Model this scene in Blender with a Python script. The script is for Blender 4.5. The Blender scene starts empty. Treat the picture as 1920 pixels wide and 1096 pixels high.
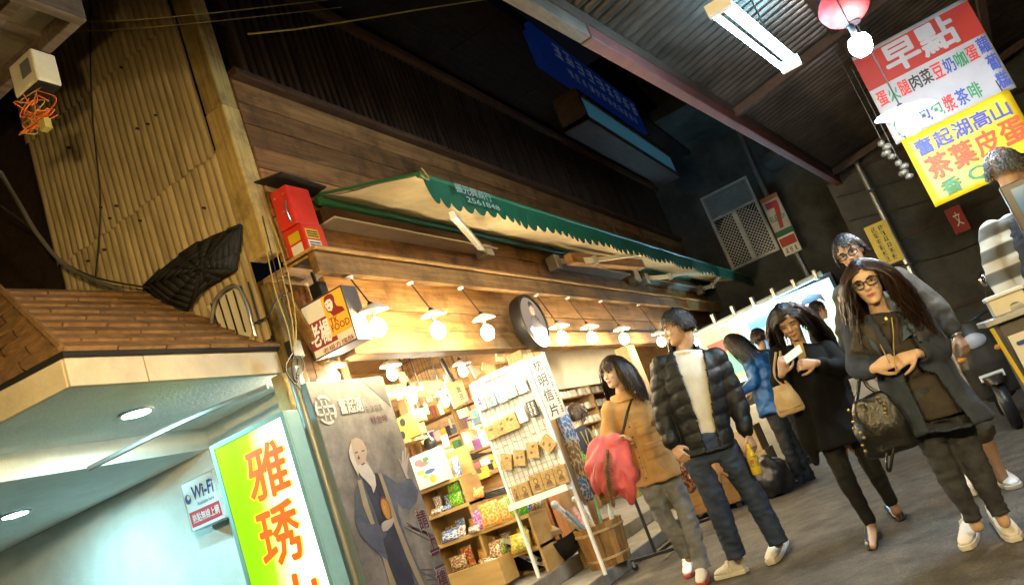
import bpy, bmesh, math, random
from mathutils import Vector as V, Matrix, noise
rnd = random.Random(7)
SC = bpy.context.scene
COL = SC.collection
# ------------------------------------------------------------------ camera
FPX, ROLL, PITCH, YAW, CAMZ = 1500.0, math.radians(-20.7), math.radians(13.0), math.radians(24.6), 1.03
FW = V((math.cos(YAW)*math.cos(PITCH), math.sin(YAW)*math.cos(PITCH), math.sin(PITCH)))
R0 = V((math.sin(YAW), -math.cos(YAW), 0)); U0 = R0.cross(FW)
RT = R0*math.cos(ROLL)+U0*math.sin(ROLL); UP = -R0*math.sin(ROLL)+U0*math.cos(ROLL)
CO = V((0, 0, CAMZ))
cam = bpy.data.cameras.new('camera'); camo = bpy.data.objects.new('camera', cam); COL.objects.link(camo)
cam.sensor_width = 36; cam.lens = FPX/1920*36; cam.clip_start = 0.05; cam.clip_end = 400
m = Matrix.Identity(4)
for i in range(3):
    m[i][0] = RT[i]; m[i][1] = UP[i]; m[i][2] = -FW[i]; m[i][3] = CO[i]
camo.matrix_world = m
SC.camera = camo
# ------------------------------------------------------------------ night sky, exposure
wd = bpy.data.worlds.new('World'); SC.world = wd; wd.use_nodes = True
nt = wd.node_tree; bg = nt.nodes['Background']
sky = nt.nodes.new('ShaderNodeTexSky'); sky.sky_type = 'NISHITA'; sky.sun_disc = False
sky.sun_elevation = math.radians(-4); sky.sun_rotation = math.radians(120)
nt.links.new(sky.outputs[0], bg.inputs[0]); bg.inputs[1].default_value = 0.05
SC.view_settings.view_transform = 'Standard'; SC.view_settings.look = 'None'
SC.view_settings.exposure = 0.7; SC.view_settings.gamma = 1
SC.cycles.use_denoising = True
SC.cycles.use_light_tree = True
SC.cycles.sample_clamp_indirect = 6
SC.cycles.max_bounces = 6; SC.cycles.diffuse_bounces = 3; SC.cycles.glossy_bounces = 3; SC.cycles.transmission_bounces = 4; SC.cycles.transparent_max_bounces = 6
SC.cycles.caustics_reflective = False; SC.cycles.caustics_refractive = False
WARM = (1.0, 0.76, 0.42); COOL = (0.62, 0.86, 1.0)

# ------------------------------------------------------------------ helpers
def ray(x, y): return FW + RT*((x-960)/FPX) - UP*((y-548)/FPX)
def at(x, y, X=None, Y=None, Z=None):
    d = ray(x, y)
    if X is not None: return CO + d*(X/d.x)
    if Y is not None: return CO + d*(Y/d.y)
    return CO + d*((Z-CAMZ)/d.z)

def nodes(name):
    mt = bpy.data.materials.new(name); mt.use_nodes = True
    n = mt.node_tree; return mt, n, n.nodes['Principled BSDF']
def N(n, t, **kw):
    o = n.nodes.new(t)
    for k, v in kw.items(): setattr(o, k, v)
    return o
def ramp(n, cols, pos=None):
    r = N(n, 'ShaderNodeValToRGB'); e = r.color_ramp.elements
    pos = pos or [i/(len(cols)-1) for i in range(len(cols))]
    while len(e) < len(cols): e.new(0.5)
    for i, c in enumerate(cols):
        e[i].position = pos[i]; e[i].color = (*c, 1)
    return r
def sh(c, k): return tuple(min(1, x*k) for x in c)
def mat(name, col, rough=0.7, var=0.25, scale=6.0, bump=0.0, bscale=60.0, stretch=(1, 1, 1), metal=0.0, spec=0.5, rand=0.0, sheen=0.0, alpha=None, dirt=0.0, emit=None, es=0.0, trans=0.0):
    mt, n, b = nodes(name)
    tc = N(n, 'ShaderNodeTexCoord'); mp = N(n, 'ShaderNodeMapping'); mp.inputs['Scale'].default_value = stretch
    n.links.new(tc.outputs['Object'], mp.inputs[0])
    oi = N(n, 'ShaderNodeObjectInfo')
    ad = N(n, 'ShaderNodeVectorMath', operation='ADD'); sc_ = N(n, 'ShaderNodeVectorMath', operation='SCALE'); sc_.inputs['Scale'].default_value = 9.0
    n.links.new(oi.outputs['Random'], sc_.inputs[0]); n.links.new(mp.outputs[0], ad.inputs[0]); n.links.new(sc_.outputs[0], ad.inputs[1])
    nz = N(n, 'ShaderNodeTexNoise'); nz.inputs['Scale'].default_value = scale; nz.inputs['Detail'].default_value = 6; nz.inputs['Roughness'].default_value = 0.65
    n.links.new(ad.outputs[0], nz.inputs['Vector'])
    r = ramp(n, [sh(col, 1-var), sh(col, 1+var)], [0.32, 0.68]); n.links.new(nz.outputs['Fac'], r.inputs[0])
    out = r.outputs[0]
    if dirt:
        n2 = N(n, 'ShaderNodeTexNoise'); n2.inputs['Scale'].default_value = scale*0.35; n2.inputs['Detail'].default_value = 8; n2.inputs['Roughness'].default_value = 0.75
        n.links.new(ad.outputs[0], n2.inputs['Vector'])
        r2 = ramp(n, [(0, 0, 0), (1, 1, 1)], [0.5, 0.72]); n.links.new(n2.outputs['Fac'], r2.inputs[0])
        mx = N(n, 'ShaderNodeMixRGB', blend_type='MIX'); ml = N(n, 'ShaderNodeMath', operation='MULTIPLY'); ml.inputs[1].default_value = dirt
        n.links.new(r2.outputs[0], ml.inputs[0]); n.links.new(ml.outputs[0], mx.inputs[0]); n.links.new(out, mx.inputs[1]); mx.inputs[2].default_value = (col[0]*0.3, col[1]*0.26, col[2]*0.22, 1)
        out = mx.outputs[0]
    if rand:
        hs = N(n, 'ShaderNodeHueSaturation'); mr = N(n, 'ShaderNodeMapRange'); mr.inputs[3].default_value = 1-rand; mr.inputs[4].default_value = 1+rand
        n.links.new(oi.outputs['Random'], mr.inputs[0]); n.links.new(mr.outputs[0], hs.inputs['Value']); n.links.new(out, hs.inputs['Color']); out = hs.outputs[0]
    n.links.new(out, b.inputs['Base Color'])
    b.inputs['Roughness'].default_value = rough; b.inputs['Metallic'].default_value = metal; b.inputs['Specular IOR Level'].default_value = spec
    if sheen: b.inputs['Sheen Weight'].default_value = sheen
    if trans: b.inputs['Transmission Weight'].default_value = trans
    if bump:
        bn = N(n, 'ShaderNodeTexNoise'); bn.inputs['Scale'].default_value = bscale; bn.inputs['Detail'].default_value = 5
        n.links.new(ad.outputs[0], bn.inputs['Vector'])
        bp = N(n, 'ShaderNodeBump'); bp.inputs['Strength'].default_value = bump; bp.inputs['Distance'].default_value = 0.01
        n.links.new(bn.outputs['Fac'], bp.inputs['Height']); n.links.new(bp.outputs[0], b.inputs['Normal'])
    if emit:
        b.inputs['Emission Color'].default_value = (*emit, 1); b.inputs['Emission Strength'].default_value = es
    return mt
def flat(name, col, rough=0.55, emit=0.0, metal=0.0):
    return mat(name, col, rough, var=0.08, scale=14, emit=col if emit else None, es=emit, metal=metal)
def emis(name, col, s):
    mt, n, b = nodes(name); b.inputs['Base Color'].default_value = (*col, 1)
    b.inputs['Emission Color'].default_value = (*col, 1); b.inputs['Emission Strength'].default_value = s
    return mt
def wood(name, c1, c2, axis=0, rough=0.65, dark=0.5, sc=1.0):
    """timber: stretched grain along an axis, knots and stains, a shade per board"""
    mt, n, b = nodes(name)
    tc = N(n, 'ShaderNodeTexCoord'); mp = N(n, 'ShaderNodeMapping')
    s = [16*sc, 16*sc, 16*sc]; s[axis] = 0.9*sc; mp.inputs['Scale'].default_value = s
    oi = N(n, 'ShaderNodeObjectInfo'); sc_ = N(n, 'ShaderNodeVectorMath', operation='SCALE'); sc_.inputs['Scale'].default_value = 37.0
    ad = N(n, 'ShaderNodeVectorMath', operation='ADD')
    n.links.new(oi.outputs['Random'], sc_.inputs[0]); n.links.new(tc.outputs['Object'], ad.inputs[0]); n.links.new(sc_.outputs[0], ad.inputs[1])
    n.links.new(ad.outputs[0], mp.inputs[0])
    nz = N(n, 'ShaderNodeTexNoise'); nz.inputs['Scale'].default_value = 1.6; nz.inputs['Detail'].default_value = 8; nz.inputs['Roughness'].default_value = 0.7; nz.inputs['Distortion'].default_value = 0.6
    n.links.new(mp.outputs[0], nz.inputs['Vector'])
    r = ramp(n, [sh(c1, 0.55), c1, c2], [0.3, 0.48, 0.72]); n.links.new(nz.outputs['Fac'], r.inputs[0])
    n2 = N(n, 'ShaderNodeTexNoise'); n2.inputs['Scale'].default_value = 2.6; n2.inputs['Detail'].default_value = 7; n2.inputs['Roughness'].default_value = 0.7
    n.links.new(ad.outputs[0], n2.inputs['Vector'])
    r2 = ramp(n, [(1, 1, 1), (1-dark, 1-dark, 1-dark)], [0.48, 0.7]); n.links.new(n2.outputs['Fac'], r2.inputs[0])
    mx = N(n, 'ShaderNodeMixRGB', blend_type='MULTIPLY'); mx.inputs[0].default_value = 1
    n.links.new(r.outputs[0], mx.inputs[1]); n.links.new(r2.outputs[0], mx.inputs[2])
    hs = N(n, 'ShaderNodeHueSaturation'); mr = N(n, 'ShaderNodeMapRange'); mr.inputs[3].default_value = 0.55; mr.inputs[4].default_value = 1.25
    n.links.new(oi.outputs['Random'], mr.inputs[0]); n.links.new(mr.outputs[0], hs.inputs['Value']); n.links.new(mx.outputs[0], hs.inputs['Color'])
    n.links.new(hs.outputs[0], b.inputs['Base Color']); b.inputs['Roughness'].default_value = rough; b.inputs['Specular IOR Level'].default_value = 0.3
    bp = N(n, 'ShaderNodeBump'); bp.inputs['Strength'].default_value = 0.5; bp.inputs['Distance'].default_value = 0.006
    n.links.new(nz.outputs['Fac'], bp.inputs['Height']); n.links.new(bp.outputs[0], b.inputs['Normal'])
    return mt

class MB:
    """collects shapes in world coordinates and links them as ONE mesh object"""
    def __init__(s): s.v = []; s.f = []; s.mi = []; s.cur = 0
    def add(s, vs, fs):
        k = len(s.v); s.v += [V(p) for p in vs]
        for f in fs: s.f.append([k+i for i in f]); s.mi.append(s.cur)
        return s
    def box(s, a, b):
        x0, y0, z0 = [min(a[i], b[i]) for i in range(3)]; x1, y1, z1 = [max(a[i], b[i]) for i in range(3)]
        return s.add([(x0, y0, z0), (x1, y0, z0), (x1, y1, z0), (x0, y1, z0), (x0, y0, z1), (x1, y0, z1), (x1, y1, z1), (x0, y1, z1)],
                     [(0, 3, 2, 1), (4, 5, 6, 7), (0, 1, 5, 4), (1, 2, 6, 5), (2, 3, 7, 6), (3, 0, 4, 7)])
    def obox(s, c, ax, ay, az):
        c, ax, ay, az = V(c), V(ax), V(ay), V(az)
        if ax.cross(ay).dot(az) < 0: ax = -ax
        vs = [c+ax*i+ay*j+az*k for k in (-1, 1) for j in (-1, 1) for i in (-1, 1)]
        return s.add(vs, [(0, 2, 3, 1), (4, 5, 7, 6), (0, 1, 5, 4), (1, 3, 7, 5), (3, 2, 6, 7), (2, 0, 4, 6)])
    def beam(s, a, b, w, h, up=(0, 0, 1)):
        a, b = V(a), V(b); d = (b-a); u = V(up); x = d.normalized(); y = u.cross(x)
        if y.length < 1e-4: y = V((1, 0, 0)).cross(x)
        y.normalize(); z = x.cross(y)
        return s.obox((a+b)/2, d/2, y*w/2, z*h/2)
    def tube(s, pts, r, n=8, cap=True):
        pts = [V(p) for p in pts]; k = len(s.v); L = len(pts); rr = r if isinstance(r, (list, tuple)) else [r]*L
        t0 = (pts[1]-pts[0]).normalized(); u = t0.orthogonal().normalized()
        for i, p in enumerate(pts):
            t = (pts[min(i+1, L-1)]-pts[max(i-1, 0)])
            t = t.normalized() if t.length > 1e-9 else t0
            u = (u - t*u.dot(t)); u = u.normalized() if u.length > 1e-6 else t.orthogonal().normalized()
            w = t.cross(u)
            for j in range(n):
                a = 2*math.pi*j/n; s.v.append(p+(u*math.cos(a)+w*math.sin(a))*rr[i])
        for i in range(L-1):
            for j in range(n):
                j2 = (j+1) % n; s.f.append([k+i*n+j, k+i*n+j2, k+(i+1)*n+j2, k+(i+1)*n+j]); s.mi.append(s.cur)
        if cap:
            s.f.append([k+j for j in range(n)][::-1]); s.mi.append(s.cur)
            s.f.append([k+(L-1)*n+j for j in range(n)]); s.mi.append(s.cur)
        return s
    def lathe(s, prof, o, ax=(0, 0, 1), n=20):
        o = V(o); ax = V(ax).normalized(); u = ax.orthogonal().normalized(); w = ax.cross(u); k = len(s.v); L = len(prof)
        for r, h in prof:
            for j in range(n):
                a = 2*math.pi*j/n; s.v.append(o+ax*h+(u*math.cos(a)+w*math.sin(a))*max(r, 1e-4))
        for i in range(L-1):
            for j in range(n):
                j2 = (j+1) % n; s.f.append([k+i*n+j, k+i*n+j2, k+(i+1)*n+j2, k+(i+1)*n+j]); s.mi.append(s.cur)
        if prof[0][0] > 1e-3: s.f.append([k+j for j in range(n)][::-1]); s.mi.append(s.cur)
        if prof[-1][0] > 1e-3: s.f.append([k+(L-1)*n+j for j in range(n)]); s.mi.append(s.cur)
        return s
    def ell(s, c, ax, ay, az, n=12, m=8):
        c, ax, ay, az = V(c), V(ax), V(ay), V(az); k = len(s.v)
        if ax.cross(ay).dot(az) < 0: ax = -ax
        for i in range(m+1):
            t = math.pi*i/m - math.pi/2
            for j in range(n):
                a = 2*math.pi*j/n; s.v.append(c+ax*math.cos(t)*math.cos(a)+ay*math.cos(t)*math.sin(a)+az*math.sin(t))
        for i in range(m):
            for j in range(n):
                j2 = (j+1) % n; s.f.append([k+i*n+j, k+i*n+j2, k+(i+1)*n+j2, k+(i+1)*n+j]); s.mi.append(s.cur)
        return s
    def slab(s, poly, off):
        """planar polygon (world points) thickened by the vector off"""
        poly = [V(p) for p in poly]; off = V(off); n = len(poly)
        nr = V((0, 0, 0))
        for i in range(n): nr += poly[i].cross(poly[(i+1) % n])
        if nr.dot(off) > 0: poly = poly[::-1]
        return s.add(poly+[p+off for p in poly], [list(range(n)), list(range(2*n-1, n-1, -1))]+[(i, n+i, n+(i+1) % n, (i+1) % n) for i in range(n)])
    def grid(s, fn, nu, nv, flip=False):
        k = len(s.v)
        for i in range(nu+1):
            for j in range(nv+1): s.v.append(V(fn(i/nu, j/nv)))
        for i in range(nu):
            for j in range(nv):
                q = [k+i*(nv+1)+j, k+(i+1)*(nv+1)+j, k+(i+1)*(nv+1)+j+1, k+i*(nv+1)+j+1]
                s.f.append(q[::-1] if flip else q); s.mi.append(s.cur)
        return s
    def loft(s, rings, n=16):
        """rings of (centre, half-axis a, half-axis b); closed with caps"""
        k = len(s.v); L = len(rings)
        for c, a, b in rings:
            c, a, b = V(c), V(a), V(b)
            for j in range(n):
                t = 2*math.pi*j/n; s.v.append(c+a*math.cos(t)+b*math.sin(t))
        for i in range(L-1):
            for j in range(n):
                j2 = (j+1) % n; s.f.append([k+i*n+j, k+i*n+j2, k+(i+1)*n+j2, k+(i+1)*n+j]); s.mi.append(s.cur)
        s.f.append([k+j for j in range(n)][::-1]); s.mi.append(s.cur)
        s.f.append([k+(L-1)*n+j for j in range(n)]); s.mi.append(s.cur)
        return s
    def build(s, name, mt, parent=None, smooth=False, bevel=0, org=None, fix=True):
        me = bpy.data.meshes.new(name)
        o = bpy.data.objects.new(name, me); COL.objects.link(o)
        if parent is not None: base = WLOC[parent.name]; o.parent = parent; WLOC[o.name] = base
        else:
            if org is None:
                n = len(s.v); org = V((sum(p.x for p in s.v)/n, sum(p.y for p in s.v)/n, min(p.z for p in s.v)))
            base = V(org); o.location = base; WLOC[o.name] = base
        me.from_pydata([p-base for p in s.v], [], s.f)
        for mm in (mt if isinstance(mt, (list, tuple)) else [mt]): me.materials.append(mm)
        if any(s.mi): me.polygons.foreach_set('material_index', s.mi)
        if fix:
            bm = bmesh.new(); bm.from_mesh(me); bmesh.ops.recalc_face_normals(bm, faces=bm.faces); bm.to_mesh(me); bm.free()
        if smooth:
            me.polygons.foreach_set('use_smooth', [True]*len(me.polygons))
            try: me.set_sharp_from_angle(angle=math.radians(smooth if smooth is not True else 45))
            except Exception: pass
        if bevel:
            md = o.modifiers.new('bevel', 'BEVEL'); md.width = bevel; md.segments = 2; md.limit_method = 'ANGLE'
        return o
WLOC = {}
ORD = ['first', 'second', 'third', 'fourth', 'fifth', 'sixth', 'seventh', 'eighth', 'ninth', 'tenth', 'eleventh', 'twelfth', 'thirteenth', 'fourteenth', 'fifteenth', 'sixteenth', 'seventeenth', 'eighteenth', 'nineteenth', 'twentieth']
def tag(o, label=None, cat=None, group=None, kind=None):
    if label: o['label'] = label
    if cat: o['category'] = cat
    if group: o['group'] = group
    if kind: o['kind'] = kind
    return o
def thing(name, label, cat, loc, group=None):
    o = bpy.data.objects.new(name, None); COL.objects.link(o); o.location = loc; o.empty_display_size = 0.1
    WLOC[o.name] = V(loc); return tag(o, label, cat, group)
def copy_tree(o, off, parent=None):
    c = o.copy(); COL.objects.link(c); WLOC[c.name] = WLOC[o.name]+V(off)
    if parent is None: c.location = o.location+V(off)
    else: c.parent = parent
    for ch in list(o.children): copy_tree(ch, off, c)
    return c
TXT = {}
def glyphs(body, bold):
    key = (body, bold)
    if key not in TXT:
        c = bpy.data.curves.new('t', 'FONT'); c.body = body; c.size = 1; c.resolution_u = 2; c.offset = bold; c.space_line = 0.92
        if '\n' in body: c.align_x = 'CENTER'
        o = bpy.data.objects.new('t', c); COL.objects.link(o)
        me = bpy.data.meshes.new_from_object(o.evaluated_get(bpy.context.evaluated_depsgraph_get()))
        vs = [v.co.copy() for v in me.vertices]; fs = [list(p.vertices) for p in me.polygons]
        bpy.data.objects.remove(o); bpy.data.curves.remove(c); bpy.data.meshes.remove(me)
        x0 = min(v.x for v in vs); x1 = max(v.x for v in vs); y0 = min(v.y for v in vs); y1 = max(v.y for v in vs)
        TXT[key] = ([((v.x-x0)/(x1-x0), (y1-v.y)/(y1-y0)) for v in vs], fs)
    return TXT[key]
class Face:
    """a flat face in the scene: p(u,v) with u to the right, v downwards, h proud of it"""
    def __init__(s, tl, tr, bl):
        s.o = V(tl); s.r = V(tr)-s.o; s.d = V(bl)-s.o; s.n = s.d.cross(s.r).normalized()
        if s.n.dot(CO-s.o) < 0: s.n = -s.n
    def p(s, u, v, h=0): return s.o+s.r*u+s.d*v+s.n*h
    def text(s, body, u0, v0, u1, v1, mt, parent, h=0.004, bold=0.012, name='lettering', skew=0):
        uv, fs = glyphs(body, 0.004); mb = MB(); cnt = max(len(l) for l in body.split('\n')); rows = body.count('\n')+1
        bu, bv = bold/cnt*0.9, bold/rows*0.9
        for k, (du, dv) in enumerate(((0, 0), (bu, 0), (-bu, 0), (0, bv), (0, -bv), (bu*.7, bv*.7), (-bu*.7, -bv*.7)) if bold > 0.013 else ((0, 0), (bu, bv*0.4))):
            mb.add([s.p(u0+(u1-u0)*(a+du)+skew*(1-b), v0+(v1-v0)*(b+dv), h+k*0.00015) for a, b in uv], fs)
        return mb.build(name, mt, parent, fix=False)
    def marks(s, u0, v0, u1, v1, nu, nv, mt, parent, h=0.004, name='print_marks'):
        """writing too small or blurred to read: stroke clusters in a grid"""
        r = random.Random(int(abs(s.o.x*91+s.o.y*57+s.o.z*13+u0*7)*10)); mb = MB(); cu, cv = (u1-u0)/nu, (v1-v0)/nv
        for i in range(nu):
            for j in range(nv):
                a, b = u0+cu*(i+0.12), v0+cv*(j+0.12); w, hh = cu*0.76, cv*0.76; q = []
                for k in range(3): y = b+hh*(k+0.3*r.random())/2.4; q.append((a+w*0.25*r.random(), y, a+w*(0.75+0.25*r.random()), y+hh*0.13))
                for k in range(2): x = a+w*(0.1+0.75*r.random()); q.append((x, b+hh*0.3*r.random(), x+w*0.13, b+hh*(0.7+0.3*r.random())))
                for m, (x0, y0, x1, y1) in enumerate(q): mb.add([s.p(x0, y0, h+m*0.0002), s.p(x1, y0, h+m*0.0002), s.p(x1, y1, h+m*0.0002), s.p(x0, y1, h+m*0.0002)], [(0, 1, 2, 3)])
        o = mb.build(name, mt, parent, fix=False); o['kind'] = 'stuff'; return o
    def poly(s, pts, mt, parent, h=0.003, name='print', t=0.0008):
        mb = MB(); mb.slab([s.p(u, v, h) for u, v in pts], s.n*t); return mb.build(name, mt, parent)
    def rect(s, u0, v0, u1, v1, mt, parent, h=0.003, name='print'): return s.poly([(u0, v0), (u1, v0), (u1, v1), (u0, v1)], mt, parent, h, name)
    def disc(s, u, v, ru, rv, mt, parent, h=0.003, name='print', n=20, t=0.0008): return s.poly([(u+ru*math.cos(2*math.pi*i/n), v+rv*math.sin(2*math.pi*i/n)) for i in range(n)], mt, parent, h, name, t)
def curve(pts, n=6):
    """Catmull-Rom through points"""
    P = [V(p) for p in pts]; P = [P[0]*2-P[1]]+P+[P[-1]*2-P[-2]]; out = []
    for i in range(1, len(P)-2):
        for k in range(n):
            t = k/n; a, b, c, d = P[i-1], P[i], P[i+1], P[i+2]
            out.append(0.5*((2*b)+(c-a)*t+(2*a-5*b+4*c-d)*t*t+(3*b-a-3*c+d)*t*t*t))
    out.append(P[-2]); return out
def wire(name, label, pts, r, mt, sag=None, parent=None, group=None):
    o = MB().tube(curve(pts), r, 6).build(name, mt, parent, smooth=True)
    if parent is None: tag(o, label, 'cable', group)
    return o

# ------------------------------------------------------------------ materials
M = {}
M['asphalt'] = mat('asphalt', (0.085, 0.070, 0.054), 0.72, 0.55, 5.0, 0.9, 130, dirt=0.75)
def asphalt():
    mt = M['asphalt']; n = mt.node_tree; b = n.nodes['Principled BSDF']; lk = b.inputs['Base Color'].links[0]; src = lk.from_socket
    tc = N(n, 'ShaderNodeTexCoord'); wz = N(n, 'ShaderNodeTexNoise'); wz.inputs['Scale'].default_value = 2.2; wz.inputs['Detail'].default_value = 5
    ad = N(n, 'ShaderNodeVectorMath', operation='MULTIPLY_ADD'); ad.inputs[1].default_value = (0.5, 0.5, 0.5); n.links.new(tc.outputs['Object'], wz.inputs['Vector']); n.links.new(wz.outputs['Color'], ad.inputs[0]); n.links.new(tc.outputs['Object'], ad.inputs[2])
    v = N(n, 'ShaderNodeTexVoronoi'); v.feature = 'DISTANCE_TO_EDGE'; v.inputs['Scale'].default_value = 0.75; n.links.new(ad.outputs[0], v.inputs['Vector'])
    r = ramp(n, [(0.5, 0.5, 0.5), (1, 1, 1)], [0.001, 0.006]); n.links.new(v.outputs['Distance'], r.inputs[0])
    v2 = N(n, 'ShaderNodeTexVoronoi'); v2.inputs['Scale'].default_value = 55; n.links.new(tc.outputs['Object'], v2.inputs['Vector']); r2 = ramp(n, [(1.5, 1.45, 1.35), (0.75, 0.75, 0.75)], [0.1, 0.5]); n.links.new(v2.outputs['Distance'], r2.inputs[0])
    m1 = N(n, 'ShaderNodeMixRGB', blend_type='MULTIPLY'); m1.inputs[0].default_value = 1; m2 = N(n, 'ShaderNodeMixRGB', blend_type='MULTIPLY'); m2.inputs[0].default_value = 0.8
    n.links.new(src, m1.inputs[1]); n.links.new(r.outputs[0], m1.inputs[2]); n.links.new(m1.outputs[0], m2.inputs[1]); n.links.new(r2.outputs[0], m2.inputs[2]); n.links.new(m2.outputs[0], b.inputs['Base Color'])
asphalt()
M['concrete'] = mat('concrete', (0.22, 0.20, 0.17), 0.8, 0.3, 5, 0.35, 60, dirt=0.5)
M['plank'] = wood('plank_brown', (0.27, 0.125, 0.042), (0.42, 0.22, 0.08), 0, dark=0.75, sc=0.8)
M['plank_dark'] = wood('plank_dark', (0.10, 0.045, 0.02), (0.17, 0.08, 0.035), 0)
M['pine'] = wood('pine_x', (0.42, 0.23, 0.075), (0.58, 0.35, 0.13), 0, dark=0.5)
M['lampboard'] = wood('lamp_board', (0.25, 0.13, 0.045), (0.40, 0.23, 0.085), 0, dark=0.65, sc=0.8)
M['pine_z'] = wood('pine_z', (0.44, 0.27, 0.12), (0.58, 0.38, 0.19), 2, dark=0.4)
M['pine_y'] = wood('pine_y', (0.42, 0.25, 0.11), (0.56, 0.37, 0.18), 1, dark=0.4)
M['oldpost'] = wood('weathered_post', (0.38, 0.26, 0.09), (0.54, 0.39, 0.15), 2, dark=0.75)
M['slat'] = wood('slat_dark', (0.038, 0.022, 0.014), (0.07, 0.04, 0.024), 2)
M['darkwood'] = wood('dark_timber', (0.05, 0.03, 0.02), (0.09, 0.05, 0.035), 0)
M['corr'] = mat('corrugated_wall', (0.42, 0.32, 0.165), 0.55, 0.3, 3, 0.15, 40, stretch=(1, 6, 0.8), dirt=0.6)
M['roofcorr'] = mat('corrugated_roof', (0.075, 0.06, 0.047), 0.30, 0.45, 4, 0.1, 30, metal=0.5, dirt=0.6)
M['redbeam'] = mat('red_beam', (0.085, 0.018, 0.013), 0.6, 0.4, 6, 0.3, 40, dirt=0.6)
M['greybeam'] = wood('grey_beam', (0.14, 0.10, 0.07), (0.22, 0.16, 0.11), 0)
M['plaster'] = mat('plaster_pale', (0.74, 0.77, 0.74), 0.85, 0.08, 4, 0.5, 45)
M['fascia'] = mat('fascia_cream', (0.62, 0.54, 0.40), 0.75, 0.10, 5, 0.2, 50, dirt=0.35)
M['shingle'] = mat('shingle', (0.25, 0.13, 0.046), 0.9, 0.4, 12, 0.8, 120, rand=0.10, dirt=0.4)
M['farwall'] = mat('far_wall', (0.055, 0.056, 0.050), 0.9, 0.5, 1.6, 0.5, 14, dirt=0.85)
M['black'] = mat('black_metal', (0.012, 0.012, 0.013), 0.45, 0.3)
M['blackplastic'] = mat('black_plastic', (0.015, 0.015, 0.016), 0.35, 0.3)
M['tarp'] = mat('black_tarp', (0.008, 0.008, 0.008), 0.8, 0.3, bump=0.3, bscale=20)
M['steel'] = mat('steel', (0.45, 0.45, 0.44), 0.35, 0.15, metal=0.8)
M['alu'] = mat('aluminium', (0.62, 0.60, 0.55), 0.4, 0.1, metal=0.35)
M['white'] = mat('white_enamel', (0.75, 0.74, 0.70), 0.35, 0.06)
M['cream'] = mat('cream_plastic', (0.70, 0.64, 0.48), 0.5, 0.08)
M['green'] = mat('green_canvas', (0.003, 0.075, 0.032), 0.6, 0.25, 5, 0.2, 80)
M['canvas'] = mat('cream_canvas', (0.74, 0.62, 0.40), 0.8, 0.15, 3, 0.3, 20, dirt=0.3)
M['greentube'] = mat('green_tube', (0.03, 0.14, 0.06), 0.4, 0.1)
M['redbox'] = mat('red_box', (0.62, 0.035, 0.02), 0.35, 0.12, dirt=0.2)
M['bulb'] = emis('lamp_bulb', (1.0, 0.79, 0.43), 280)
M['bulbin'] = emis('lamp_bulb_shop', (1.0, 0.88, 0.64), 420)
M['bulbs'] = emis('unseen_stall_bulb', (1.0, 0.75, 0.36), 2300)
M['bulbe'] = emis('unseen_edge_bulb', (1.0, 0.71, 0.29), 3700)
M['bulbw'] = emis('lamp_bulb_white', (0.92, 0.95, 1.0), 300)
M['tubew'] = emis('fluorescent_tube', (0.32, 0.72, 1.0), 95)
M['down'] = emis('downlight_glow', (0.42, 0.92, 1.0), 420)
M['ink'] = flat('ink_black', (0.02, 0.02, 0.02))
M['inkred'] = flat('ink_red', (0.50, 0.03, 0.02))
M['inkblue'] = flat('ink_blue', (0.03, 0.06, 0.30))
M['inkgreen'] = flat('ink_green', (0.02, 0.20, 0.08))
M['paper'] = mat('paper', (0.72, 0.70, 0.62), 0.7, 0.06)
M['yellowvinyl'] = mat('yellow_vinyl', (0.62, 0.43, 0.012), 0.45, 0.08)
M['whitevinyl'] = mat('white_vinyl', (0.33, 0.34, 0.38), 0.45, 0.06)
M['redvinyl'] = mat('red_vinyl', (0.30, 0.02, 0.016), 0.45, 0.08)
M['card'] = mat('cardboard', (0.42, 0.30, 0.17), 0.8, 0.1, 4)
M['cablek'] = mat('cable_black', (0.02, 0.018, 0.015), 0.6, 0.2)
M['cabley'] = mat('cable_yellowed', (0.38, 0.30, 0.08), 0.6, 0.2)
M['cableo'] = mat('cable_orange', (0.75, 0.16, 0.02), 0.5, 0.1)
def glass():
    mt, n, b = nodes('clear_glass'); b.inputs['Base Color'].default_value = (0.9, 0.95, 0.95, 1); b.inputs['Roughness'].default_value = 0.05
    b.inputs['Transmission Weight'].default_value = 1; b.inputs['IOR'].default_value = 1.3; return mt
M['glass'] = glass()
# ================================================================== SETTING
g = MB(); n_ = 40
g.grid(lambda u, v: (-60+120*u, -60+120*v, 0), 2, 2)
tag(g.build('ground', M['asphalt'], org=(0, 0, 0)), kind='structure')
# concrete steps up into the shop
SX0, SX1, SY = 4.3, 16.0, 3.4
o = MB().box((SX0, 3.1, 0), (SX1, 6.2, 0.12)).box((SX0, 3.58, 0.12), (SX1, 6.2, 0.26)).build('shop_steps', M['concrete'], bevel=0.012); tag(o, kind='structure')

# ------------------------------------------------------------------ the timber shop house
shop = thing('timber_shop_house', 'two storey timber shop house with brown plank wall and lit open shopfront', 'building', (10, 4.4, 0))
def plank(x0, x1, z0, z1, y0, y1, mt, name='plank', parent=shop):
    return MB().box((x0, y0, z0+0.006), (x1-0.006, y1, z1-0.005)).build(name, mt, parent, bevel=0.004)
zz = [3.33, 3.52, 3.72, 3.90, 4.09, 4.27, 4.46]
for i in range(len(zz)-1):
    xs = [4.14, 6.6+(i*1.7) % 3, 10.2+(i*2.3) % 2.5, 16.0]
    for a, b in zip(xs, xs[1:]): plank(a, b, zz[i], zz[i+1], SY+rnd.uniform(-0.016, 0.008), SY+0.05, M['plank'])
for a, b in ((4.14, 8.3), (8.3, 12.4), (12.4, 16.0)): plank(a, b, 3.0, 3.33, SY-0.02, SY+0.05, M['plank'])
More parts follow.
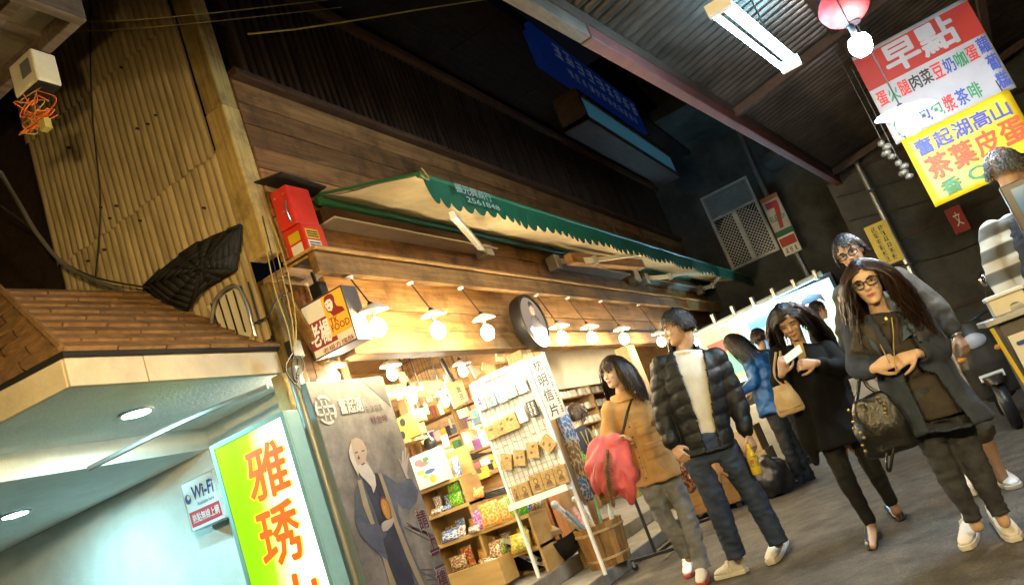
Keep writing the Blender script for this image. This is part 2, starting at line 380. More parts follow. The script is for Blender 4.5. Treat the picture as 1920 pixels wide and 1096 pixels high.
# trim ledge the lamps hang from, boards behind the lamps, lower beam
for a, b in ((4.14, 7.9), (7.9, 12.1), (12.1, 15.9)):
    plank(a, b, 2.965, 3.0, 3.14, SY+0.04, M['pine'], 'ledge_board')
    plank(a, b, 2.80, 2.96, 3.16, 3.22, M['lampboard'], 'ledge_board')
    plank(a, b, 2.93, 2.96, 3.225, 3.46, M['pine'], 'ledge_board')
    a = max(a, 4.52)
    plank(a, b, 2.67, 2.93, 3.44, 3.49, M['lampboard'], 'plank')
    plank(a, b, 2.46, 2.67, 3.45, 3.49, M['lampboard'], 'plank')
    plank(a, b, 2.28, 2.46, 3.37, 3.52, M['lampboard'], 'beam')
for x, w in ((7.12, 0.24), (10.25, 0.34), (13.4, 0.3)):
    MB().box((x, 3.40, 0.12), (x+w, 3.575, 2.28)).build('post', M['pine_z'], shop, bevel=0.008)
# ground floor corner: boarded panel and diagonal brace
MB().box((4.10, 3.58, 0.26), (4.22, 3.70, 2.92)).build('post', M['oldpost'], shop, bevel=0.01)
for k in range(3): MB().box((4.225+k*0.1, 3.60, 2.2), (4.32+k*0.1, 3.63, 2.92)).build('plank', M['plank'], shop, bevel=0.004)
MB().beam((4.16, 3.56, 2.90), (4.40, 3.56, 2.3), 0.03, 0.09, (0, 1, 0)).build('brace', M['pine'], shop, bevel=0.006)
# upper corner post
cp = MB(); n0 = 14
MB().box((3.97, 3.395, 3.05), (4.13, 3.575, 4.20)).build('corner_post', M['oldpost'], shop, bevel=0.012)
MB().box((3.975, 3.40, 4.205), (4.13, 3.573, 7.2)).build('corner_post', M['oldpost'], shop, bevel=0.012)
# corrugated side wall: lower and upper sheets with a lap
def corr_sheet(name, y0, y1, z0, z1, x, parent):
    mb = MB(); pitch = 0.069; cnt = int((y1-y0)/pitch*8)
    def fn(u, v):
        y = y0+(y1-y0)*u; ph = (y/pitch) % 1
        dx = -0.016*abs(math.sin(math.pi*ph))**0.6
        jag = 0.010*(1 if int(y/pitch*0.5) % 2 else -0.3) if v == 0 else 0
        return (x+dx+0.006*noise.noise(V((y*2, v*3, z0))), y, z0+(z1-z0)*v+jag+0.0*y)
    mb.grid(fn, cnt, 6); return mb.build(name, M['corr'], parent, smooth=60)
corr_sheet('corrugated_panel', 3.56, 5.45, 2.5, 3.92, 3.985, shop)
corr_sheet('corrugated_panel', 3.56, 5.45, 3.88, 5.02, 3.962, shop)
corr_sheet('corrugated_panel', 3.56, 5.45, 4.98, 7.2, 3.94, shop)
for _ in range(16):
    y = 3.7+rnd.random()*1.6; z = 3.1+rnd.random()*2.3
    MB().lathe([(0.001, -0.010), (0.008, -0.006), (0.008, 0.02)], (3.935, y, z), (1, 0, 0), 8).build('nail_head', M['black'], shop)
MB().box((4.03, 3.70, 2.50), (4.10, 8.0, 7.0)).build('wall', M['darkwood'], shop)
# balcony behind slats
for x in range(118):
    xx = 4.35+x*0.098
    if xx > 15.8: break
    MB().box((xx, 3.42, 4.53), (xx+0.05, 3.455, 5.62)).build('slat', M['slat'], shop)
plank(4.14, 16, 4.46, 4.53, 3.33, 3.5, M['plank_dark'], 'rail'); plank(4.14, 16, 5.62, 5.72, 3.36, 3.5, M['plank_dark'], 'rail')
plank(4.14, 16, 5.05, 5.10, 3.46, 3.49, M['plank_dark'], 'rail')
MB().box((4.14, 3.62, 4.46), (16, 3.68, 7.2)).build('wall', M['darkwood'], shop)
# upper eave
for k in range(6): plank(4.0+k*2, 5.996+k*2, 6.05, 6.10, 2.55, 3.66, M['darkwood'], 'eave_board')
plank(4.0, 16, 6.0, 6.25, 2.47, 2.55, M['darkwood'], 'eave_beam')
# shop inside
MB().box((4.62, 5.9, 0.26), (16, 5.96, 2.96)).build('back_wall', M['pine'], shop)
MB().box((4.25, 3.5, 2.96), (16, 5.96, 3.02)).build('shop_ceiling', M['pine_y'], shop)
MB().box((15.9, 3.5, 0.26), (15.96, 5.9, 2.96)).build('end_wall', M['pine'], shop)
for x in (5.2, 6.4, 8.4, 11.6): MB().box((x, 3.52, 2.78), (x+0.12, 5.9, 2.955)).build('ceiling_beam', M['pine_y'], shop, bevel=0.006)
for x, y in ((5.75, 4.5), (6.85, 4.7), (6.3, 5.6)): MB().box((x, y, 0.26), (x+0.11, y+0.11, 2.95)).build('post', M['pine_z'], shop, bevel=0.006)
MB().box((5.3, 4.5, 2.25), (7.9, 4.62, 2.38)).build('beam', M['pine'], shop, bevel=0.006)

# ------------------------------------------------------------------ left neighbour: shingled porch
pw = thing('neighbour_porch_wall', 'pale plastered porch wall under the shingled canopy', 'wall', (4.5, 6, 0))
MB().box((4.46, 3.72, 0), (4.6, 4.93, 2.298)).box((4.46, 4.935, 0), (4.6, 10, 2.128)).build('wall', M['plaster'], pw)
MB().box((3.0, 8.6, 0), (4.46, 8.8, 2.13)).build('wall', M['plaster'], pw)
can = thing('shingled_canopy', 'brown shingled porch canopy with cream fascia and pale soffit', 'canopy', (3.3, 4.6, 2.1))
MB().box((2.60, 3.72, 2.30), (4.46, 4.915, 2.325)).build('soffit', M['plaster'], can)
MB().box((1.2, 4.92, 2.13), (4.46, 9, 2.155)).build('soffit', M['plaster'], can)
MB().box((1.2, 4.917, 2.131), (4.459, 4.96, 2.33)).build('soffit_step', M['plaster'], can)
MB().box((2.59, 3.68, 2.285), (3.05, 3.72, 2.455)).build('fascia', M['fascia'], can, bevel=0.004)
MB().box((3.055, 3.678, 2.285), (4.16, 3.72, 2.455)).build('fascia', M['fascia'], can, bevel=0.004)
MB().beam((2.60, 3.70, 2.37), (2.44, 4.95, 2.37), 0.035, 0.17).build('fascia', M['fascia'], can, bevel=0.004)
MB().slab([(2.6, 3.73, 2.301), (2.45, 4.93, 2.301), (2.61, 4.93, 2.301)], (0, 0, 0.02)).build('soffit', M['plaster'], can)
# roof deck and shingles, front slope and left hip
E0, E1 = V((2.56, 3.64, 2.46)), V((4.13, 3.64, 2.46)); Rg0, Rg1 = V((2.93, 4.62, 3.27)), V((3.96, 4.62, 3.30))
L0 = V((2.40, 5.0, 2.46)); L1 = V((2.93, 5.6, 3.27))
roof = MB().add([E0, E1, Rg1, Rg0, L0, L1], [(0, 1, 2, 3), (4, 0, 3, 5)]).build('roof', M['tarp'], can)
md = roof.modifiers.new('s', 'SOLIDIFY'); md.thickness = 0.03; md.offset = -1
def shingles(a, b, c, d, rows, wpx):
    """a,b eave corners, d,c ridge corners above them"""
    nr = (b-a).cross(d-a).normalized()
    if nr.z < 0: nr = -nr
    for i in range(rows):
        t0, t1 = i/rows, min(1, (i+1.12)/rows)
        p0, p1 = a.lerp(d, t0), b.lerp(c, t0); q0, q1 = a.lerp(d, t1), b.lerp(c, t1)
        L = (p1-p0).length; cnt = max(2, round(L/wpx)); off = 0.5 if i % 2 else 0
        us = [0]+[min(1, max(0, (k+off)/cnt)) for k in range(0, cnt+1)]+[1]; us = sorted(set(us))
        for u0, u1 in zip(us, us[1:]):
            if (u1-u0)*L < 0.03: continue
            lift = 0.020+rnd.uniform(0, 0.008); e = 0.006/L
            A, B, C_, D_ = p0.lerp(p1, u0+e), p0.lerp(p1, u1-e), q0.lerp(q1, u1-e), q0.lerp(q1, u0+e)
            mb = MB(); s0 = nr*lift; s1 = nr*0.004
            mb.add([A+nr*0.002, B+nr*0.002, C_, D_, A+s0, B+s0, C_+s1, D_+s1], [(0, 3, 2, 1), (4, 5, 6, 7), (0, 1, 5, 4), (1, 2, 6, 5), (2, 3, 7, 6), (3, 0, 4, 7)])
            mb.build('shingle', M['shingle'], roof)
shingles(E0, E1, Rg1, Rg0, 9, 0.30); shingles(L0, E0, Rg0, L1, 9, 0.30)
MB().tube([E0+V((0, 0, 0.015)), Rg0+V((0, 0, 0.015))], 0.022, 6).build('hip_cap', M['shingle'], roof)
# recessed lights
def downlight(p, parent, r=0.085):
    d = MB().lathe([(r*1.25, 0.0), (r*1.3, -0.012), (r*1.0, -0.014), (r*1.0, 0.0)], p, (0, 0, 1), 24).build('downlight', M['white'], parent, smooth=True)
    MB().lathe([(0.001, -0.004), (r, -0.004), (r, 0.0)], p, (0, 0, 1), 24).build('lens', M['down'], d)
downlight(at(255, 772, Z=2.298), can); downlight(at(28, 962, Z=2.128), can)

# pale pole and drain pipes between the light box and the poster
o = MB().tube([(4.02, 3.52, 0), (4.02, 3.52, 2.26)], 0.045, 14).build('downpipe', mat('grey_pipe', (0.30, 0.30, 0.27), 0.4, 0.15, metal=0.3), smooth=True); tag(o, 'grey vertical downpipe between light box and old man poster', 'pipe')
o = MB().box((3.99, 3.60, 0), (4.10, 3.70, 2.26)).build('concrete_pillar', mat('ochre_pillar', (0.42, 0.34, 0.16), 0.8, 0.25, 5, 0.3, dirt=0.4), bevel=0.01); tag(o, 'ochre stained square pillar beside the green light box', 'pillar')
wire('conduit', 'grey conduit pipe running along the canopy edge above the light box', [(3.4, 4.85, 2.11), (3.75, 4.3, 2.20), (4.0, 3.75, 2.22)], 0.018, M['steel'])

# ------------------------------------------------------------------ awning
aw = thing('green_awning', 'green retractable awning with scalloped valance and cream underside', 'awning', (10, 3.0, 3.2))
AX0, AX1, AYF, AYW, AZF, AZW = 4.62, 16.2, 2.46, 3.36, 3.255, 3.55
def awn(u, v):
    x = AX0+(AX1-AX0)*u; y = AYW+(AYF-AYW)*v; z = AZW+(AZF-AZW)*v
    z += -0.035*math.sin(math.pi*v)*(0.6+0.4*math.sin(x*2.1)) + 0.012*math.sin(x*9+v*6)*math.sin(math.pi*v)*(1 if x < 9 else 0.5) + 0.008*noise.noise(V((x*5, y*2, 1)))
    return (x, y, z)
c = MB(); c.grid(awn, 150, 10); cv = c.build('canopy_fabric', M['canvas'], aw, smooth=True)
c = MB(); c.grid(lambda u, v: V(awn(u, v))+V((0, 0, 0.006)), 150, 10); c.build('top_fabric', M['green'], aw, smooth=True)
# scalloped valance
def val(depth, x0, x1, wav):
    mb = MB(); nx = int((x1-x0)/0.018); sw = 0.16
    for i in range(nx):
        for (i0) in (i,):
            xa = x0+(x1-x0)*i0/nx; xb = x0+(x1-x0)*(i0+1)/nx
            def bot(x):
                ph = ((x-x0)/sw) % 1
                return depth*(0.72+0.28*math.sin(math.pi*min(1, ph*1.0))**0.7 - 0.18*(1-ph)*0.3)
            ya = lambda x, t: AYF-0.012+0.02*t*math.sin(x*5.3)+0.012*t*noise.noise(V((x*3, t, 0)))
            for k in range(3):
                t0, t1 = k/3, (k+1)/3
                mb.add([(xa, ya(xa, t0), AZF-bot(xa)*t0+0.01), (xb, ya(xb, t0), AZF-bot(xb)*t0+0.01), (xb, ya(xb, t1), AZF-bot(xb)*t1+0.01), (xa, ya(xa, t1), AZF-bot(xa)*t1+0.01)], [(0, 1, 2, 3)])
    return mb.build('valance', M['green'], aw, smooth=True, fix=False)
val(0.235, AX0, AX1, 0.16)
MB().tube([(AX0-0.02, AYF, AZF), (AX1, AYF, AZF)], 0.022, 8).build('front_bar', M['greentube'], aw, smooth=True)
MB().tube([(AX0-0.012, AYF, AZF+0.012), (AX0-0.012, AYW, AZW+0.012)], 0.012, 6).build('edge_cord', M['greentube'], aw)
MB().tube([(AX0, 3.34, AZW-0.04), (AX1, 3.34, AZW-0.04)], 0.04, 12).build('roller_tube', M['greentube'], aw, smooth=True)
for a, b in ((4.55, 7.05), (8.6, 11.1), (11.8, 15.6)): MB().box((a, 3.26, 3.30), (b, 3.37, 3.415)).build('cassette', M['plank_dark'], aw, bevel=0.006); MB().box((a, 3.20, 3.285), (b, 3.372, 3.299)).build('cassette_rail', M['alu'], aw)
A_, B_ = at(848, 402, Y=AYF+0.05), at(906, 470, Y=3.25)
MB().beam(A_, B_, 0.05, 0.06).build('arm', M['alu'], aw, bevel=0.006); MB().box(B_-V((0.02, 0.04, 0.06)), B_+V((0.14, 0.08, 0.06))).build('bracket', M['steel'], aw, bevel=0.01)
for xw, xf in ((8.55, 10.2), (11.9, 13.2), (15.3, 14.0)):
    e = V(((xw+xf)/2+ (0.35 if xf < xw else -0.35), 2.95, 3.22)); a = V((xw, 3.25, 3.30)); b = V((xf, AYF+0.02, AZF-0.02))
    MB().beam(a, e, 0.035, 0.07).build('arm', M['alu'], aw, bevel=0.006); MB().beam(e, b, 0.03, 0.055).build('arm', M['alu'], aw, bevel=0.006)
    MB().box(a-V((0.09, 0.05, 0.11)), a+V((0.06, 0.08, 0.07))).build('bracket', M['steel'], aw, bevel=0.01)
    MB().lathe([(0.04, -0.05), (0.04, 0.05)], e, (0, 0, 1), 12).build('elbow_joint', M['steel'], aw)
MB().beam((8.6, 3.10, 3.27), (10.7, 2.9, 3.27), 0.10, 0.13).build('wooden_box_beam', M['plank'], aw, bevel=0.005)
MB().box((11.35, 3.2, 3.2), (11.55, 3.36, 3.42)).build('crank_gear', M['steel'], aw, bevel=0.03)
f = Face((4.95, AYF-0.024, AZF-0.01), (5.60, AYF-0.024, AZF-0.01), (4.95, AYF-0.024, AZF-0.18))
valw = mat('valance_white', (0.30, 0.36, 0.32), 0.6, 0.1)
f.text('振元興商行', 0.02, 0.06, 0.86, 0.52, valw, aw, 0.034, 0.01); f.text('2561848', 0.20, 0.62, 0.99, 0.90, valw, aw, 0.034, 0.006)
wire('knotted_cord', '', [(AX0+0.02, AYF, AZF+0.03), (AX0-0.03, AYF-0.03, AZF-0.03), (AX0+0.03, AYF-0.04, AZF-0.05), (AX0+0.05, AYF-0.02, AZF+0.02), (AX0+0.0, AYF-0.03, AZF+0.04)], 0.006, M['cabley'], parent=aw)

# ------------------------------------------------------------------ right hand side: tin roof over the stalls
def rb(x): return V((x, 1.54-0.1046*x, 3.60))
stall = thing('tin_roof', 'dark corrugated tin roof over the stalls with a red edge beam', 'roof', (7, -1, 3.6))
DR = V((0.9945, -0.104, 0)); DP = V((-0.104, -0.9945, 0))
MB().beam(rb(4.75), rb(16.5), 0.09, 0.17).build('edge_beam', M['redbeam'], stall, bevel=0.008)
MB().beam(rb(0.5), rb(4.74), 0.085, 0.165).build('edge_beam', M['greybeam'], stall, bevel=0.008)
def sheet(x0, x1):
    mb = MB(); p = 0.125; cnt = int((x1-x0)/p*10)
    def fn(u, v):
        s = x0+(x1-x0)*u; q = rb(0)+DR*(s)+DP*(-0.02+4.0*v)
        return q+V((0, 0, 0.14+0.16*(4.0*v)+0.040*math.sin(2*math.pi*s/p)+0.01*noise.noise(V((s, v*4, 3)))))
    mb.grid(fn, cnt, 10); return mb.build('corrugated_sheet', M['roofcorr'], stall, smooth=60)
for k in range(8): sheet(0.4+k*2.0, 2.4+k*2.0+0.04)
for d, w in ((0.02, 0.07), (1.15, 0.08), (2.4, 0.08), (3.7, 0.08)):
    h_ = 0.06+0.16*(d+0.0)
    MB().beam(rb(0)+DR*0.5+DP*d+V((0, 0, h_)), rb(0)+DR*16.4+DP*d+V((0, 0, h_)), w, 0.09).build('purlin', M['darkwood'], stall)
for s in (1.0, 7.9, 12.5):
    a = rb(0)+DR*s+DP*0.0+V((0, 0, 0.02)); MB().beam(a, a+DP*3.9+V((0, 0, 0.58)), 0.07, 0.09).build('rafter', M['darkwood'], stall)
for s in (-0.5, 8.2, 14.0):
    a = rb(0)+DR*s+DP*3.6; MB().box((a.x-0.05, a.y-0.05, 0), (a.x+0.05, a.y+0.05, 4.1)).build('post', M['darkwood'], stall)
# fluorescent batten
fl = thing('fluorescent_lamp', 'white fluorescent tube lamp hung under the tin roof', 'lamp', at(1415, 70, Z=3.1))
A, B = at(1348, 14, Z=3.1), at(1482, 122, Z=3.1)
MB().beam(A+V((0, 0, 0.07)), B+V((0, 0, 0.06)), 0.045, 0.05).build('batten', mat('batten', (0.25, 0.27, 0.28), 0.5, 0.1), fl, bevel=0.008)
t_ = (B-A).normalized(); sd = V((0, 0, 1)).cross(t_)
for k in (-0.05, 0.05): MB().tube([A+t_*0.04+sd*k, B-t_*0.04+sd*k], 0.018, 10).build('tube', M['tubew'], fl, smooth=True)
for p in (A, B): MB().box(p-V((0.025, 0.07, 0.03)), p+V((0.025, 0.07, 0.04))).build('end_cap', M['white'], fl)
for p in (A.lerp(B, 0.2), A.lerp(B, 0.8)): MB().tube([p+V((0, 0, 0.09)), p+V((0, 0, 0.75))], 0.006, 5).build('hanger', M['cablek'], fl)

# ------------------------------------------------------------------ far building and its window
fb = thing('far_concrete_house', 'dark stained concrete house at the end of the street with barred window', 'building', (16.3, 0, 0))
wy0, wy1, wz0, wz1 = 1.74, 2.68, 3.55, 5.08
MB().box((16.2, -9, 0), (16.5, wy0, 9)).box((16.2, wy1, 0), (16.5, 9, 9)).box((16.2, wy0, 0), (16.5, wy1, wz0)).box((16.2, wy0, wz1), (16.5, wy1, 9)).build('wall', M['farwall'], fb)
wn = MB().box((16.17, wy0-0.03, wz0-0.05), (16.24, wy1+0.03, wz0)).box((16.17, wy0-0.03, wz1), (16.24, wy1+0.03, wz1+0.05)).box((16.172, wy0-0.03, wz0), (16.242, wy0+0.03, wz1)).box((16.172, wy1-0.03, wz0), (16.242, wy1+0.03, wz1)).box((16.175, 2.17, wz0), (16.235, 2.26, 4.60)).box((16.174, wy0, 4.58), (16.24, wy1, 4.63)).build('window', mat('old_frame', (0.42, 0.42, 0.38), 0.6, 0.2, dirt=0.5), fb)
MB().box((16.22, wy0, wz0), (16.225, wy1, 4.6)).build('pane', mat('dark_pane', (0.02, 0.025, 0.03), 0.15, 0.2), wn)
for k in range(11): MB().box((16.15, wy0, 4.64+k*0.042), (16.19, wy1, 4.665+k*0.042)).build('louvre_slat', mat('louvre', (0.25, 0.25, 0.23), 0.6, 0.2) if k == 0 else bpy.data.materials['louvre'], wn)
gr = MB()
for k in range(-16, 17):
    for sgn in (1, -1):
        ya = 2.2+k*0.075
        p0, p1 = V((16.14, ya, wz0)), V((16.14, ya+sgn*1.04, 4.58))
        lo, hi = max(0, min(((wy0-ya)/(sgn*1.04)), ((wy1-ya)/(sgn*1.04)))), min(1, max(((wy0-ya)/(sgn*1.04)), ((wy1-ya)/(sgn*1.04))))
        if hi > lo: gr.tube([p0.lerp(p1, lo), p0.lerp(p1, hi)], 0.004, 4)
gr.build('window_grille', M['steel'], wn)
wire('downpipe_far', '', [(16.1, 1.45, 6.2), (16.1, 1.5, 4.9), (16.1, 1.45, 2.7)], 0.05, M['steel'], parent=fb).name = 'downpipe'
# concrete slab canopies catching the cold light
cz = MB().box((13.6, 1.3, 6.1), (16.2, 3.3, 6.3)).build('balcony_slab', M['farwall'], fb)
MB().box((15.2, -1.6, 4.95), (16.2, 1.25, 5.1)).build('window_hood', M['farwall'], fb)

# blue shop banner and eave edge, fluorescent light put into their emission
bl = thing('blue_signboard', 'long dark blue signboard with white lettering high on the shop house', 'sign', (10.5, 2.7, 5.7))
Yb = 2.40
bx0, bx1 = at(1030, 90, Y=Yb).x, at(1212, 245, Y=Yb).x
zb0, zb1 = at(1150, 205, Y=Yb).z, at(1120, 140, Y=Yb).z
bm_ = mat('blue_panel', (0.006, 0.022, 0.16), 0.4, 0.35, 2, emit=(0.01, 0.08, 0.6), es=0.03, dirt=0.6)  # faint blue emission stands in for fluorescent light on the board
MB().box((bx0-0.4, Yb, zb0), (bx1, Yb+0.12, zb1)).build('panel', bm_, bl)
f = Face((bx0, Yb-0.002, zb1), (bx1, Yb-0.002, zb1), (bx0, Yb-0.002, zb0))
f.marks(0.02, 0.08, 0.98, 0.55, 9, 1, flat('sign_white', (0.5, 0.6, 0.75), emit=0.03), bl, 0.003)
f.marks(0.1, 0.66, 0.9, 0.92, 12, 1, bpy.data.materials['sign_white'], bl, 0.003)
hd = thing('lit_eave_edge', 'eave edge below the blue signboard, cold light painted pale blue', 'canopy', (10.5, 2.4, 5.0))
q = [at(1085, 180, Y=2.2), at(1103, 218, Y=2.2), at(1268, 322, Y=2.2), at(1258, 290, Y=2.2)]
hx0, hx1 = q[0].x, q[2].x; hz = q[0].z
MB().box((hx0, 2.2, hz-0.28), (hx1, 2.23, hz)).build('panel', mat('painted_cold_light', (0.12, 0.26, 0.33), 0.35, 0.2, 2, emit=(0.05, 0.22, 0.32), es=0.12), hd)  # pale blue and its glow are fluorescent light put into the colour
MB().box((hx0-0.08, 2.18, hz), (hx1, 2.50, hz+0.08)).build('top_board', M['darkwood'], hd)
MB().box((hx0-0.08, 2.18, hz-0.34), (hx0-0.005, 2.50, hz)).build('end_board', M['darkwood'], hd)
MB().box((hx0-0.08, 2.18, hz-0.36), (hx1, 2.50, hz-0.285)).build('lower_board', M['darkwood'], hd)
# ================================================================== LAMPS
def pendant(p, ceil, label, bulb, cat='lamp', r=0.115, grp='lamps hanging along the shop front', shade=True, bs=1.0, mount=None, drop=0.0):
    """p: centre of the bulb, ceil: height the cord hangs from"""
    p = V(p); t = thing('pendant_lamp', label, cat, p, grp)
    top = V((p.x, p.y, ceil)) if mount is None else V(mount)
    b0 = p; p = p+V((0, 0, drop))
    MB().tube([p+V((0, 0, 0.13)), top], 0.0055, 6).build('cord', M['cablek'], t)
    MB().lathe([(0.03, 0.0), (0.026, -0.018), (0.008, -0.025)], top, (0, 0, 1), 12).build('ceiling_rose', M['white'], t, smooth=True)
    MB().lathe([(0.014, 0.14), (0.02, 0.13), (0.021, 0.07-drop), (0.018, 0.055-drop)], p, (0, 0, 1), 12).build('socket', M['black'], t, smooth=True)
    if shade:
        MB().lathe([(0.022, 0.12), (0.05, 0.108), (r*0.9, 0.088), (r, 0.07), (r*0.985, 0.068), (r*0.88, 0.083), (0.05, 0.10), (0.022, 0.112)], p, (0.10*math.sin(p.x*7), -0.16, 1), 28).build('shade', M['white'], t, smooth=True)
    MB().lathe([(0.002, -0.058*bs), (0.026*bs, -0.05*bs), (0.043*bs, -0.026*bs), (0.047*bs, 0.0), (0.038*bs, 0.028*bs), (0.022*bs, 0.052), (0.018, 0.062)], b0, (0, 0, 1), 12).build('bulb', bulb, t, smooth=True)
    return t
row = [(708, 612), (821, 618), (914, 622), (1054, 632), (1110, 632), (1170, 634), (1240, 640), (1303, 640)]
names = ['nearest the small square food sign', 'second from the square food sign', 'just left of the round portrait sign', 'first to the right of the round portrait sign', 'second to the right of the round portrait sign', 'above the tan coat woman near the wide post', "beside the puffer jacket man's face", "behind the puffer jacket man's neck"]
for (x, y), nm in zip(row, names): (lambda q: pendant(q, 2.865, 'glowing bulb lamp under white disc shade, '+nm, M['bulb'], bs=1.25, r=0.105, drop=0.045, mount=(q.x+0.02, 3.19, 2.80)))(at(x, y, Y=3.08))
inn = [((625, 706), 3.62, 'bare edge lamp glowing at the top of the old man poster'), ((735, 700), 4.0, 'inner shop lamp glowing above the right corner of the poster'), ((773, 745), 4.3, 'inner shop lamp against the light post right of the poster'), ((834, 752), 4.35, 'inner shop lamp left of the hanging wooden tablet'), ((868, 695), 4.1, 'inner shop lamp right above the hanging wooden tablet'), ((892, 795), 4.9, 'lowest inner shop lamp glowing left of the postcard rack'), ((1065, 685), 4.6, 'inner shop lamp glowing beside the postcard sign post'), ((1010, 690), 5.2, 'inner shop lamp glowing behind the postcard rack')]
for (x, y), Yp, lb in inn: pendant(at(x, y, Y=Yp), 2.94, lb, M['bulbin'], grp='lamps inside the shop', r=0.10)
for x, y, k in ((12.0, 4.6, 'far'), (9.6, 4.7, 'middle')): 
    t = thing('ceiling_light', 'bright tube light on the shop ceiling, %s one' % k, 'lamp', (x, y, 2.85), 'tube lights on the shop ceiling')
    MB().box((x-0.6, y-0.06, 2.88), (x+0.6, y+0.06, 2.94)).build('batten', M['white'], t); MB().tube([(x-0.58, y, 2.86), (x+0.58, y, 2.86)], 0.016, 8).build('tube', emis('shop_tube_'+k, (1, 0.93, 0.8), 110), t)
# lamps of the stalls on the right, below the tin roof
pendant(at(1612, 82, X=5.3), 3.55, 'bare round white bulb glowing below the red lantern', M['bulbw'], grp='stall lamps under the tin roof', shade=False, bs=1.5)
pendant(at(1703, 228, X=6.0), 3.9, 'glowing bulb in a tilted white enamel dish before the menu banners', M['bulbw'], grp='stall lamps under the tin roof', r=0.20, bs=1.7)
pendant((2.1, -0.95, 2.55), 3.85, 'unseen stall lamp hanging behind the photographer over the stalls', M['bulb'], grp='stall lamps under the tin roof', r=0.20, bs=1.0)  # this and the next three: unseen, added for warm light from this side
pendant((0.8, 1.40, 2.4), 3.51, 'unseen lamp hanging above the photographer from the tin roof edge', M['bulbe'], grp='stall lamps under the tin roof', r=0.20, bs=0.8)

pendant((3.5, -1.7, 2.5), 3.95, 'unseen stall lamp hanging over the counter right of the photographer', M['bulb'], grp='stall lamps under the tin roof', r=0.20, bs=1.0)
pendant((1.0, -1.2, 2.35), 3.9, 'strong unseen stall lamp hanging right behind the photographer', M['bulbs'], grp='stall lamps under the tin roof', r=0.20, bs=0.9)
# red paper lantern
lp = at(1582, 12, X=5.45)
ln = thing('paper_lantern', 'round red paper lantern hanging above the bare bulb', 'lantern', lp)
lm = mat('red_paper', (0.45, 0.03, 0.03), 0.6, 0.15, 4, emit=(0.6, 0.05, 0.03), es=0.10)
prof = [(0.03, -0.13)]+[(0.155*math.cos(a), 0.13*math.sin(a)) for a in [math.radians(-58+k*11.6) for k in range(11)]]+[(0.03, 0.13)]
lo = MB(); nL = 32; k0 = 0
for r_, h_ in prof:
    for j in range(nL):
        a = 2*math.pi*j/nL; rr = r_*(1+0.03*math.cos(a*16)); lo.v.append(lp+V((rr*math.cos(a), rr*math.sin(a), h_)))
for i in range(len(prof)-1):
    for j in range(nL): lo.f.append([i*nL+j, i*nL+(j+1) % nL, (i+1)*nL+(j+1) % nL, (i+1)*nL+j]); lo.mi.append(0)
lo.build('paper_shell', lm, ln, smooth=True)
for s in (-1, 1): MB().lathe([(0.05, -0.012), (0.05, 0.012)], lp+V((0, 0, s*0.125)), (0, 0, 1), 16).build('cap_ring', M['black'], ln)
MB().tube([lp+V((0, 0, 0.13)), lp+V((0, 0, 0.6))], 0.005, 5).build('cord', M['cablek'], ln)

# ================================================================== SIGNS
def signbox(name, label, tl, tr, bl, depth, frame, face, bord=0.03, cat='sign', shade=None):
    F = Face(tl, tr, bl); c = F.p(0.5, 1.0); t = thing(name, label, cat, c)
    mb = MB(); w, h = F.r.length, F.d.length; bu, bv = bord/w, bord/h
    mb.slab([F.p(0, 0, -depth), F.p(1, 0, -depth), F.p(1, 1, -depth), F.p(0, 1, -depth)], F.n*(depth-0.006)); mb.build('case', frame, t, bevel=0.006)
    mb = MB(); mb.slab([F.p(bu, bv, -0.007), F.p(1-bu, bv, -0.007), F.p(1-bu, 1-bv, -0.007), F.p(bu, 1-bv, -0.007)], F.n*0.008); mb.build('face_panel', face, t)
    mb = MB()
    for a, b in (((0, 0), (1, bv)), ((0, 1-bv), (1, 1)), ((0, bv), (bu, 1-bv)), ((1-bu, bv), (1, 1-bv))):
        mb.slab([F.p(a[0], a[1], -0.006), F.p(b[0], a[1], -0.006), F.p(b[0], b[1], -0.006), F.p(a[0], b[1], -0.006)], F.n*0.014)
    mb.build('frame', frame, t, bevel=0.002)
    return t, F
# green white light box
def grad_face():
    mt, n, b = nodes('lightbox_face'); tc = N(n, 'ShaderNodeTexCoord'); sx = N(n, 'ShaderNodeSeparateXYZ'); n.links.new(tc.outputs['Generated'], sx.inputs[0])
    ad = N(n, 'ShaderNodeMath', operation='MULTIPLY_ADD'); ad.inputs[1].default_value = 0.28; n.links.new(sx.outputs['Z'], ad.inputs[0]); n.links.new(sx.outputs['Y'], ad.inputs[2])
    r = ramp(n, [(1, 1, 0.93), (0.80, 1.0, 0.45), (0.22, 0.40, 0.008), (0.15, 0.34, 0.004)], [0.34, 0.52, 0.78, 1.0]); n.links.new(ad.outputs[0], r.inputs[0])
    n.links.new(r.outputs[0], b.inputs['Base Color']); n.links.new(r.outputs[0], b.inputs['Emission Color']); b.inputs['Emission Strength'].default_value = 1.25; b.inputs['Roughness'].default_value = 0.25
    return mt
xl = 3.72
tl, tr = at(394, 835, X=xl), at(531, 771, X=xl); tl.z = tr.z = (tl.z+tr.z)/2
bl = V((xl, tl.y, 0.25))
lb, F = signbox('light_box_sign', 'tall lit light box sign in lime and white with red brush lettering', tl, tr, bl, 0.13, mat('teal_frame', (0.20, 0.38, 0.40), 0.4, 0.1), grad_face(), 0.03)
lrd = emis('lit_red_letter', (0.75, 0.09, 0.01), 0.75); lry = emis('lit_yellow_edge', (1.0, 0.55, 0.02), 1.0)
H = F.d.length
def zv(z): return (tl.z-z)/H
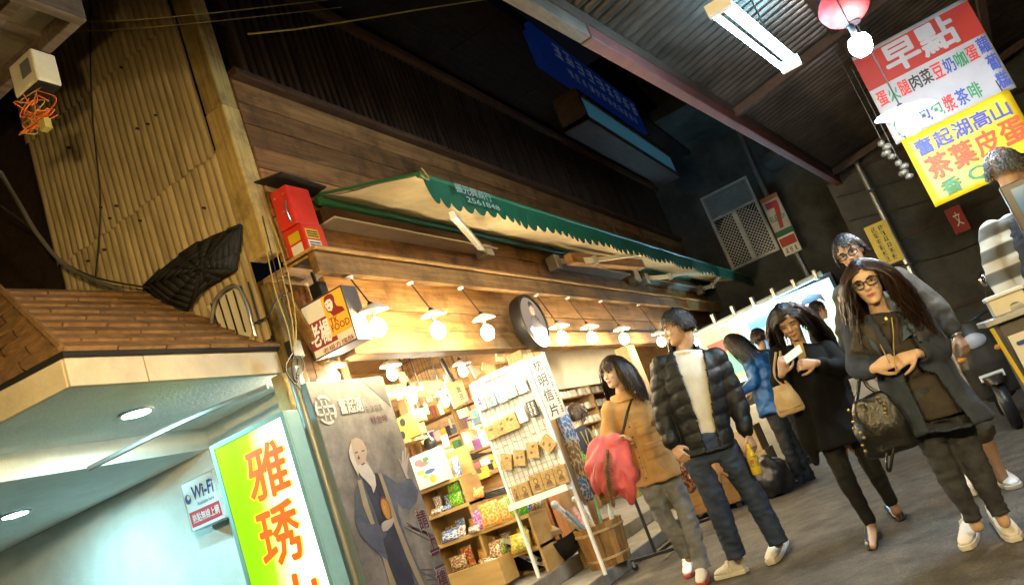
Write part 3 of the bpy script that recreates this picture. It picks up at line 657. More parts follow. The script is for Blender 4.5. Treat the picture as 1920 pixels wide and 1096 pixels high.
for ch, z0, z1, u0, u1 in (('雅', 1.82, 1.50, 0.34, 0.84), ('琇', 1.45, 1.10, 0.28, 0.78), ('山', 1.02, 0.72, 0.30, 0.78)):
    F.text(ch, u0-0.012, zv(z0), u1+0.016, zv(z1), lry, lb, 0.003, 0.035, skew=0.05); F.text(ch, u0, zv(z0), u1, zv(z1), lrd, lb, 0.005, 0.02, skew=0.05)
# wifi sign
xw = 4.30
tl, tr = at(337, 906, X=xw), at(398, 880, X=xw); tl.z = tr.z = (tl.z+tr.z)/2; bl = V((xw, tl.y, tl.z-0.37))
wf, F = signbox('wifi_sign', 'square white Wi-Fi hotspot sign with a red strip on the porch wall', tl, tr, bl, 0.13, mat('wifi_case', (0.55, 0.62, 0.66), 0.4, 0.05), mat('wifi_white', (0.74, 0.78, 0.80), 0.35, 0.04), 0.008)
F.rect(0.06, 0.63, 0.97, 0.93, flat('wifi_red', (0.55, 0.03, 0.04)), wf, 0.004); F.text('Wi-Fi', 0.26, 0.16, 0.90, 0.42, M['inkblue'], wf, 0.004, 0.03, skew=0.03)
F.text('Available here', 0.36, 0.48, 0.86, 0.56, M['ink'], wf, 0.004, 0.004); F.text('熱點無線上網', 0.13, 0.69, 0.92, 0.87, flat('wifi_letter', (0.8, 0.8, 0.8)), wf, 0.007, 0.012)
F.disc(0.13, 0.36, 0.085, 0.10, M['inkblue'], wf, 0.004); F.disc(0.16, 0.33, 0.045, 0.05, bpy.data.materials['wifi_letter'], wf, 0.0055)
# square food sign
xk = 4.33
tl, tr = at(561, 577, X=xk), at(640, 534, X=xk); tl.z = tr.z = (tl.z+tr.z)/2; bl = V((xk, tl.y, at(590, 678, X=xk).z))
tk, F = signbox('food_sign', 'square projecting food sign with TK FOOD lettering and a smiling face print', tl, tr, bl, 0.16, mat('sign_case', (0.10, 0.08, 0.08), 0.5, 0.1), mat('sign_cream', (0.72, 0.64, 0.45), 0.4, 0.05, emit=(0.72, 0.60, 0.36), es=0.30), 0.012)
mo = flat('sign_orange', (0.85, 0.40, 0.03), emit=0.35); mr_ = flat('sign_maroon', (0.28, 0.03, 0.02), emit=0.25); mw = flat('sign_pale', (0.78, 0.70, 0.52), emit=0.3)
F.rect(0.02, 0.36, 0.60, 0.84, mr_, tk, 0.003); F.rect(0.50, 0.03, 0.97, 0.76, mo, tk, 0.0045)
F.text('老楊', 0.04, 0.40, 0.50, 0.80, mw, tk, 0.007, 0.03, skew=0.03)
# face print: hair, cheek, shoulder
F.poly([(0.56, 0.10), (0.60, 0.05), (0.68, 0.04), (0.76, 0.06), (0.79, 0.13), (0.77, 0.22), (0.79, 0.30), (0.90, 0.36), (0.93, 0.44), (0.66, 0.44), (0.62, 0.36), (0.57, 0.32), (0.55, 0.24), (0.53, 0.22), (0.56, 0.17)], mr_, tk, 0.007)
F.poly([(0.57, 0.15), (0.63, 0.12), (0.70, 0.13), (0.73, 0.20), (0.71, 0.29), (0.66, 0.34), (0.59, 0.31), (0.57, 0.25), (0.555, 0.215)], mw, tk, 0.0085)
F.rect(0.58, 0.185, 0.615, 0.20, mr_, tk, 0.01); F.rect(0.645, 0.175, 0.69, 0.19, mr_, tk, 0.01); F.poly([(0.60, 0.265), (0.66, 0.255), (0.63, 0.295)], mr_, tk, 0.01)
F.text('TK', 0.55, 0.45, 0.74, 0.56, mr_, tk, 0.007, 0.02); F.text('FOOD', 0.55, 0.57, 0.95, 0.69, mr_, tk, 0.007, 0.02); F.text('老楊方塊酥', 0.22, 0.87, 0.93, 0.965, mr_, tk, 0.005, 0.012)
MB().box((xk+0.02, 3.36, tl.z+0.01), (xk+0.10, 3.46, tl.z+0.12)).build('transformer_box', M['black'], tk, bevel=0.008)
MB().beam((xk+0.06, 3.42, tl.z), (xk+0.06, 3.42, 2.96), 0.02, 0.02).build('bracket', M['black'], tk)

# red control box under the eave
rbx = thing('red_machine_box', 'red metal motor box with stickers fixed below the awning end', 'machine box', (4.25, 3.3, 2.98))
MB().box((4.14, 3.22, 3.20), (4.38, 3.38, 3.50)).build('upper_case', M['redbox'], rbx, bevel=0.012)
MB().box((4.15, 3.20, 2.97), (4.37, 3.38, 3.197)).build('lower_case', M['redbox'], rbx, bevel=0.012)
MB().box((4.145, 3.23, 2.93), (4.36, 3.37, 2.968)).build('base_plate', M['black'], rbx)
for z, c_, nm in ((3.115, M['yellowvinyl'], 'sticker'), (3.03, M['paper'], 'sticker')):
    MB().box((4.148, 3.24, z-0.035), (4.1495, 3.34, z+0.035)).build(nm, c_, rbx); MB().box((4.17, 3.198, z-0.035), (4.30, 3.1995, z+0.035)).build(nm, c_, rbx)
    for k in range(3): MB().box((4.18, 3.1965, z-0.024+k*0.018), (4.29, 3.1978, z-0.014+k*0.018)).build('print_line', M['ink'], rbx)
for y, z in ((3.26, 3.44), (3.34, 3.44), (3.30, 3.32), (3.26, 3.23)): MB().lathe([(0.008, 0), (0.008, -0.006)], (4.14, y, z), (1, 0, 0), 8).build('screw', M['steel'], rbx)
MB().tube(curve([(4.13, 3.25, 3.38), (4.11, 3.25, 3.3), (4.13, 3.26, 3.24)]), 0.006, 6).build('handle', M['steel'], rbx); MB().lathe([(0.014, 0), (0.022, -0.03), (0.018, -0.075), (0.002, -0.085)], (4.30, 3.28, 2.93), (0, 0, 1), 12).build('glass_bulb', mat('unlit_bulb', (0.3, 0.3, 0.3), 0.1, 0.1), rbx, smooth=True)
MB().slab([(4.06, 3.15, 3.53), (4.50, 3.15, 3.50), (4.62, 3.40, 3.56), (4.05, 3.40, 3.58)], (0, 0, 0.012)).build('rain_cover', M['tarp'], rbx)

# round portrait sign
rc = V((7.32, 3.22, 2.52)); R_ = 0.29
rs = thing('round_portrait_sign', 'round sign in a dark frame with a painted portrait of a seated figure', 'sign', rc-V((0, 0, R_)))
MB().lathe([(R_, -0.12), (R_+0.012, -0.06), (R_, 0.0), (R_-0.03, 0.0), (R_-0.03, -0.02)], rc, (0, -1, 0), 48).build('frame', M['black'], rs, smooth=40)
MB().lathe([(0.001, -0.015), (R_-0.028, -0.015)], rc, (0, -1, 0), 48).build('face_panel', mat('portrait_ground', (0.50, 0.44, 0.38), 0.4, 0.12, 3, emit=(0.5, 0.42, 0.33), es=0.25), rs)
F = Face(rc+V((-R_, 0.010, R_)), rc+V((R_, 0.010, R_)), rc+V((-R_, 0.010, -R_)))
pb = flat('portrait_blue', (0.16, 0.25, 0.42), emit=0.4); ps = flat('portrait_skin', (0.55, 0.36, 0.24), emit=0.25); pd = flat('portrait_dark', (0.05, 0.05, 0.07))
F.poly([(0.18, 0.66), (0.30, 0.60), (0.72, 0.60), (0.84, 0.68), (0.76, 0.84), (0.62, 0.92), (0.38, 0.92), (0.24, 0.83)], pb, rs, 0.008)
F.poly([(0.34, 0.64), (0.38, 0.45), (0.46, 0.39), (0.58, 0.39), (0.67, 0.46), (0.72, 0.64)], pd, rs, 0.010)
F.disc(0.52, 0.29, 0.085, 0.12, ps, rs, 0.012); F.poly([(0.435, 0.27), (0.45, 0.17), (0.52, 0.13), (0.60, 0.17), (0.61, 0.26), (0.55, 0.20)], pd, rs, 0.0135)
MB().tube([rc+V((0.1, 0.06, R_)), rc+V((0.1, 0.06, 0.42))], 0.008, 6).build('hanger', M['black'], rs)

# vertical old man poster
XA, XB, ZT, ZB = 3.955, 4.775, 2.115, 0.18
po = thing('poster_board', 'tall grey poster board showing a white bearded man in a dark robe waving', 'poster', (4.37, 3.4, ZB))
MB().box((XA, 3.400, ZB), (XB, 3.445, ZT)).build('board', mat('poster_edge', (0.16, 0.21, 0.23), 0.5, 0.1), po, bevel=0.003)
MB().box((XA+0.05, 3.41, 0.26), (XB-0.05, 3.43, ZB)).build('foot', M['black'], po)
def poster_bg():
    mt, n, b = nodes('poster_ground'); tc = N(n, 'ShaderNodeTexCoord')
    n1 = N(n, 'ShaderNodeTexNoise'); n1.inputs['Scale'].default_value = 3.2; n1.inputs['Detail'].default_value = 9; n1.inputs['Roughness'].default_value = 0.72
    n.links.new(tc.outputs['Object'], n1.inputs['Vector']); r = ramp(n, [(0.045, 0.04, 0.037), (0.13, 0.117, 0.11), (0.24, 0.22, 0.21)], [0.3, 0.5, 0.7]); n.links.new(n1.outputs['Fac'], r.inputs[0])
    n.links.new(r.outputs[0], b.inputs['Base Color']); b.inputs['Roughness'].default_value = 0.45; return mt
MB().box((XA+0.004, 3.397, ZB+0.004), (XB-0.004, 3.3995, ZT-0.004)).build('print_ground', poster_bg(), po)
F = Face((XA, 3.397, ZT), (XB, 3.397, ZT), (XA, 3.397, ZB))
def PX(x, y):
    p = at(x, y, Y=3.397); return ((p.x-XA)/(XB-XA), (ZT-p.z)/(ZT-ZB))
def P6(pts): return [(min(0.988, u), v) for u, v in [PX(560+x/2.767, 700+y/2.767) for x, y in pts]]
pm = {}
def pf(k, c, v=0.25, s=7): pm[k] = mat('poster_'+k, sh(c, 0.62), 0.45, v, s); return pm[k]
pf('robe', (0.035, 0.04, 0.07), 0.45); pf('robe2', (0.09, 0.105, 0.16), 0.4); pf('band', (0.36, 0.29, 0.18), 0.15); pf('inner', (0.02, 0.018, 0.035), 0.3); pf('skin', (0.50, 0.38, 0.30), 0.12); pf('beard', (0.62, 0.58, 0.56), 0.12, 20); pf('food', (0.55, 0.26, 0.05), 0.4, 20); pf('bowl', (0.20, 0.05, 0.03), 0.2); pf('dark', (0.06, 0.05, 0.05), 0.2); pf('track', (0.12, 0.10, 0.10), 0.2); pf('dark_corner', (0.07, 0.075, 0.08), 0.2); pf('stone', (0.46, 0.43, 0.40), 0.2, 12); pf('purple', (0.10, 0.015, 0.04), 0.1); pf('pale', (0.60, 0.57, 0.54), 0.06); pf('hand', (0.46, 0.40, 0.37), 0.12)
F.poly([PX(674, 709), PX(713, 704), PX(733, 762)], pm['dark_corner'], po, 0.0012)   # dark corner at the top right
# railway track
for a, b in (((545, 792), (735, 875)), ((560, 770), (740, 850)), ((600, 1010), (790, 1092))): F.poly(P6([a, b, (b[0], b[1]+6), (a[0], a[1]+6)]), pm['track'], po, 0.0014)
for k in range(4): F.poly(P6([(560+k*20, 790+k*9), (575+k*20, 782+k*9), (640+k*22, 812+k*8), (625+k*22, 820+k*8)]), pm['track'], po, 0.0010)
for k in range(6): F.poly(P6([(620+k*18, 1020+k*26), (632+k*18, 1012+k*26), (700+k*18, 1010+k*26), (694+k*18, 1020+k*26)]), pm['track'], po, 0.0016)
# figure: robe, sleeves, bands, beard, head, hand, bowl of food
F.poly(P6([(310, 545), (345, 530), (400, 512), (450, 525), (500, 560), (545, 570), (560, 540), (585, 545), (620, 610), (612, 660), (580, 700), (540, 695), (510, 660), (515, 720), (560, 860), (620, 1000), (655, 1096), (470, 1096), (430, 950), (380, 900), (330, 850), (295, 780), (310, 720), (292, 690), (290, 610)]), pm['robe2'], po, 0.0022)
F.poly(P6([(330, 545), (400, 512), (440, 560), (470, 660), (500, 780), (570, 960), (600, 1096), (490, 1096), (455, 930), (430, 830), (390, 700), (350, 600)]), pm['robe'], po, 0.0032)
F.poly(P6([(302, 556), (322, 548), (360, 680), (392, 778), (372, 785), (330, 680)]), pm['band'], po, 0.0042); F.poly(P6([(408, 516), (428, 522), (470, 640), (520, 790), (590, 960), (650, 1096), (622, 1096), (560, 960), (500, 800), (440, 620)]), pm['band'], po, 0.0042)
F.poly(P6([(430, 950), (455, 965), (505, 1096), (470, 1096)]), pm['band'], po, 0.0042)
F.poly(P6([(385, 525), (410, 520), (450, 640), (430, 650), (405, 610)]), pm['inner'], po, 0.0046)
F.poly(P6([(292, 690), (330, 770), (390, 785), (440, 790), (455, 830), (430, 870), (450, 930), (380, 905), (320, 840), (290, 770)]), pm['robe2'], po, 0.0050)
F.poly(P6([(262, 380), (270, 345), (295, 332), (325, 345), (345, 380), (352, 410), (345, 450), (362, 470), (335, 490), (300, 485), (272, 440)]), pm['skin'], po, 0.0056)
F.poly(P6([(256, 400), (266, 360), (276, 400), (290, 450), (312, 500), (305, 530), (280, 480), (262, 440)]), pm['beard'], po, 0.0060)
F.poly(P6([(300, 480), (320, 468), (345, 465), (362, 478), (392, 530), (398, 580), (385, 620), (372, 585), (350, 560), (320, 530), (305, 505)]), pm['beard'], po, 0.0064)
for q in ([(287, 410), (302, 404), (303, 410), (288, 416)], [(322, 400), (337, 396), (338, 402), (323, 406)], [(305, 425), (315, 440), (308, 446), (302, 444)], [(318, 470), (336, 463), (342, 468), (326, 476)]): F.poly(P6(q), pm['dark'], po, 0.0072)
F.poly(P6([(515, 440), (522, 445), (532, 470), (534, 400), (541, 402), (545, 460), (548, 380), (555, 384), (554, 450), (563, 420), (568, 426), (562, 480), (560, 520), (570, 545), (556, 545), (538, 500)]), pm['hand'], po, 0.0050)
F.disc(*PX(560+447/2.767, 700+700/2.767), 0.058, 0.042, pm['bowl'], po, 0.0072, n=24); F.disc(*PX(560+447/2.767, 700+702/2.767), 0.047, 0.035, pm['food'], po, 0.0080, n=18)
F.poly(P6([(425, 780), (440, 765), (470, 755), (485, 745), (490, 760), (478, 790), (455, 815), (432, 820), (424, 800)]), pm['hand'], po, 0.0088)
# emblem and lettering
cu, cv_ = PX(560+138/2.767, 700+188/2.767)
for k in range(18):
    a0, a1 = 2*math.pi*k/18, 2*math.pi*(k+1)/18
    if k in (2, 7, 11, 16): continue
    F.poly([(cu+0.118*math.cos(a0), cv_+0.052*math.sin(a0)), (cu+0.118*math.cos(a1), cv_+0.052*math.sin(a1)), (cu+0.095*math.cos(a1), cv_+0.042*math.sin(a1)), (cu+0.095*math.cos(a0), cv_+0.042*math.sin(a0))], pm['pale'], po, 0.004, 'emblem')
for a, b, c_, d in ((-0.09, -0.014, 0.09, -0.006), (-0.09, 0.012, 0.09, 0.02), (-0.035, -0.034, -0.02, 0.036), (0.02, -0.034, 0.035, 0.036)): F.rect(cu+a, cv_+b, cu+c_, cv_+d, pm['pale'], po, 0.004, 'emblem')
a, b = PX(560+196/2.767, 700+120/2.767), PX(560+362/2.767, 700+240/2.767)
F.text('奮起湖', a[0], a[1]+0.012, b[0]-0.02, a[1]+0.068, pm['dark'], po, 0.0036, 0.03); F.text('奮起湖', a[0]-0.01, a[1]+0.008, b[0]-0.03, a[1]+0.064, pm['pale'], po, 0.0044, 0.018)
F.marks(b[0]-0.01, a[1]+0.043, b[0]+0.24, a[1]+0.072, 4, 1, pm['dark'], po, 0.0036); F.text('林金坤', b[0]+0.02, a[1]+0.085, b[0]+0.25, a[1]+0.115, pm['purple'], po, 0.0036, 0.01)
for ch, (x, y), s in (('請', (640, 755), 1), ('上', (688, 870), 1), ('二', (718, 965), 0.8), ('樓', (745, 1070), 1)):
    u, v = PX(560+x/2.767, 700+y/2.767); F.text(ch, u-0.075, v-0.036*s, u+0.075, v+0.036*s, pm['stone'], po, 0.003, 0.045); F.text(ch, u-0.07, v-0.034*s, u+0.07, v+0.034*s, pm['purple'], po, 0.004, 0.02)

# menu banners on the right
xs_ = 7.3
tl, tr = at(1596, 108, X=xs_), at(1815, 4, X=xs_); zt = (tl.z+tr.z)/2+0.02; zm = at(1650, 200, X=xs_).z; 
y0, y1 = tl.y, at(1922, 165, X=xs_).y-0.02
zb = at(1765, 384, X=xs_).z; zmid = at(1700, 262, X=xs_).z
y1 = at(1815, 4, X=xs_).y
wb = thing('white_menu_banner', 'white breakfast menu banner with a red heading strip', 'banner', (xs_, (y0+y1)/2, zmid))
def hang(name, ya, yb, za, zb_, mt, parent, x, curl=0.012):
    mb = MB(); mb.grid(lambda u, v: (x+curl*math.sin(u*5+v*2), ya+(yb-ya)*u, za+(zb_-za)*v), 12, 12); o = mb.build(name, mt, parent, smooth=True)
    md = o.modifiers.new('s', 'SOLIDIFY'); md.thickness = 0.004; return o
hang('sheet', y0, y1, zt, zmid, M['whitevinyl'], wb, xs_, 0.004)
F = Face((xs_-0.006, y0, zt), (xs_-0.006, y1, zt), (xs_-0.006, y0, zmid))
F.rect(0.0, 0.04, 1.0, 0.40, M['redvinyl'], wb, 0.001)
F.text('早點', 0.22, 0.05, 0.82, 0.36, M['whitevinyl'], wb, 0.004, 0.03)
cols = [M['inkred'], M['inkgreen'], M['inkred'], M['ink'], M['ink'], M['inkred'], M['inkblue'], M['inkgreen'], M['inkred']]
for i, (a, b) in enumerate((('蛋', '饅'), ('火', '頭'), ('腿', '包'), ('肉', '包'), ('菜', '漿'), ('豆', '茶'), ('奶', '啡'), ('咖', ''), ('蛋', ''))):
    F.text(a, 0.03+i*0.096, 0.45, 0.115+i*0.096, 0.60, cols[i], wb, 0.004, 0.02)
    if b: F.text(b, 0.05+i*0.105, 0.78, 0.14+i*0.105, 0.94, [M['inkgreen'], M['inkred'], M['inkblue'], M['inkgreen'], M['inkred'], M['inkblue'], M['inkgreen']][i], wb, 0.004, 0.02)
for i, ch in enumerate('蘿蔔糕'): F.text(ch, 0.90, 0.42+i*0.19, 0.985, 0.58+i*0.19, M['inkblue'], wb, 0.004, 0.02)
for y in (y0-0.05, y1+0.05): MB().tube([(xs_, y, zt), (xs_, y, zt+0.7)], 0.004, 5).build('string', M['cablek'], wb)
yb_ = thing('yellow_menu_banner', 'yellow banner with red and blue Chinese lettering below the white menu', 'banner', (xs_-0.03, (y0+y1)/2, zb))
ya0 = y0-0.04; ya1 = y1+0.06
hang('sheet', ya0, ya1, zmid+0.01, zb, M['yellowvinyl'], yb_, xs_-0.03)
F = Face((xs_-0.045, ya0, zmid+0.01), (xs_-0.045, ya1, zmid+0.01), (xs_-0.045, ya0, zb))
for i, ch in enumerate('奮起湖高山'): F.text(ch, 0.08+i*0.175, 0.10, 0.235+i*0.175, 0.32, M['inkblue'], yb_, 0.004, 0.02)
for i, ch in enumerate('茶葉皮蛋'): F.text(ch, 0.09+i*0.225, 0.36, 0.295+i*0.225, 0.68, flat('banner_red', (0.70, 0.06, 0.01)) if i == 0 else bpy.data.materials['banner_red'], yb_, 0.004, 0.03)
for i, ch in enumerate('香Q'): F.text(ch, 0.12+i*0.25, 0.73, 0.30+i*0.25, 0.93, M['inkgreen'], yb_, 0.004, 0.02)
for y in (ya0-0.04, ya1+0.04): MB().tube([(xs_-0.03, y, zmid), (xs_, y, zmid+0.12)], 0.004, 5).build('string', M['cablek'], yb_)
# small pale ornaments hung by the lamp
for (x, y), nm in (((1664, 285), 'upper'), ((1697, 322), 'lower')):
    p = at(x, y, X=6.6); t = thing('hanging_ornament', '%s of two pale beaded ornaments hanging beside the menu banners' % nm, 'ornament', p, 'pale ornaments beside the banners')
    for k, r in enumerate((0.026, 0.034, 0.038, 0.03)): MB().ell(p+V((0, 0.012*(-1)**k, 0.08-k*0.042)), (r, 0, 0), (0, r, 0), (0, 0, 0.026), 12, 8).build('bead', mat('ornament', (0.035, 0.032, 0.022), 0.6) if 'ornament' not in bpy.data.materials else bpy.data.materials['ornament'], t, smooth=True)
    MB().tube([p+V((0, 0, 0.1)), p+V((0, 0, 0.9))], 0.003, 5).build('string', M['cablek'], t)

# convenience store sign far away
def xsign(name, label, pts, X_, mt, cat='sign', depth=0.08):
    a = [at(x, y, X=X_) for x, y in pts]; ys = [q.y for q in a]; zs = [q.z for q in a]
    tl = V((X_, max(ys), max(zs))); tr = V((X_, min(ys), max(zs))); bl = V((X_, max(ys), min(zs)))
    F = Face(tl, tr, bl); t = thing(name, label, cat, F.p(0.5, 1)); MB().box(tl, (X_+depth, min(ys), min(zs))).build('panel', mt, t, bevel=0.004); return t, F
ss, F = xsign('store_sign', 'red green and white convenience store sign on the far house', ((1424, 375), (1493, 440)), 15.9, mat('store_white', (0.42, 0.40, 0.36), 0.5, 0.2))
F.rect(0.0, 0.78, 1, 1.0, flat('store_green', (0.01, 0.12, 0.06)), ss, 0.004); F.rect(0, 0.0, 1, 0.10, flat('store_orange', (0.45, 0.13, 0.04)), ss, 0.004); F.poly([(0.15, 0.14), (0.85, 0.14), (0.85, 0.28), (0.58, 0.74), (0.36, 0.74), (0.55, 0.28), (0.15, 0.28)], flat('store_red', (0.40, 0.03, 0.02)), ss, 0.004)
F.text('ELEVEn', 0.08, 0.44, 0.92, 0.56, bpy.data.materials['store_green'], ss, 0.007, 0.02)
s2, F = xsign('small_shop_sign', 'small red and white sign under the convenience store sign', ((1457, 447), (1504, 467)), 15.85, M['paper']); F.rect(0.05, 0.1, 0.95, 0.55, bpy.data.materials['store_red'], s2, 0.004); F.marks(0.1, 0.6, 0.9, 0.94, 3, 1, M['ink'], s2, 0.004)
s3, F = xsign('yellow_vertical_sign', 'yellow vertical sign behind the bespectacled man', ((1619, 428), (1697, 484)), 11.5, mat('old_yellow', (0.55, 0.42, 0.03), 0.5, 0.15))
F.marks(0.18, 0.06, 0.82, 0.94, 2, 6, M['ink'], s3, 0.004)
s4, F = xsign('red_paper_notice', 'dark red notice with white lettering below the yellow banner', ((1770, 395), (1822, 428)), 12.5, M['redvinyl']); F.text('文', 0.3, 0.2, 0.75, 0.75, M['paper'], s4, 0.004)
# wall behind the stalls on the right
rw = thing('stall_back_wall', 'dark stained wall behind the parked scooter and the menu banners', 'wall', (13, -3, 0))
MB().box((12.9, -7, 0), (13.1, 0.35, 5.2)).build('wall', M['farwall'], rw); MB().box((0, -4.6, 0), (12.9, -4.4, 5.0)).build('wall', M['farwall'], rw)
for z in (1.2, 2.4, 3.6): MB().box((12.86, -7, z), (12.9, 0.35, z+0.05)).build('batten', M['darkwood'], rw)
# ================================================================== GOODS OF THE SHOP
def colr(name, c, rough=0.5, v=0.2, s=12, **k): 
    if name in bpy.data.materials: return bpy.data.materials[name]
    return mat(name, c, rough, v, s, **k)
def C7(x, y, X_): return at(860+x/3.654, 660+y/3.654, X=X_)
def C8(x, y, X_): return at(780+x/4.644, 860+y/4.644, X=X_)
carve = mat('carved_wood', (0.40, 0.27, 0.11), 0.6, 0.35, 22, 0.9, 90)
carve2 = mat('carved_wood_dark', (0.13, 0.075, 0.03), 0.6, 0.3, 22)
# ---- postcard rack
RX = 6.35
a, b, c_, d = C7(65, 245, RX), C7(440, 75, RX), C7(790, 900, RX), C7(390, 1045, RX)
ry0, ry1, rz1, rz0 = (a.y+d.y)/2, (b.y+c_.y)/2, (a.z+b.z)/2, (c_.z+d.z)/2
rk = thing('postcard_rack', 'white wire grid rack hung with postcards and carved wooden tablets', 'display rack', (RX, (ry0+ry1)/2, 0.12))
wpaint = mat('rack_paint', (0.78, 0.78, 0.76), 0.4, 0.08)
for y in (ry0, ry1): MB().box((RX, y-0.014, 0.12), (RX+0.03, y+0.014, rz1+0.02)).build('upright', wpaint, rk, bevel=0.004)
for z in (rz0-0.02, rz1): MB().box((RX+0.002, ry1+0.015, z), (RX+0.028, ry0-0.015, z+0.03)).build('crossbar', wpaint, rk, bevel=0.003)
MB().box((RX+0.02, ry1, rz0), (RX+0.028, ry0, rz1)).build('back_panel', mat('rack_back', (0.78, 0.78, 0.77), 0.6, 0.1, 5), rk)
g = MB(); nyy, nzz = 12, 22
for i in range(nyy+1): g.box((RX+0.008, ry1+(ry0-ry1)*i/nyy-0.0022, rz0), (RX+0.013, ry1+(ry0-ry1)*i/nyy+0.0022, rz1))
for i in range(nzz+1): g.box((RX+0.003, ry1, rz0+(rz1-rz0)*i/nzz-0.0022), (RX+0.0075, ry0, rz0+(rz1-rz0)*i/nzz+0.0022))
g.build('wire_grid', M['steel'], rk)
MB().box((RX-0.09, ry1, rz0-0.03), (RX, ry0, rz0-0.018)).build('tray', wpaint, rk); MB().box((RX-0.095, ry1, rz0-0.03), (RX-0.088, ry0, rz0+0.025)).build('tray_lip', wpaint, rk)
hk = MB()
for i in range(6):
    for j in range(6):
        y, z = ry1+(ry0-ry1)*(i+0.5)/6, rz0+(rz1-rz0)*(j+0.9)/6.3
        MB().tube([(RX, y, z), (RX-0.05, y, z-0.004), (RX-0.06, y, z+0.012)], 0.004, 5).build('hook', M['steel'], rk)
Fh = Face(C7(140, 178, RX-0.01), C7(322, 96, RX-0.01), C7(152, 215, RX-0.01))
t = thing('rack_header_card', 'white header card standing on top of the postcard rack', 'card', Fh.p(0.5, 1)); MB().slab([Fh.p(0, 0), Fh.p(1, 0), Fh.p(1, 1), Fh.p(0, 1)], -Fh.n*0.01).build('board', M['paper'], t); Fh.marks(0.08, 0.2, 0.92, 0.8, 10, 1, M['ink'], t, 0.003)
def hangitem(name, label, cat, cx, cy, w, h, mt, grp, tilt=0.0, depth=0.03, deco=None, X_=None, cc=C7, scale=3.654):
    X_ = X_ or RX-0.035; p = cc(cx, cy, X_); k = X_/FPX*1.09/scale
    W_, H_ = w*k*1.16, h*k*1.0
    ca, sa = math.cos(tilt), math.sin(tilt); rr = V((0, -ca, sa)); uu = V((0, sa, ca))
    t = thing(name, label, cat, p-uu*H_/2, grp)
    MB().obox(p, rr*W_/2, uu*H_/2, V((depth/2, 0, 0))).build('body', mt, t, bevel=0.003)
    F = Face(p-rr*W_/2+uu*H_/2-V((depth/2, 0, 0)), p+rr*W_/2+uu*H_/2-V((depth/2, 0, 0)), p-rr*W_/2-uu*H_/2-V((depth/2, 0, 0)))
    if deco: deco(F, t)
    return t
def deco_card(cols):
    def f(F, t):
        F.rect(0.08, 0.06, 0.92, 0.22, cols[0], t, 0.0015)
        for i in range(3): 
            for j in range(2): F.rect(0.15+j*0.38, 0.34+i*0.2, 0.45+j*0.38, 0.46+i*0.2, cols[(i+j) % len(cols)], t, 0.0015)
    return f
def deco_photo(cols):
    def f(F, t):
        F.rect(0.06, 0.05, 0.94, 0.95, cols[0], t, 0.0012); r = random.Random(len(cols)*7+int(F.o.y*1000))
        for i in range(7): F.disc(r.uniform(0.2, 0.8), r.uniform(0.2, 0.85), r.uniform(0.06, 0.2), r.uniform(0.05, 0.14), cols[1+i % (len(cols)-1)], t, 0.002+0.0002*i, n=9)
    return f
def deco_tablet(seed, frame=False):
    def f(F, t):
        r = random.Random(seed)
        if frame:
            for q in ((0.05, 0.04, 0.95, 0.11), (0.05, 0.89, 0.95, 0.96), (0.05, 0.11, 0.15, 0.89), (0.85, 0.11, 0.95, 0.89)): F.rect(*q, carve, t, 0.006, 'raised_border')
            F.disc(0.5, 0.36, 0.20, 0.17, carve2, t, 0.001, 'carving', 14); F.disc(0.5, 0.36, 0.13, 0.11, carve, t, 0.002, 'carving', 12); F.poly([(0.24, 0.84), (0.30, 0.58), (0.45, 0.52), (0.55, 0.52), (0.70, 0.58), (0.76, 0.84)], carve2, t, 0.0015, 'carving')
            for i in range(3): F.rect(0.26, 0.74+i*0.04, 0.74, 0.755+i*0.04, carve, t, 0.003, 'carving')
        else:
            for i in range(5):
                x, y = r.uniform(0.15, 0.6), r.uniform(0.12, 0.7); F.poly([(x, y), (x+0.25, y-0.05), (x+0.30, y+0.03), (x+0.12, y+0.16), (x+0.02, y+0.12)], carve2 if i % 2 else carve, t, 0.0015+0.0005*i, 'carving')
    return f
pk = dict(w=colr('pk_white', (0.66, 0.68, 0.70)), b=colr('pk_blue', (0.06, 0.14, 0.38)), p=colr('pk_pink', (0.60, 0.20, 0.22)), g=colr('pk_green', (0.08, 0.26, 0.10)), k=colr('pk_black', (0.03, 0.03, 0.04)), y=colr('pk_yellow', (0.65, 0.48, 0.08)), v=colr('pk_violet', (0.24, 0.10, 0.28)), c=colr('pk_cyan', (0.25, 0.45, 0.55)))
G1 = 'postcard packs on the rack'
hangitem('postcard_pack', 'leftmost postcard pack of the rack top row, grey floral picture', 'postcards', 145, 345, 62, 118, pk['w'], G1, 0.05, deco=deco_photo([pk['c'], pk['w'], pk['k'], pk['v']]))
hangitem('postcard_pack', 'colourful picture postcard pack second in the rack top row', 'postcards', 220, 316, 64, 118, pk['c'], G1, 0.0, deco=deco_photo([pk['c'], pk['v'], pk['y'], pk['g'], pk['w']]))
hangitem('postcard_pack', 'white postcard pack with blue dots in the middle of the top row', 'postcards', 292, 286, 64, 118, pk['w'], G1, deco=deco_card([pk['c'], pk['b']]))
hangitem('postcard_pack', 'white postcard pack with pink print, fourth in the top row', 'postcards', 358, 252, 64, 118, pk['w'], G1, deco=deco_card([pk['p'], pk['p']]))
hangitem('postcard_pack', 'white and teal postcard pack at the right end of the top row', 'postcards', 432, 222, 64, 118, pk['w'], G1, deco=deco_card([pk['w'], pk['c']]))
hangitem('postcard_pack', 'white postcard pack with bold blue lettering in the second row', 'postcards', 434, 424, 60, 112, pk['w'], G1, deco=lambda F, t: F.marks(0.1, 0.08, 0.9, 0.92, 2, 3, pk['b'], t, 0.002))
hangitem('postcard_pack', 'black postcard pack with white lettering in the second row', 'postcards', 508, 385, 60, 112, pk['k'], G1, deco=lambda F, t: F.marks(0.1, 0.06, 0.9, 0.94, 2, 3, pk['w'], t, 0.002))
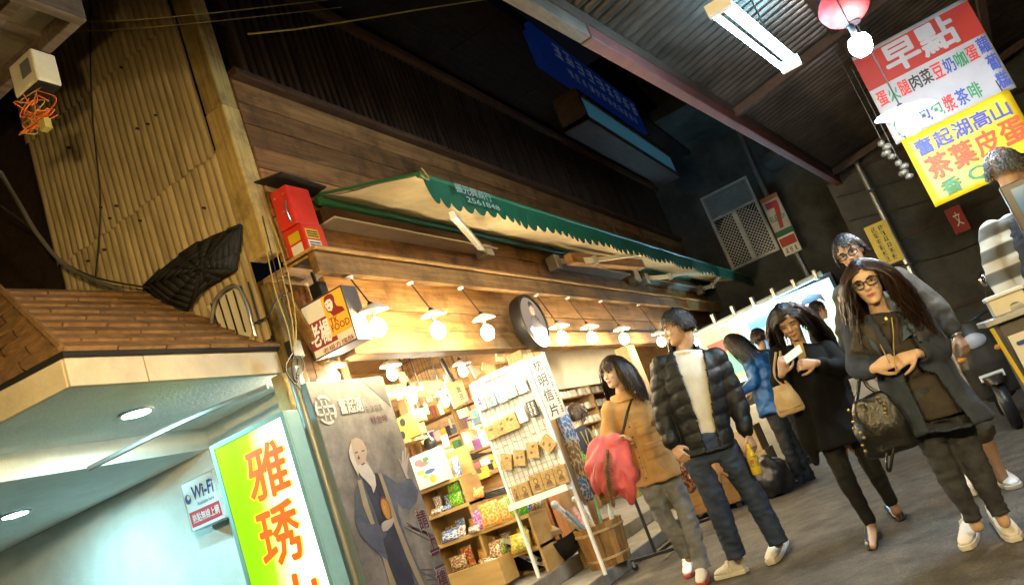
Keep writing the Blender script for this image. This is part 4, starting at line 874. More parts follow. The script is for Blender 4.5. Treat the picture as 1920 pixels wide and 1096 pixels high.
G2 = 'carved wooden tablets on the rack'
for i, (x, y, w, h) in enumerate(((228, 547, 78, 100), (294, 512, 78, 108), (366, 478, 84, 116))): hangitem('carved_tablet', ('left', 'middle', 'right')[i]+' tablet of the three carved ones in the rack\'s second row', 'wooden tablet', x, y, w, h, carve, G2, 0.02, 0.035, deco_tablet(i))
for i, (x, y, tl_) in enumerate(((330, 750, -0.35), (420, 722, -0.30), (512, 668, -0.25), (612, 626, 0.55))): hangitem('carved_tablet', ('leftmost', 'second', 'third', 'rightmost')[i]+' of the four slanted plain tablets in the rack\'s middle row', 'wooden tablet', x, y, 78, 108, carve, G2, tl_, 0.035, deco_tablet(10+i))
for i, (x, y, w) in enumerate(((402, 972, 46), (462, 952, 78), (540, 896, 82), (622, 868, 82), (706, 836, 84))): hangitem('carved_tablet', ('half hidden first', 'second', 'third', 'fourth', 'fifth')[i]+' framed portrait tablet from the left in the lowest rack row', 'wooden tablet', x, y, w, 128, carve, G2, -0.05, 0.04, deco_tablet(20+i, True))
# ---- postcard sign on the post
F = Face(at(984, 677, X=7.08), at(1020, 662, X=7.08), at(1030, 789, X=7.08)); F.d = V((0, 0, F.d.z)); F.r.z = 0; F.n = V((-1, 0, 0))
t = thing('postcard_sign', 'narrow white postcard sign with handwritten Chinese characters on the post', 'sign', F.p(0.5, 1)); MB().slab([F.p(0, 0), F.p(1, 0), F.p(1, 1), F.p(0, 1)], V((0.015, 0, 0))).build('board', mat('sign_silver', (0.55, 0.57, 0.60), 0.4, 0.1), t, bevel=0.003)
for i, ch in enumerate('枕明信片'): F.text(ch, 0.30, 0.05+i*0.24, 0.72, 0.24+i*0.24, M['ink'], t, 0.003, 0.008)
F.marks(0.80, 0.06, 0.95, 0.95, 1, 7, M['ink'], t, 0.003); F.marks(0.06, 0.12, 0.2, 0.95, 1, 7, M['ink'], t, 0.003)

# ---- stepped cabinet of shelves with snacks (front faces the poster)
BX = 6.55; SD = 0.32
cb = thing('snack_shelves', 'light brown shelf unit stacked with snack bags behind the poster', 'shelves', (BX+0.15, 4.0, 0.26))
shelf = mat('shelf_board', (0.46, 0.30, 0.11), 0.55, 0.15, 5, stretch=(1, 0.3, 3))
for z, ya, yb in ((1.33, 4.75, 4.24), (1.07, 4.75, 4.18), (0.79, 4.75, 3.62), (0.50, 4.75, 3.62)):
    MB().box((BX, yb, z-0.035), (BX+SD, ya, z)).build('shelf', shelf, cb, bevel=0.004)
MB().box((BX+SD, 3.62, 0.26), (BX+SD+0.02, 4.75, 0.79)).build('back_panel', shelf, cb); MB().box((BX+SD, 4.2, 0.79), (BX+SD+0.02, 4.75, 1.6)).build('back_panel', shelf, cb)
for y, z1 in ((4.18, 1.30), (3.62, 0.755), (4.73, 1.6)): MB().box((BX+0.004, y, 0.26), (BX+SD, y+0.025, z1)).build('side_panel', shelf, cb)
MB().box((BX-0.26, 3.92, 0.30), (BX-0.24, 4.75, 0.53)).build('tray_front', shelf, cb, bevel=0.004); MB().box((BX-0.24, 3.92, 0.30), (BX, 3.94, 0.53)).build('tray_side', shelf, cb); MB().box((BX-0.24, 3.94, 0.30), (BX, 4.75, 0.32)).build('tray_floor', shelf, cb)
def snack(p, w, h, d, mt, label, seed, name='snack_bag', grp='snack bags on the shelves', lean=0.15, yaw=0.0, stripe=None):
    """a puffed pillow bag with crimped ends standing on p"""
    r = random.Random(seed); p = V(p); mb = MB()
    rr = V((math.sin(yaw), -math.cos(yaw), 0)); nn = V((math.cos(yaw), math.sin(yaw), 0)); uu = (V((0, 0, 1))+nn*lean).normalized()
    def fn(side):
        def f(u, v):
            puff = (max(0, math.sin(math.pi*v))**0.6)*(max(0, math.sin(math.pi*u))**0.5)
            wr = 0.12*noise.noise(V((u*6+seed, v*7, side)))*puff
            return p+rr*(u-0.5)*w*(1-0.08*math.sin(math.pi*v))+uu*v*h-nn*side*d*0.5*(puff+wr)
        return f
    mb.grid(fn(1), 10, 10); mb.grid(fn(-1), 10, 10, True)
    o = mb.build(name, mt, smooth=True, org=p); tag(o, label, 'snack bag', grp)
    return o
def pouch(name, base, stripe, sc=7):
    if name in bpy.data.materials: return bpy.data.materials[name]
    mt, n, b = nodes(name); tc = N(n, 'ShaderNodeTexCoord'); vz = N(n, 'ShaderNodeTexVoronoi'); vz.inputs['Scale'].default_value = sc
    n.links.new(tc.outputs['Generated'], vz.inputs['Vector']); r = ramp(n, [base, base, stripe, (0.7, 0.68, 0.6)], [0, 0.45, 0.55, 0.85]); r.color_ramp.interpolation = 'CONSTANT'
    n.links.new(vz.outputs['Distance'], r.inputs[0]); n.links.new(r.outputs[0], b.inputs['Base Color']); b.inputs['Roughness'].default_value = 0.25; return mt
S_ = dict(green=pouch('pouch_green', (0.05, 0.36, 0.03), (0.35, 0.5, 0.05)), orange=pouch('pouch_orange', (0.72, 0.25, 0.03), (0.7, 0.5, 0.2)), violet=pouch('pouch_violet', (0.34, 0.08, 0.33), (0.5, 0.3, 0.5)), white=pouch('pouch_white', (0.6, 0.6, 0.58), (0.25, 0.12, 0.1)), yellow=pouch('pouch_yellow', (0.66, 0.5, 0.05), (0.3, 0.3, 0.1)), blue=pouch('pouch_blue', (0.07, 0.17, 0.42), (0.5, 0.5, 0.55)), brown=pouch('pouch_brown', (0.20, 0.11, 0.05), (0.45, 0.35, 0.2)), red=pouch('pouch_red', (0.5, 0.05, 0.04), (0.6, 0.4, 0.1)))
def on(cx, cy, X_, z):  # crop point -> y on plane, given shelf height
    p = C8(cx, cy, X_); return V((X_, p.y, z))
snack(on(545, 520, 6.55, 0.79), 0.17, 0.19, 0.08, S_['violet'], 'violet snack bag at the left end of the wide shelf', 1)
snack(on(640, 490, 6.53, 0.79), 0.22, 0.22, 0.09, S_['orange'], 'large orange snack bag on the wide shelf', 2)
snack(on(760, 450, 6.55, 0.79), 0.16, 0.20, 0.08, S_['orange'], 'small orange snack bag beside the green one', 3)
snack(on(845, 430, 6.57, 0.79), 0.19, 0.22, 0.09, S_['green'], 'bright green snack bag at the right of the wide shelf', 4)
snack(on(920, 440, 6.6, 0.79), 0.13, 0.20, 0.08, S_['green'], 'narrow green snack bag next to the rack leg', 5)
snack(on(490, 590, 6.5, 0.79), 0.13, 0.07, 0.10, S_['white'], 'small white packet lying before the violet bag', 6, lean=0.5)
snack(on(280, 640, 6.55, 0.79), 0.24, 0.13, 0.12, S_['blue'], 'blue snack packet lying in the lower left compartment', 7, lean=0.7)
snack(on(360, 620, 6.57, 0.79), 0.15, 0.12, 0.10, S_['white'], 'white snack packet beside the blue packet', 8, lean=0.6)
snack(on(160, 420, 6.55, 1.07), 0.15, 0.07, 0.10, S_['white'], 'white packet lying on the small middle shelf', 9, lean=0.8)
snack(on(240, 400, 6.57, 1.07), 0.15, 0.06, 0.10, S_['blue'], 'dark blue and white packet on the small middle shelf', 10, lean=0.8)
snack(on(345, 360, 6.62, 1.07), 0.17, 0.13, 0.08, S_['green'], 'lower one of the bright green packets on the cabinet corner', 11)
snack(on(330, 260, 6.66, 1.20), 0.15, 0.15, 0.08, S_['green'], 'upper one of the bright green packets on the cabinet corner', 12)
snack(on(640, 690, 6.5, 0.50), 0.16, 0.18, 0.10, S_['brown'], 'brown packet leaning in the bottom tray', 13, lean=0.5)
snack(on(560, 800, 6.42, 0.33), 0.14, 0.24, 0.06, S_['brown'], 'long brown packet slanting in the bottom tray', 14, lean=0.4, yaw=0.3)
snack(on(600, 790, 6.40, 0.33), 0.13, 0.22, 0.06, S_['white'], 'white packet slanting beside the long brown one', 15, lean=0.4, yaw=0.3)
snack(on(400, 930, 6.42, 0.33), 0.14, 0.12, 0.10, S_['yellow'], 'round yellow packet in the front tray', 16)
snack(on(470, 905, 6.42, 0.33), 0.13, 0.12, 0.10, S_['red'], 'red and yellow packet in the front tray', 17)
snack(on(530, 880, 6.42, 0.33), 0.12, 0.13, 0.10, S_['blue'], 'dark blue packet at the right end of the front tray', 18)
snack(on(330, 800, 6.56, 0.50), 0.2, 0.15, 0.1, S_['brown'], 'dark packet in the shadowed bottom compartment', 19)
snack(on(850, 610, 6.48, 0.50), 0.22, 0.17, 0.12, S_['yellow'], 'yellow packet behind the black wooden boat', 20, lean=0.4)
snack(on(670, 660, 6.56, 0.50), 0.15, 0.16, 0.1, S_['green'], 'pale green packet below the wide shelf', 21)
snack(on(520, 345, 6.70, 1.07), 0.2, 0.1, 0.12, S_['orange'], 'bag of orange dried fruit on the cabinet top', 22, lean=0.5)
# gift boxes beside the cabinet
def carton(name, label, c0, c1, mt, deco=None, cat='box', grp=None):
    t = thing(name, label, cat, ((c0[0]+c1[0])/2, (c0[1]+c1[1])/2, min(c0[2], c1[2])), grp); MB().box(c0, c1).build('carton', mt, t, bevel=0.004)
    x = min(c0[0], c1[0]); F = Face((x, max(c0[1], c1[1]), max(c0[2], c1[2])), (x, min(c0[1], c1[1]), max(c0[2], c1[2])), (x, max(c0[1], c1[1]), min(c0[2], c1[2])))
    if deco: deco(F, t)
    return t
def yz(cx, cy, X_, cc): p = cc(cx, cy, X_); return p.y, p.z
def D7(x, y, X_): return at(700+x/4.983, 680+y/4.983, X=X_)
(y0, z0), (y1, z1) = yz(410, 1090, 6.5, D7), yz(560, 860, 6.5, D7)
carton('floral_gift_box', 'white gift box with a floral print and orange lid behind the poster', (6.5, y0+0.02, 1.33), (6.62, y1-0.06, z1+0.06), pk['w'], deco_photo([pk['w'], pk['y'], pk['p'], pk['g'], pk['y'], pk['b']]))
for nm, cy in (('upper', 530), ('lower', 650)):
    ya, za = yz(235, cy+55, 6.5, D7); yb, zb2 = yz(430, cy-60, 6.5, D7)
    carton('tea_box', '%s of two olive green tea boxes beside the poster edge' % nm, (6.5, ya, (za+zb2)/2-0.06), (6.6, yb, (za+zb2)/2+0.06), colr('tea_olive', (0.30, 0.27, 0.05)), lambda F, t: (F.disc(0.22, 0.5, 0.12, 0.32, pk['k'], t, 0.002), F.marks(0.42, 0.3, 0.92, 0.7, 3, 1, pk['y'], t, 0.002)), 'box', 'olive tea boxes')
# shelf board carrying the tea boxes
MB().box((6.46, 4.55, 1.80), (6.8, 4.95, 1.83)).build('shelf', shelf, cb)
# hanging tablet and tags
def tablet(name, label, pts, Y_, mt, body, cat='wooden tablet', grp=None, cord=None):
    q = [at(700+x/4.983, 680+y/4.983, Y=Y_) for x, y in pts]; c = sum(q, V())/4
    t = thing(name, label, cat, c, grp); MB().slab(q, (0, 0.02, 0)).build('board', mt, t, bevel=0.003)
    F = Face(q[0], q[1], q[3])
    if body: F.text(body, 0.36, 0.2, 0.66, 0.72, M['ink'], t, 0.003, 0.012)
    if cord: MB().tube(curve([(q[0]+q[1])/2, (q[0]+q[1])/2+V((-0.05, 0, 0.10)), (q[0]+q[1])/2+V((-0.09, 0, 0.24))]), cord, 7).build('rope', M['ink'], t)
    return t
tab = mat('pale_tablet', (0.62, 0.47, 0.24), 0.6, 0.1, 4)
tablet('hanging_tablet', 'pale wooden tablet with brush writing hanging on a black rope', ((670, 182), (830, 160), (892, 345), (768, 420)), 4.0, tab, None, cord=0.022); Face(at(834.5, 716.5, Y=3.99), at(866.5, 712, Y=3.99), at(854, 764, Y=3.99)).marks(0.4, 0.2, 0.75, 0.75, 1, 2, M['ink'], bpy.data.objects['hanging_tablet'], 0.004)
tablet('paper_tag', 'pale blank tag hanging just left of the rack header', ((1030, -10), (1120, 10), (1100, 82), (1020, 60)), 3.8, tab, None, 'tag', 'blank tags near the rack')
tablet('paper_tag', 'pale blank tag hanging under the round portrait sign', ((1150, -95), (1225, -105), (1230, -10), (1160, -20)), 3.5, tab, None, 'tag', 'blank tags near the rack')
tablet('paper_tag', 'slanted grey tag hanging beside the glowing inner lamp', ((900, 20), (990, 60), (1010, 90), (960, 140)), 4.3, mat('grey_tag', (0.45, 0.38, 0.28), 0.7, 0.1), None, 'tag', 'blank tags near the rack')
tablet('paper_tag', 'square note card hanging below the pale wooden tablet', ((790, 440), (875, 410), (900, 490), (820, 515)), 4.6, tab, None, 'tag', 'blank tags near the rack')
tablet('photo_frame', 'small grey picture in a pale frame on the inner shop wall', ((900, 690), (985, 650), (1020, 740), (935, 775)), 5.2, mat('frame_grey', (0.22, 0.21, 0.19), 0.4, 0.1), None, 'picture')
tablet('price_card', 'white price card hanging at the middle of the inner posts', ((640, 680), (690, 662), (715, 770), (672, 790)), 4.48, M['paper'], None, 'card', 'price cards inside the shop')
tablet('price_card', 'square white card below the other price card', ((680, 815), (745, 790), (775, 860), (715, 890)), 4.46, M['paper'], None, 'card', 'price cards inside the shop')
# black ladle on the post
lp_ = D7(535, 760, 6.9); t = thing('black_gourd', 'round black gourd hanging on the inner post', 'gourd', lp_); MB().lathe([(0.002, -0.07), (0.05, -0.06), (0.075, -0.01), (0.06, 0.05), (0.025, 0.08), (0.015, 0.14)], lp_, (0, 0, 1), 16).build('body', M['blackplastic'], t, smooth=True); MB().tube([lp_+V((0, 0, 0.13)), lp_+V((0, 0.02, 0.5))], 0.012, 6).build('handle', M['darkwood'], t)
# counter with brushes and snacks behind
ct = thing('shop_counter', 'low wooden counter behind the snack shelves', 'counter', (8.0, 4.9, 0.26))
MB().box((7.5, 4.3, 0.26), (7.9, 5.6, 1.25)).build('cabinet', M['pine_y'], ct, bevel=0.006); MB().box((7.42, 4.25, 1.25), (7.95, 5.65, 1.29)).build('top', M['pine_y'], ct, bevel=0.004)
for i in range(5):
    p = at(700+(790+i*2)/4.983, 680+(950-i*12)/4.983, X=7.35); q = at(700+1130/4.983, 680+(800+i*16)/4.983, X=7.35)
    o = MB().tube([p+V((0, 0, i*0.012)), q+V((0, 0, i*0.012-0.02))], 0.011, 8).build('black_stick', M['blackplastic'], smooth=True); tag(o, 'thin black stick in the bundle lying on the inner counter', 'stick', 'black sticks on the counter')
for i in range(4):
    p = C8(600, 300+i*14, 6.75); q = C8(800, 235+i*16, 6.75); o = MB().tube([p, q], 0.010, 8).build('black_stick', M['blackplastic'], smooth=True); tag(o, 'thin black stick in the bundle above the orange bag', 'stick', 'black sticks above the orange bag')
for i, (x, y, w, h, c) in enumerate(((880, 1000, 60, 120, 'w'), (1040, 920, 110, 70, 'w'), (1100, 880, 60, 50, 'y'), (780, 1040, 60, 60, 'y'), (960, 960, 80, 60, 'p'), (1000, 1060, 200, 60, 'y'))):
    p = D7(x, y, 7.4); k = 7.4/FPX*1.09/4.983; carton('small_box', ('tall white', 'wide white', 'little yellow', 'square yellow', 'pinkish', 'long yellow')[i]+' box displayed on the inner counter', (7.4, p.y+w*k/2, p.z-h*k/2), (7.48, p.y-w*k/2, p.z+h*k/2), pk[c], None, 'box', 'boxes on the inner counter')
# boxes under the rack
for i, (y0, y1) in enumerate(((4.36, 4.03), (4.0, 3.66))):
    carton('wooden_crate', ('left', 'right')[i]+' reddish wooden crate below the postcard rack', (7.75, y0, 0.262), (8.1, y1, 0.83), wood('crate_wood%d' % i, (0.30, 0.13, 0.05), (0.42, 0.20, 0.08), 2), None, 'crate', 'crates below the rack')
cbx = thing('cardboard_box', 'open flattened cardboard box lying in the black wooden boat', 'box', C8(1080, 620, 7.0)); q = [C8(960, 485, 7.1), C8(1260, 605, 6.9), C8(1060, 660, 6.75), C8(930, 580, 6.9)]; MB().slab(q, (0.02, 0, -0.05)).build('carton', M['card'], cbx, bevel=0.003); Face(q[0], q[1], q[3]).rect(0.06, 0.1, 0.2, 0.5, M['paper'], cbx, 0.003)
# black wooden boat tray on the platform
A, B = C8(760, 800, 6.9), C8(1460, 690, 7.0); A.z = B.z = 0.44
bt = thing('boat_tray', 'black lacquered boat shaped tray filled with snacks on the step', 'tray', ((A.x+B.x)/2, (A.y+B.y)/2, 0.26))
ax = (B-A); ln_ = ax.length; ax.normalize(); sd = V((ax.y, -ax.x, 0)).normalized(); mid = (A+B)/2
def hull(inner):
    def f(u, v):
        t = u*2-1; hw = 0.19*(1-abs(t)**2.4)**0.6+0.004; z = 0.16*(abs(t)**2.2)*0.6
        s_ = v*2-1; k = 0.93 if inner else 1.0
        dep = 0.19*(1-abs(s_)**2.5)*(1-0.55*abs(t)**3)
        return mid+ax*t*ln_*0.62*k+sd*s_*hw*k+V((0, 0, z+0.0-dep*(0.9 if inner else 1.0)))
    return f
mb = MB(); mb.grid(hull(False), 24, 12); mb.grid(hull(True), 24, 12, True); mb.build('hull', mat('black_lacquer', (0.010, 0.008, 0.007), 0.25, 0.3), bt, smooth=True, fix=False)
for k in range(9):
    p = mid+ax*(-0.42+k*0.06)*ln_+sd*rnd.uniform(-0.06, 0.06); p.z = 0.42+0.01*rnd.random()
    snack(p, 0.13, 0.08, 0.07, [S_['yellow'], S_['green'], S_['white'], S_['brown'], S_['blue']][k % 5], 'small mixed packet heaped in the black boat tray', 60+k, grp='packets in the boat tray', lean=rnd.uniform(0.5, 1.2), yaw=rnd.uniform(-0.8, 0.8))
# carp shaped paper board leaning on the boat
q = [C8(x, y, 6.72) for x, y in ((740, 690), (800, 700), (900, 760), (1010, 830), (1110, 880), (1205, 885), (1130, 935), (1020, 910), (900, 850), (800, 770))]
fk = thing('paper_board', 'curved white printed board with red marks leaning before the black boat', 'board', (q[5]+q[6])/2); MB().slab(q, (0.015, 0, 0)).build('board', M['paper'], fk)
for pts, mt_ in (([(880, 715), (930, 740), (960, 800), (1030, 825), (960, 840), (900, 800)], M['inkred']), ([(1060, 860), (1110, 870), (1090, 895), (1050, 890)], M['ink']), ([(780, 735), (850, 750), (860, 780), (800, 765)], M['ink']), ([(960, 860), (1010, 870), (1000, 890), (950, 880)], M['inkblue'])):
    MB().slab([C8(x, y, 6.717) for x, y in pts], (0.002, 0, 0)).build('print', mt_, fk)
# wooden bucket with poster rolls
bk = V((6.92, 3.19, 0.12)); bu_ = thing('wooden_bucket', 'round wooden stave bucket holding rolled posters on the step', 'bucket', bk)
nst = 18
for k in range(nst):
    a0, a1 = 2*math.pi*k/nst+0.006, 2*math.pi*(k+1)/nst-0.006; R0_, R1_ = 0.190, 0.232; hh = 0.37; mb = MB(); vs = []
    for r_in, z in ((0, 0), (0, hh)):
        rr = R0_ if z == 0 else R1_
        for a_, ro in ((a0, rr), (a1, rr), (a1, rr-0.022), (a0, rr-0.022)): vs.append(bk+V((ro*math.cos(a_), ro*math.sin(a_), z)))
    mb.add(vs, [(0, 1, 2, 3), (4, 7, 6, 5), (0, 4, 5, 1), (1, 5, 6, 2), (2, 6, 7, 3), (3, 7, 4, 0)]); mb.build('stave', wood('bucket_wood', (0.34, 0.17, 0.05), (0.46, 0.26, 0.08), 2) if k == 0 else bpy.data.materials['bucket_wood'], bu_)
for z, r in ((0.07, 0.199), (0.31, 0.227)): MB().lathe([(r, -0.012), (r+0.006, -0.01), (r+0.006, 0.01), (r, 0.012)], bk+V((0, 0, z)), (0, 0, 1), 36).build('hoop', M['carve'] if 'carve' in M else carve, bu_, smooth=True)
MB().lathe([(0.001, 0.02), (0.185, 0.02)], bk, (0, 0, 1), 24).build('bottom', carve, bu_)
rolls = [((1040, 945), 0.028, 'w', 'thick roll with a white ball end'), ((1075, 950), 0.022, 'p', 'pinkish roll'), ((1060, 958), 0.018, 'c', 'thin blue roll'), ((1090, 940), 0.016, 'v', 'thin violet roll'), ((1098, 948), 0.02, 'w', 'plain white roll'), ((1078, 935), 0.024, 'y', 'yellowish roll with a white ball end'), ((1115, 935), 0.014, 'g', 'thin green roll')]
for i, ((x, y), r, c, lb_) in enumerate(rolls):
    b0 = bk+V((0.04*math.cos(i*2.1), 0.05*math.sin(i*2.1), 0.05)); e = at(x, y, Y=3.42-0.03*i); d_ = e-b0
    t = thing('poster_roll', lb_+' leaning left out of the wooden bucket', 'poster roll', b0, 'rolled posters in the bucket')
    MB().tube([b0, e], r, 12).build('tube', colr('roll_'+c, {'w': (0.62, 0.58, 0.55), 'p': (0.55, 0.28, 0.28), 'c': (0.2, 0.3, 0.4), 'v': (0.3, 0.18, 0.3), 'y': (0.55, 0.45, 0.25), 'g': (0.12, 0.25, 0.14)}[c], 0.25, 0.4, 30), t, smooth=True)
    if i in (0, 5): MB().ell(e, (r*1.3, 0, 0), (0, r*1.3, 0), (0, 0, r*1.3)).build('ball_end', M['white'], t, smooth=True)
wb_ = thing('bottle_bunch', 'clear plastic bag of small bottles in the right of the bucket', 'bottles', bk+V((0.1, -0.1, 0.1)))
for k in range(3): MB().lathe([(0.022, 0), (0.024, 0.05), (0.024, 0.16), (0.010, 0.20), (0.010, 0.23)], bk+V((0.06+0.045*k, -0.12+0.02*k, 0.26)), (0.05, -0.1, 1), 12).build('bottle', colr('bottle_pale', (0.55, 0.6, 0.5), 0.1), wb_, smooth=True)

# ---- deep shop: shelf of jars, towels, posters
JY = 5.55
js = thing('jar_shelves', 'wall shelves with rows of small white jars deep in the shop', 'shelves', (13.2, JY+0.15, 0.26))
for k in range(9): MB().box((11.0, JY-0.02, 0.6+k*0.255), (15.2, JY+0.3, 0.62+k*0.255)).build('shelf', M['pine'], js)
for x in (11.0, 12.4, 13.8, 15.2): MB().box((x-0.03, JY-0.03, 0.26), (x+0.03, JY+0.3, 2.75)).build('upright', M['pine_z'], js)
jar = None; cnt = 0; pr = [(0.045, 0), (0.052, 0.015), (0.052, 0.085), (0.040, 0.10), (0.042, 0.104), (0.042, 0.125), (0.002, 0.128)]
for k in range(2, 8):
    for i in range(34):
        x = 11.12+i*0.121; 
        if abs((x-11.0) % 1.4) < 0.06: continue
        if jar is None:
            jar = MB().lathe(pr, (x, JY+0.06, 0.62+k*0.255), (0, 0, 1), 10).build('jar', mat('white_jar', (0.70, 0.66, 0.55), 0.3, 0.2, rand=0.15), smooth=True); tag(jar, 'small white jar in the rows on the deep shop shelves', 'jar', 'white jars on the shelves'); j0 = (x, k)
        else:
            o = jar.copy(); COL.objects.link(o); o.location = jar.location+V((x-j0[0], rnd.uniform(-0.03, 0.05), (k-j0[1])*0.255))
for i in range(14):
    x = 13.95+i*0.085; o = MB().box((x, 4.9+0.02*(i % 2), 1.75), (x+0.07, 5.1, 2.30)).build('hanging_scarf', colr('scarf%d' % (i % 4), [(0.15, 0.3, 0.55), (0.5, 0.05, 0.06), (0.6, 0.6, 0.6), (0.25, 0.4, 0.6)][i % 4]), bevel=0.02); tag(o, '%s folded scarf, %s from the left in the deep shop row' % (('blue', 'red', 'grey', 'pale blue')[i % 4], ORD[i]), 'scarf', 'scarves in a row')
t = thing('white_price_list', 'large overexposed white price list hanging behind the tan coat woman', 'poster', (9.2, 4.4, 1.9)); a, b = at(1040, 735, Y=4.4), at(1150, 640, Y=4.4); MB().box((a.x+0.1, 4.4, 2.05), (b.x, 4.42, 2.62)).build('sheet', M['paper'], t)
# woven bags hanging between rack and woman
for i, (x, y) in enumerate(((1090, 850), (1108, 845), (1122, 838))):
    p = at(x, y, X=7.6); t = thing('cloth_pouch', ('left', 'middle', 'right')[i]+' of three green pouches on yellow cords beside the pink jacket', 'pouch', p, 'green pouches on cords')
    MB().lathe([(0.01, -0.16), (0.045, -0.14), (0.05, -0.04), (0.02, 0.0), (0.03, 0.02)], p, (0, 0, 1), 10).build('pouch', S_['green'], t, smooth=True); MB().tube([p, p+V((-0.02, 0.02, 0.22))], 0.006, 5).build('cord', M['cabley'], t); MB().tube([p, p+V((0.02, -0.02, 0.22))], 0.006, 5).build('cord', M['cabley'], t)
for i, (x, y, w, h) in enumerate(((1062, 800, 26, 70), (1078, 860, 30, 90), (1085, 915, 40, 60))):
    p = at(x, y, X=7.35); k = 7.35/FPX; o = snack((7.35, p.y, p.z-h*k/2), w*k*1.3, h*k, 0.12, (S_['blue'], S_['brown'], S_['blue'])[i], ('upper', 'middle', 'lower')[i]+' clear blue bag hanging right of the postcard rack', 90+i, grp='bags beside the rack', lean=0.0)

# ---- more stock on the inner walls: shelf with packets, hanging tags
ws2 = thing('inner_wall_shelves', 'inner wall shelves crammed with small packets behind the snack unit', 'shelves', (8.5, 5.0, 0.26))
WXp = 8.3
for k in range(6): MB().box((WXp, 4.35, 0.75+k*0.28), (WXp+0.25, 5.85, 0.77+k*0.28)).build('shelf', M['pine_y'], ws2)
for y in (4.35, 5.1, 5.83): MB().box((WXp-0.005, y-0.015, 0.26), (WXp+0.25, y+0.015, 2.45)).build('upright', M['pine_z'], ws2)
cnt_p = 0; r5 = random.Random(31); keys = list(pk.keys())
for k in range(6):
    y = 4.40
    while y < 5.78:
        w = r5.uniform(0.05, 0.12); h = r5.uniform(0.10, 0.21)
        if abs(y+w/2-5.1) > 0.06+w/2:
            c = r5.choice(keys+['w', 'y', 'w', 'y']); o = MB().box((WXp+0.02+r5.uniform(0, 0.04), y, 0.771+k*0.28), (WXp+0.2, y+w-0.006, 0.771+k*0.28+h)).build('packet', pk[c], bevel=0.006)
            cnt_p = cnt_p+1 if y > 4.41 else 1; tag(o, '%s packet, %s from the right on the %s inner wall shelf from below' % ({'w': 'white', 'b': 'blue', 'p': 'pink', 'g': 'green', 'k': 'black', 'y': 'yellow', 'v': 'violet', 'c': 'pale blue'}[c], ORD[cnt_p-1], ORD[k]), 'packet', 'packets on the inner shelves')
        y += w
for i in range(26):
    x, y_ = r5.uniform(745, 905), r5.uniform(705, 800); p = at(x, y_, Y=r5.uniform(4.2, 5.4)); w, h = r5.uniform(0.04, 0.08), r5.uniform(0.06, 0.14)
    t = thing('wooden_charm', 'small pale wooden charm hanging among the inner shop lamps', 'charm', p, 'wooden charms under the shop ceiling'); a_ = r5.uniform(-0.4, 0.4); d_ = V((math.cos(a_), math.sin(a_), 0)); MB().obox(p, d_*w/2, V((-d_.y, d_.x, 0))*0.006, V((0, 0, h/2))).build('charm_board', tab, t, bevel=0.003); MB().tube([p+V((0, 0, h/2)), V((p.x, p.y, 2.95))], 0.0025, 4).build('string', M['cablek'], t)

# ---- fill the snack shelves more tightly
r6 = random.Random(77); nn_ = 0
for z, ya, yb, hmax, sname in ((0.79, 4.70, 4.22, 0.2, 'middle left'), (0.79, 4.15, 3.66, 0.14, 'middle right'), (0.50, 4.70, 4.2, 0.2, 'bottom left'), (0.50, 4.15, 3.66, 0.2, 'bottom right'), (1.07, 4.7, 4.24, 0.17, 'upper'), (1.33, 4.7, 4.3, 0.2, 'topmost')):
    y = ya-0.05; qn = -1
    while y > yb:
        w = r6.uniform(0.08, 0.14); nn_ += 1; qn += 1; c = r6.choice(['white', 'yellow', 'brown', 'red', 'blue', 'green', 'orange'])
        snack((6.70+r6.uniform(-0.03, 0.04), y-w/2, z), w, r6.uniform(0.6, 1.0)*hmax, 0.06, S_[c], '%s packet, %s from the left at the back of the %s snack shelf' % (c, ORD[min(19, qn)], sname), 300+nn_, 'snack_packet', 'packets at the back of the snack shelves', lean=r6.uniform(0, 0.25), yaw=r6.uniform(-0.2, 0.2)); y -= w
# ================================================================== PEOPLE
def remesh(mb, voxel, smooth_it, name, mt, parent, disp=None, cut=None, solid=0.0, deci=None, org=None):
    me = bpy.data.meshes.new('tmp'); me.from_pydata([tuple(p) for p in mb.v], [], mb.f)
    bm = bmesh.new(); bm.from_mesh(me); bmesh.ops.recalc_face_normals(bm, faces=bm.faces); bm.to_mesh(me); bm.free()
    o = bpy.data.objects.new('tmp', me); COL.objects.link(o)
    r = o.modifiers.new('r', 'REMESH'); r.mode = 'VOXEL'; r.voxel_size = voxel; r.use_smooth_shade = True
    if smooth_it: s = o.modifiers.new('s', 'SMOOTH'); s.factor = 0.5; s.iterations = smooth_it
    if deci: d = o.modifiers.new('d', 'DECIMATE'); d.ratio = deci
    new = bpy.data.meshes.new_from_object(o.evaluated_get(bpy.context.evaluated_depsgraph_get()))
    bpy.data.objects.remove(o); bpy.data.meshes.remove(me)
    if cut:
        bm = bmesh.new(); bm.from_mesh(new); kill = [f for f in bm.faces if cut(f.calc_center_median(), f.normal)]
        bmesh.ops.delete(bm, geom=kill, context='FACES'); bm.to_mesh(new); bm.free()
    if disp:
        nrm = [v.normal.copy() for v in new.vertices]
        for v, nn in zip(new.vertices, nrm): v.co = v.co+nn*disp(v.co, nn)
    base = WLOC[parent.name] if parent is not None else V(org)
    for v in new.vertices: v.co = v.co-base
    new.name = name; ob = bpy.data.objects.new(name, new); COL.objects.link(ob); WLOC[ob.name] = base
    if parent is not None: ob.parent = parent
    else: ob.location = base
    new.materials.clear(); new.materials.append(mt)
    new.polygons.foreach_set('use_smooth', [True]*len(new.polygons)); new.update()
    if solid: m_ = ob.modifiers.new('s', 'SOLIDIFY'); m_.thickness = solid; m_.offset = -1
    return ob
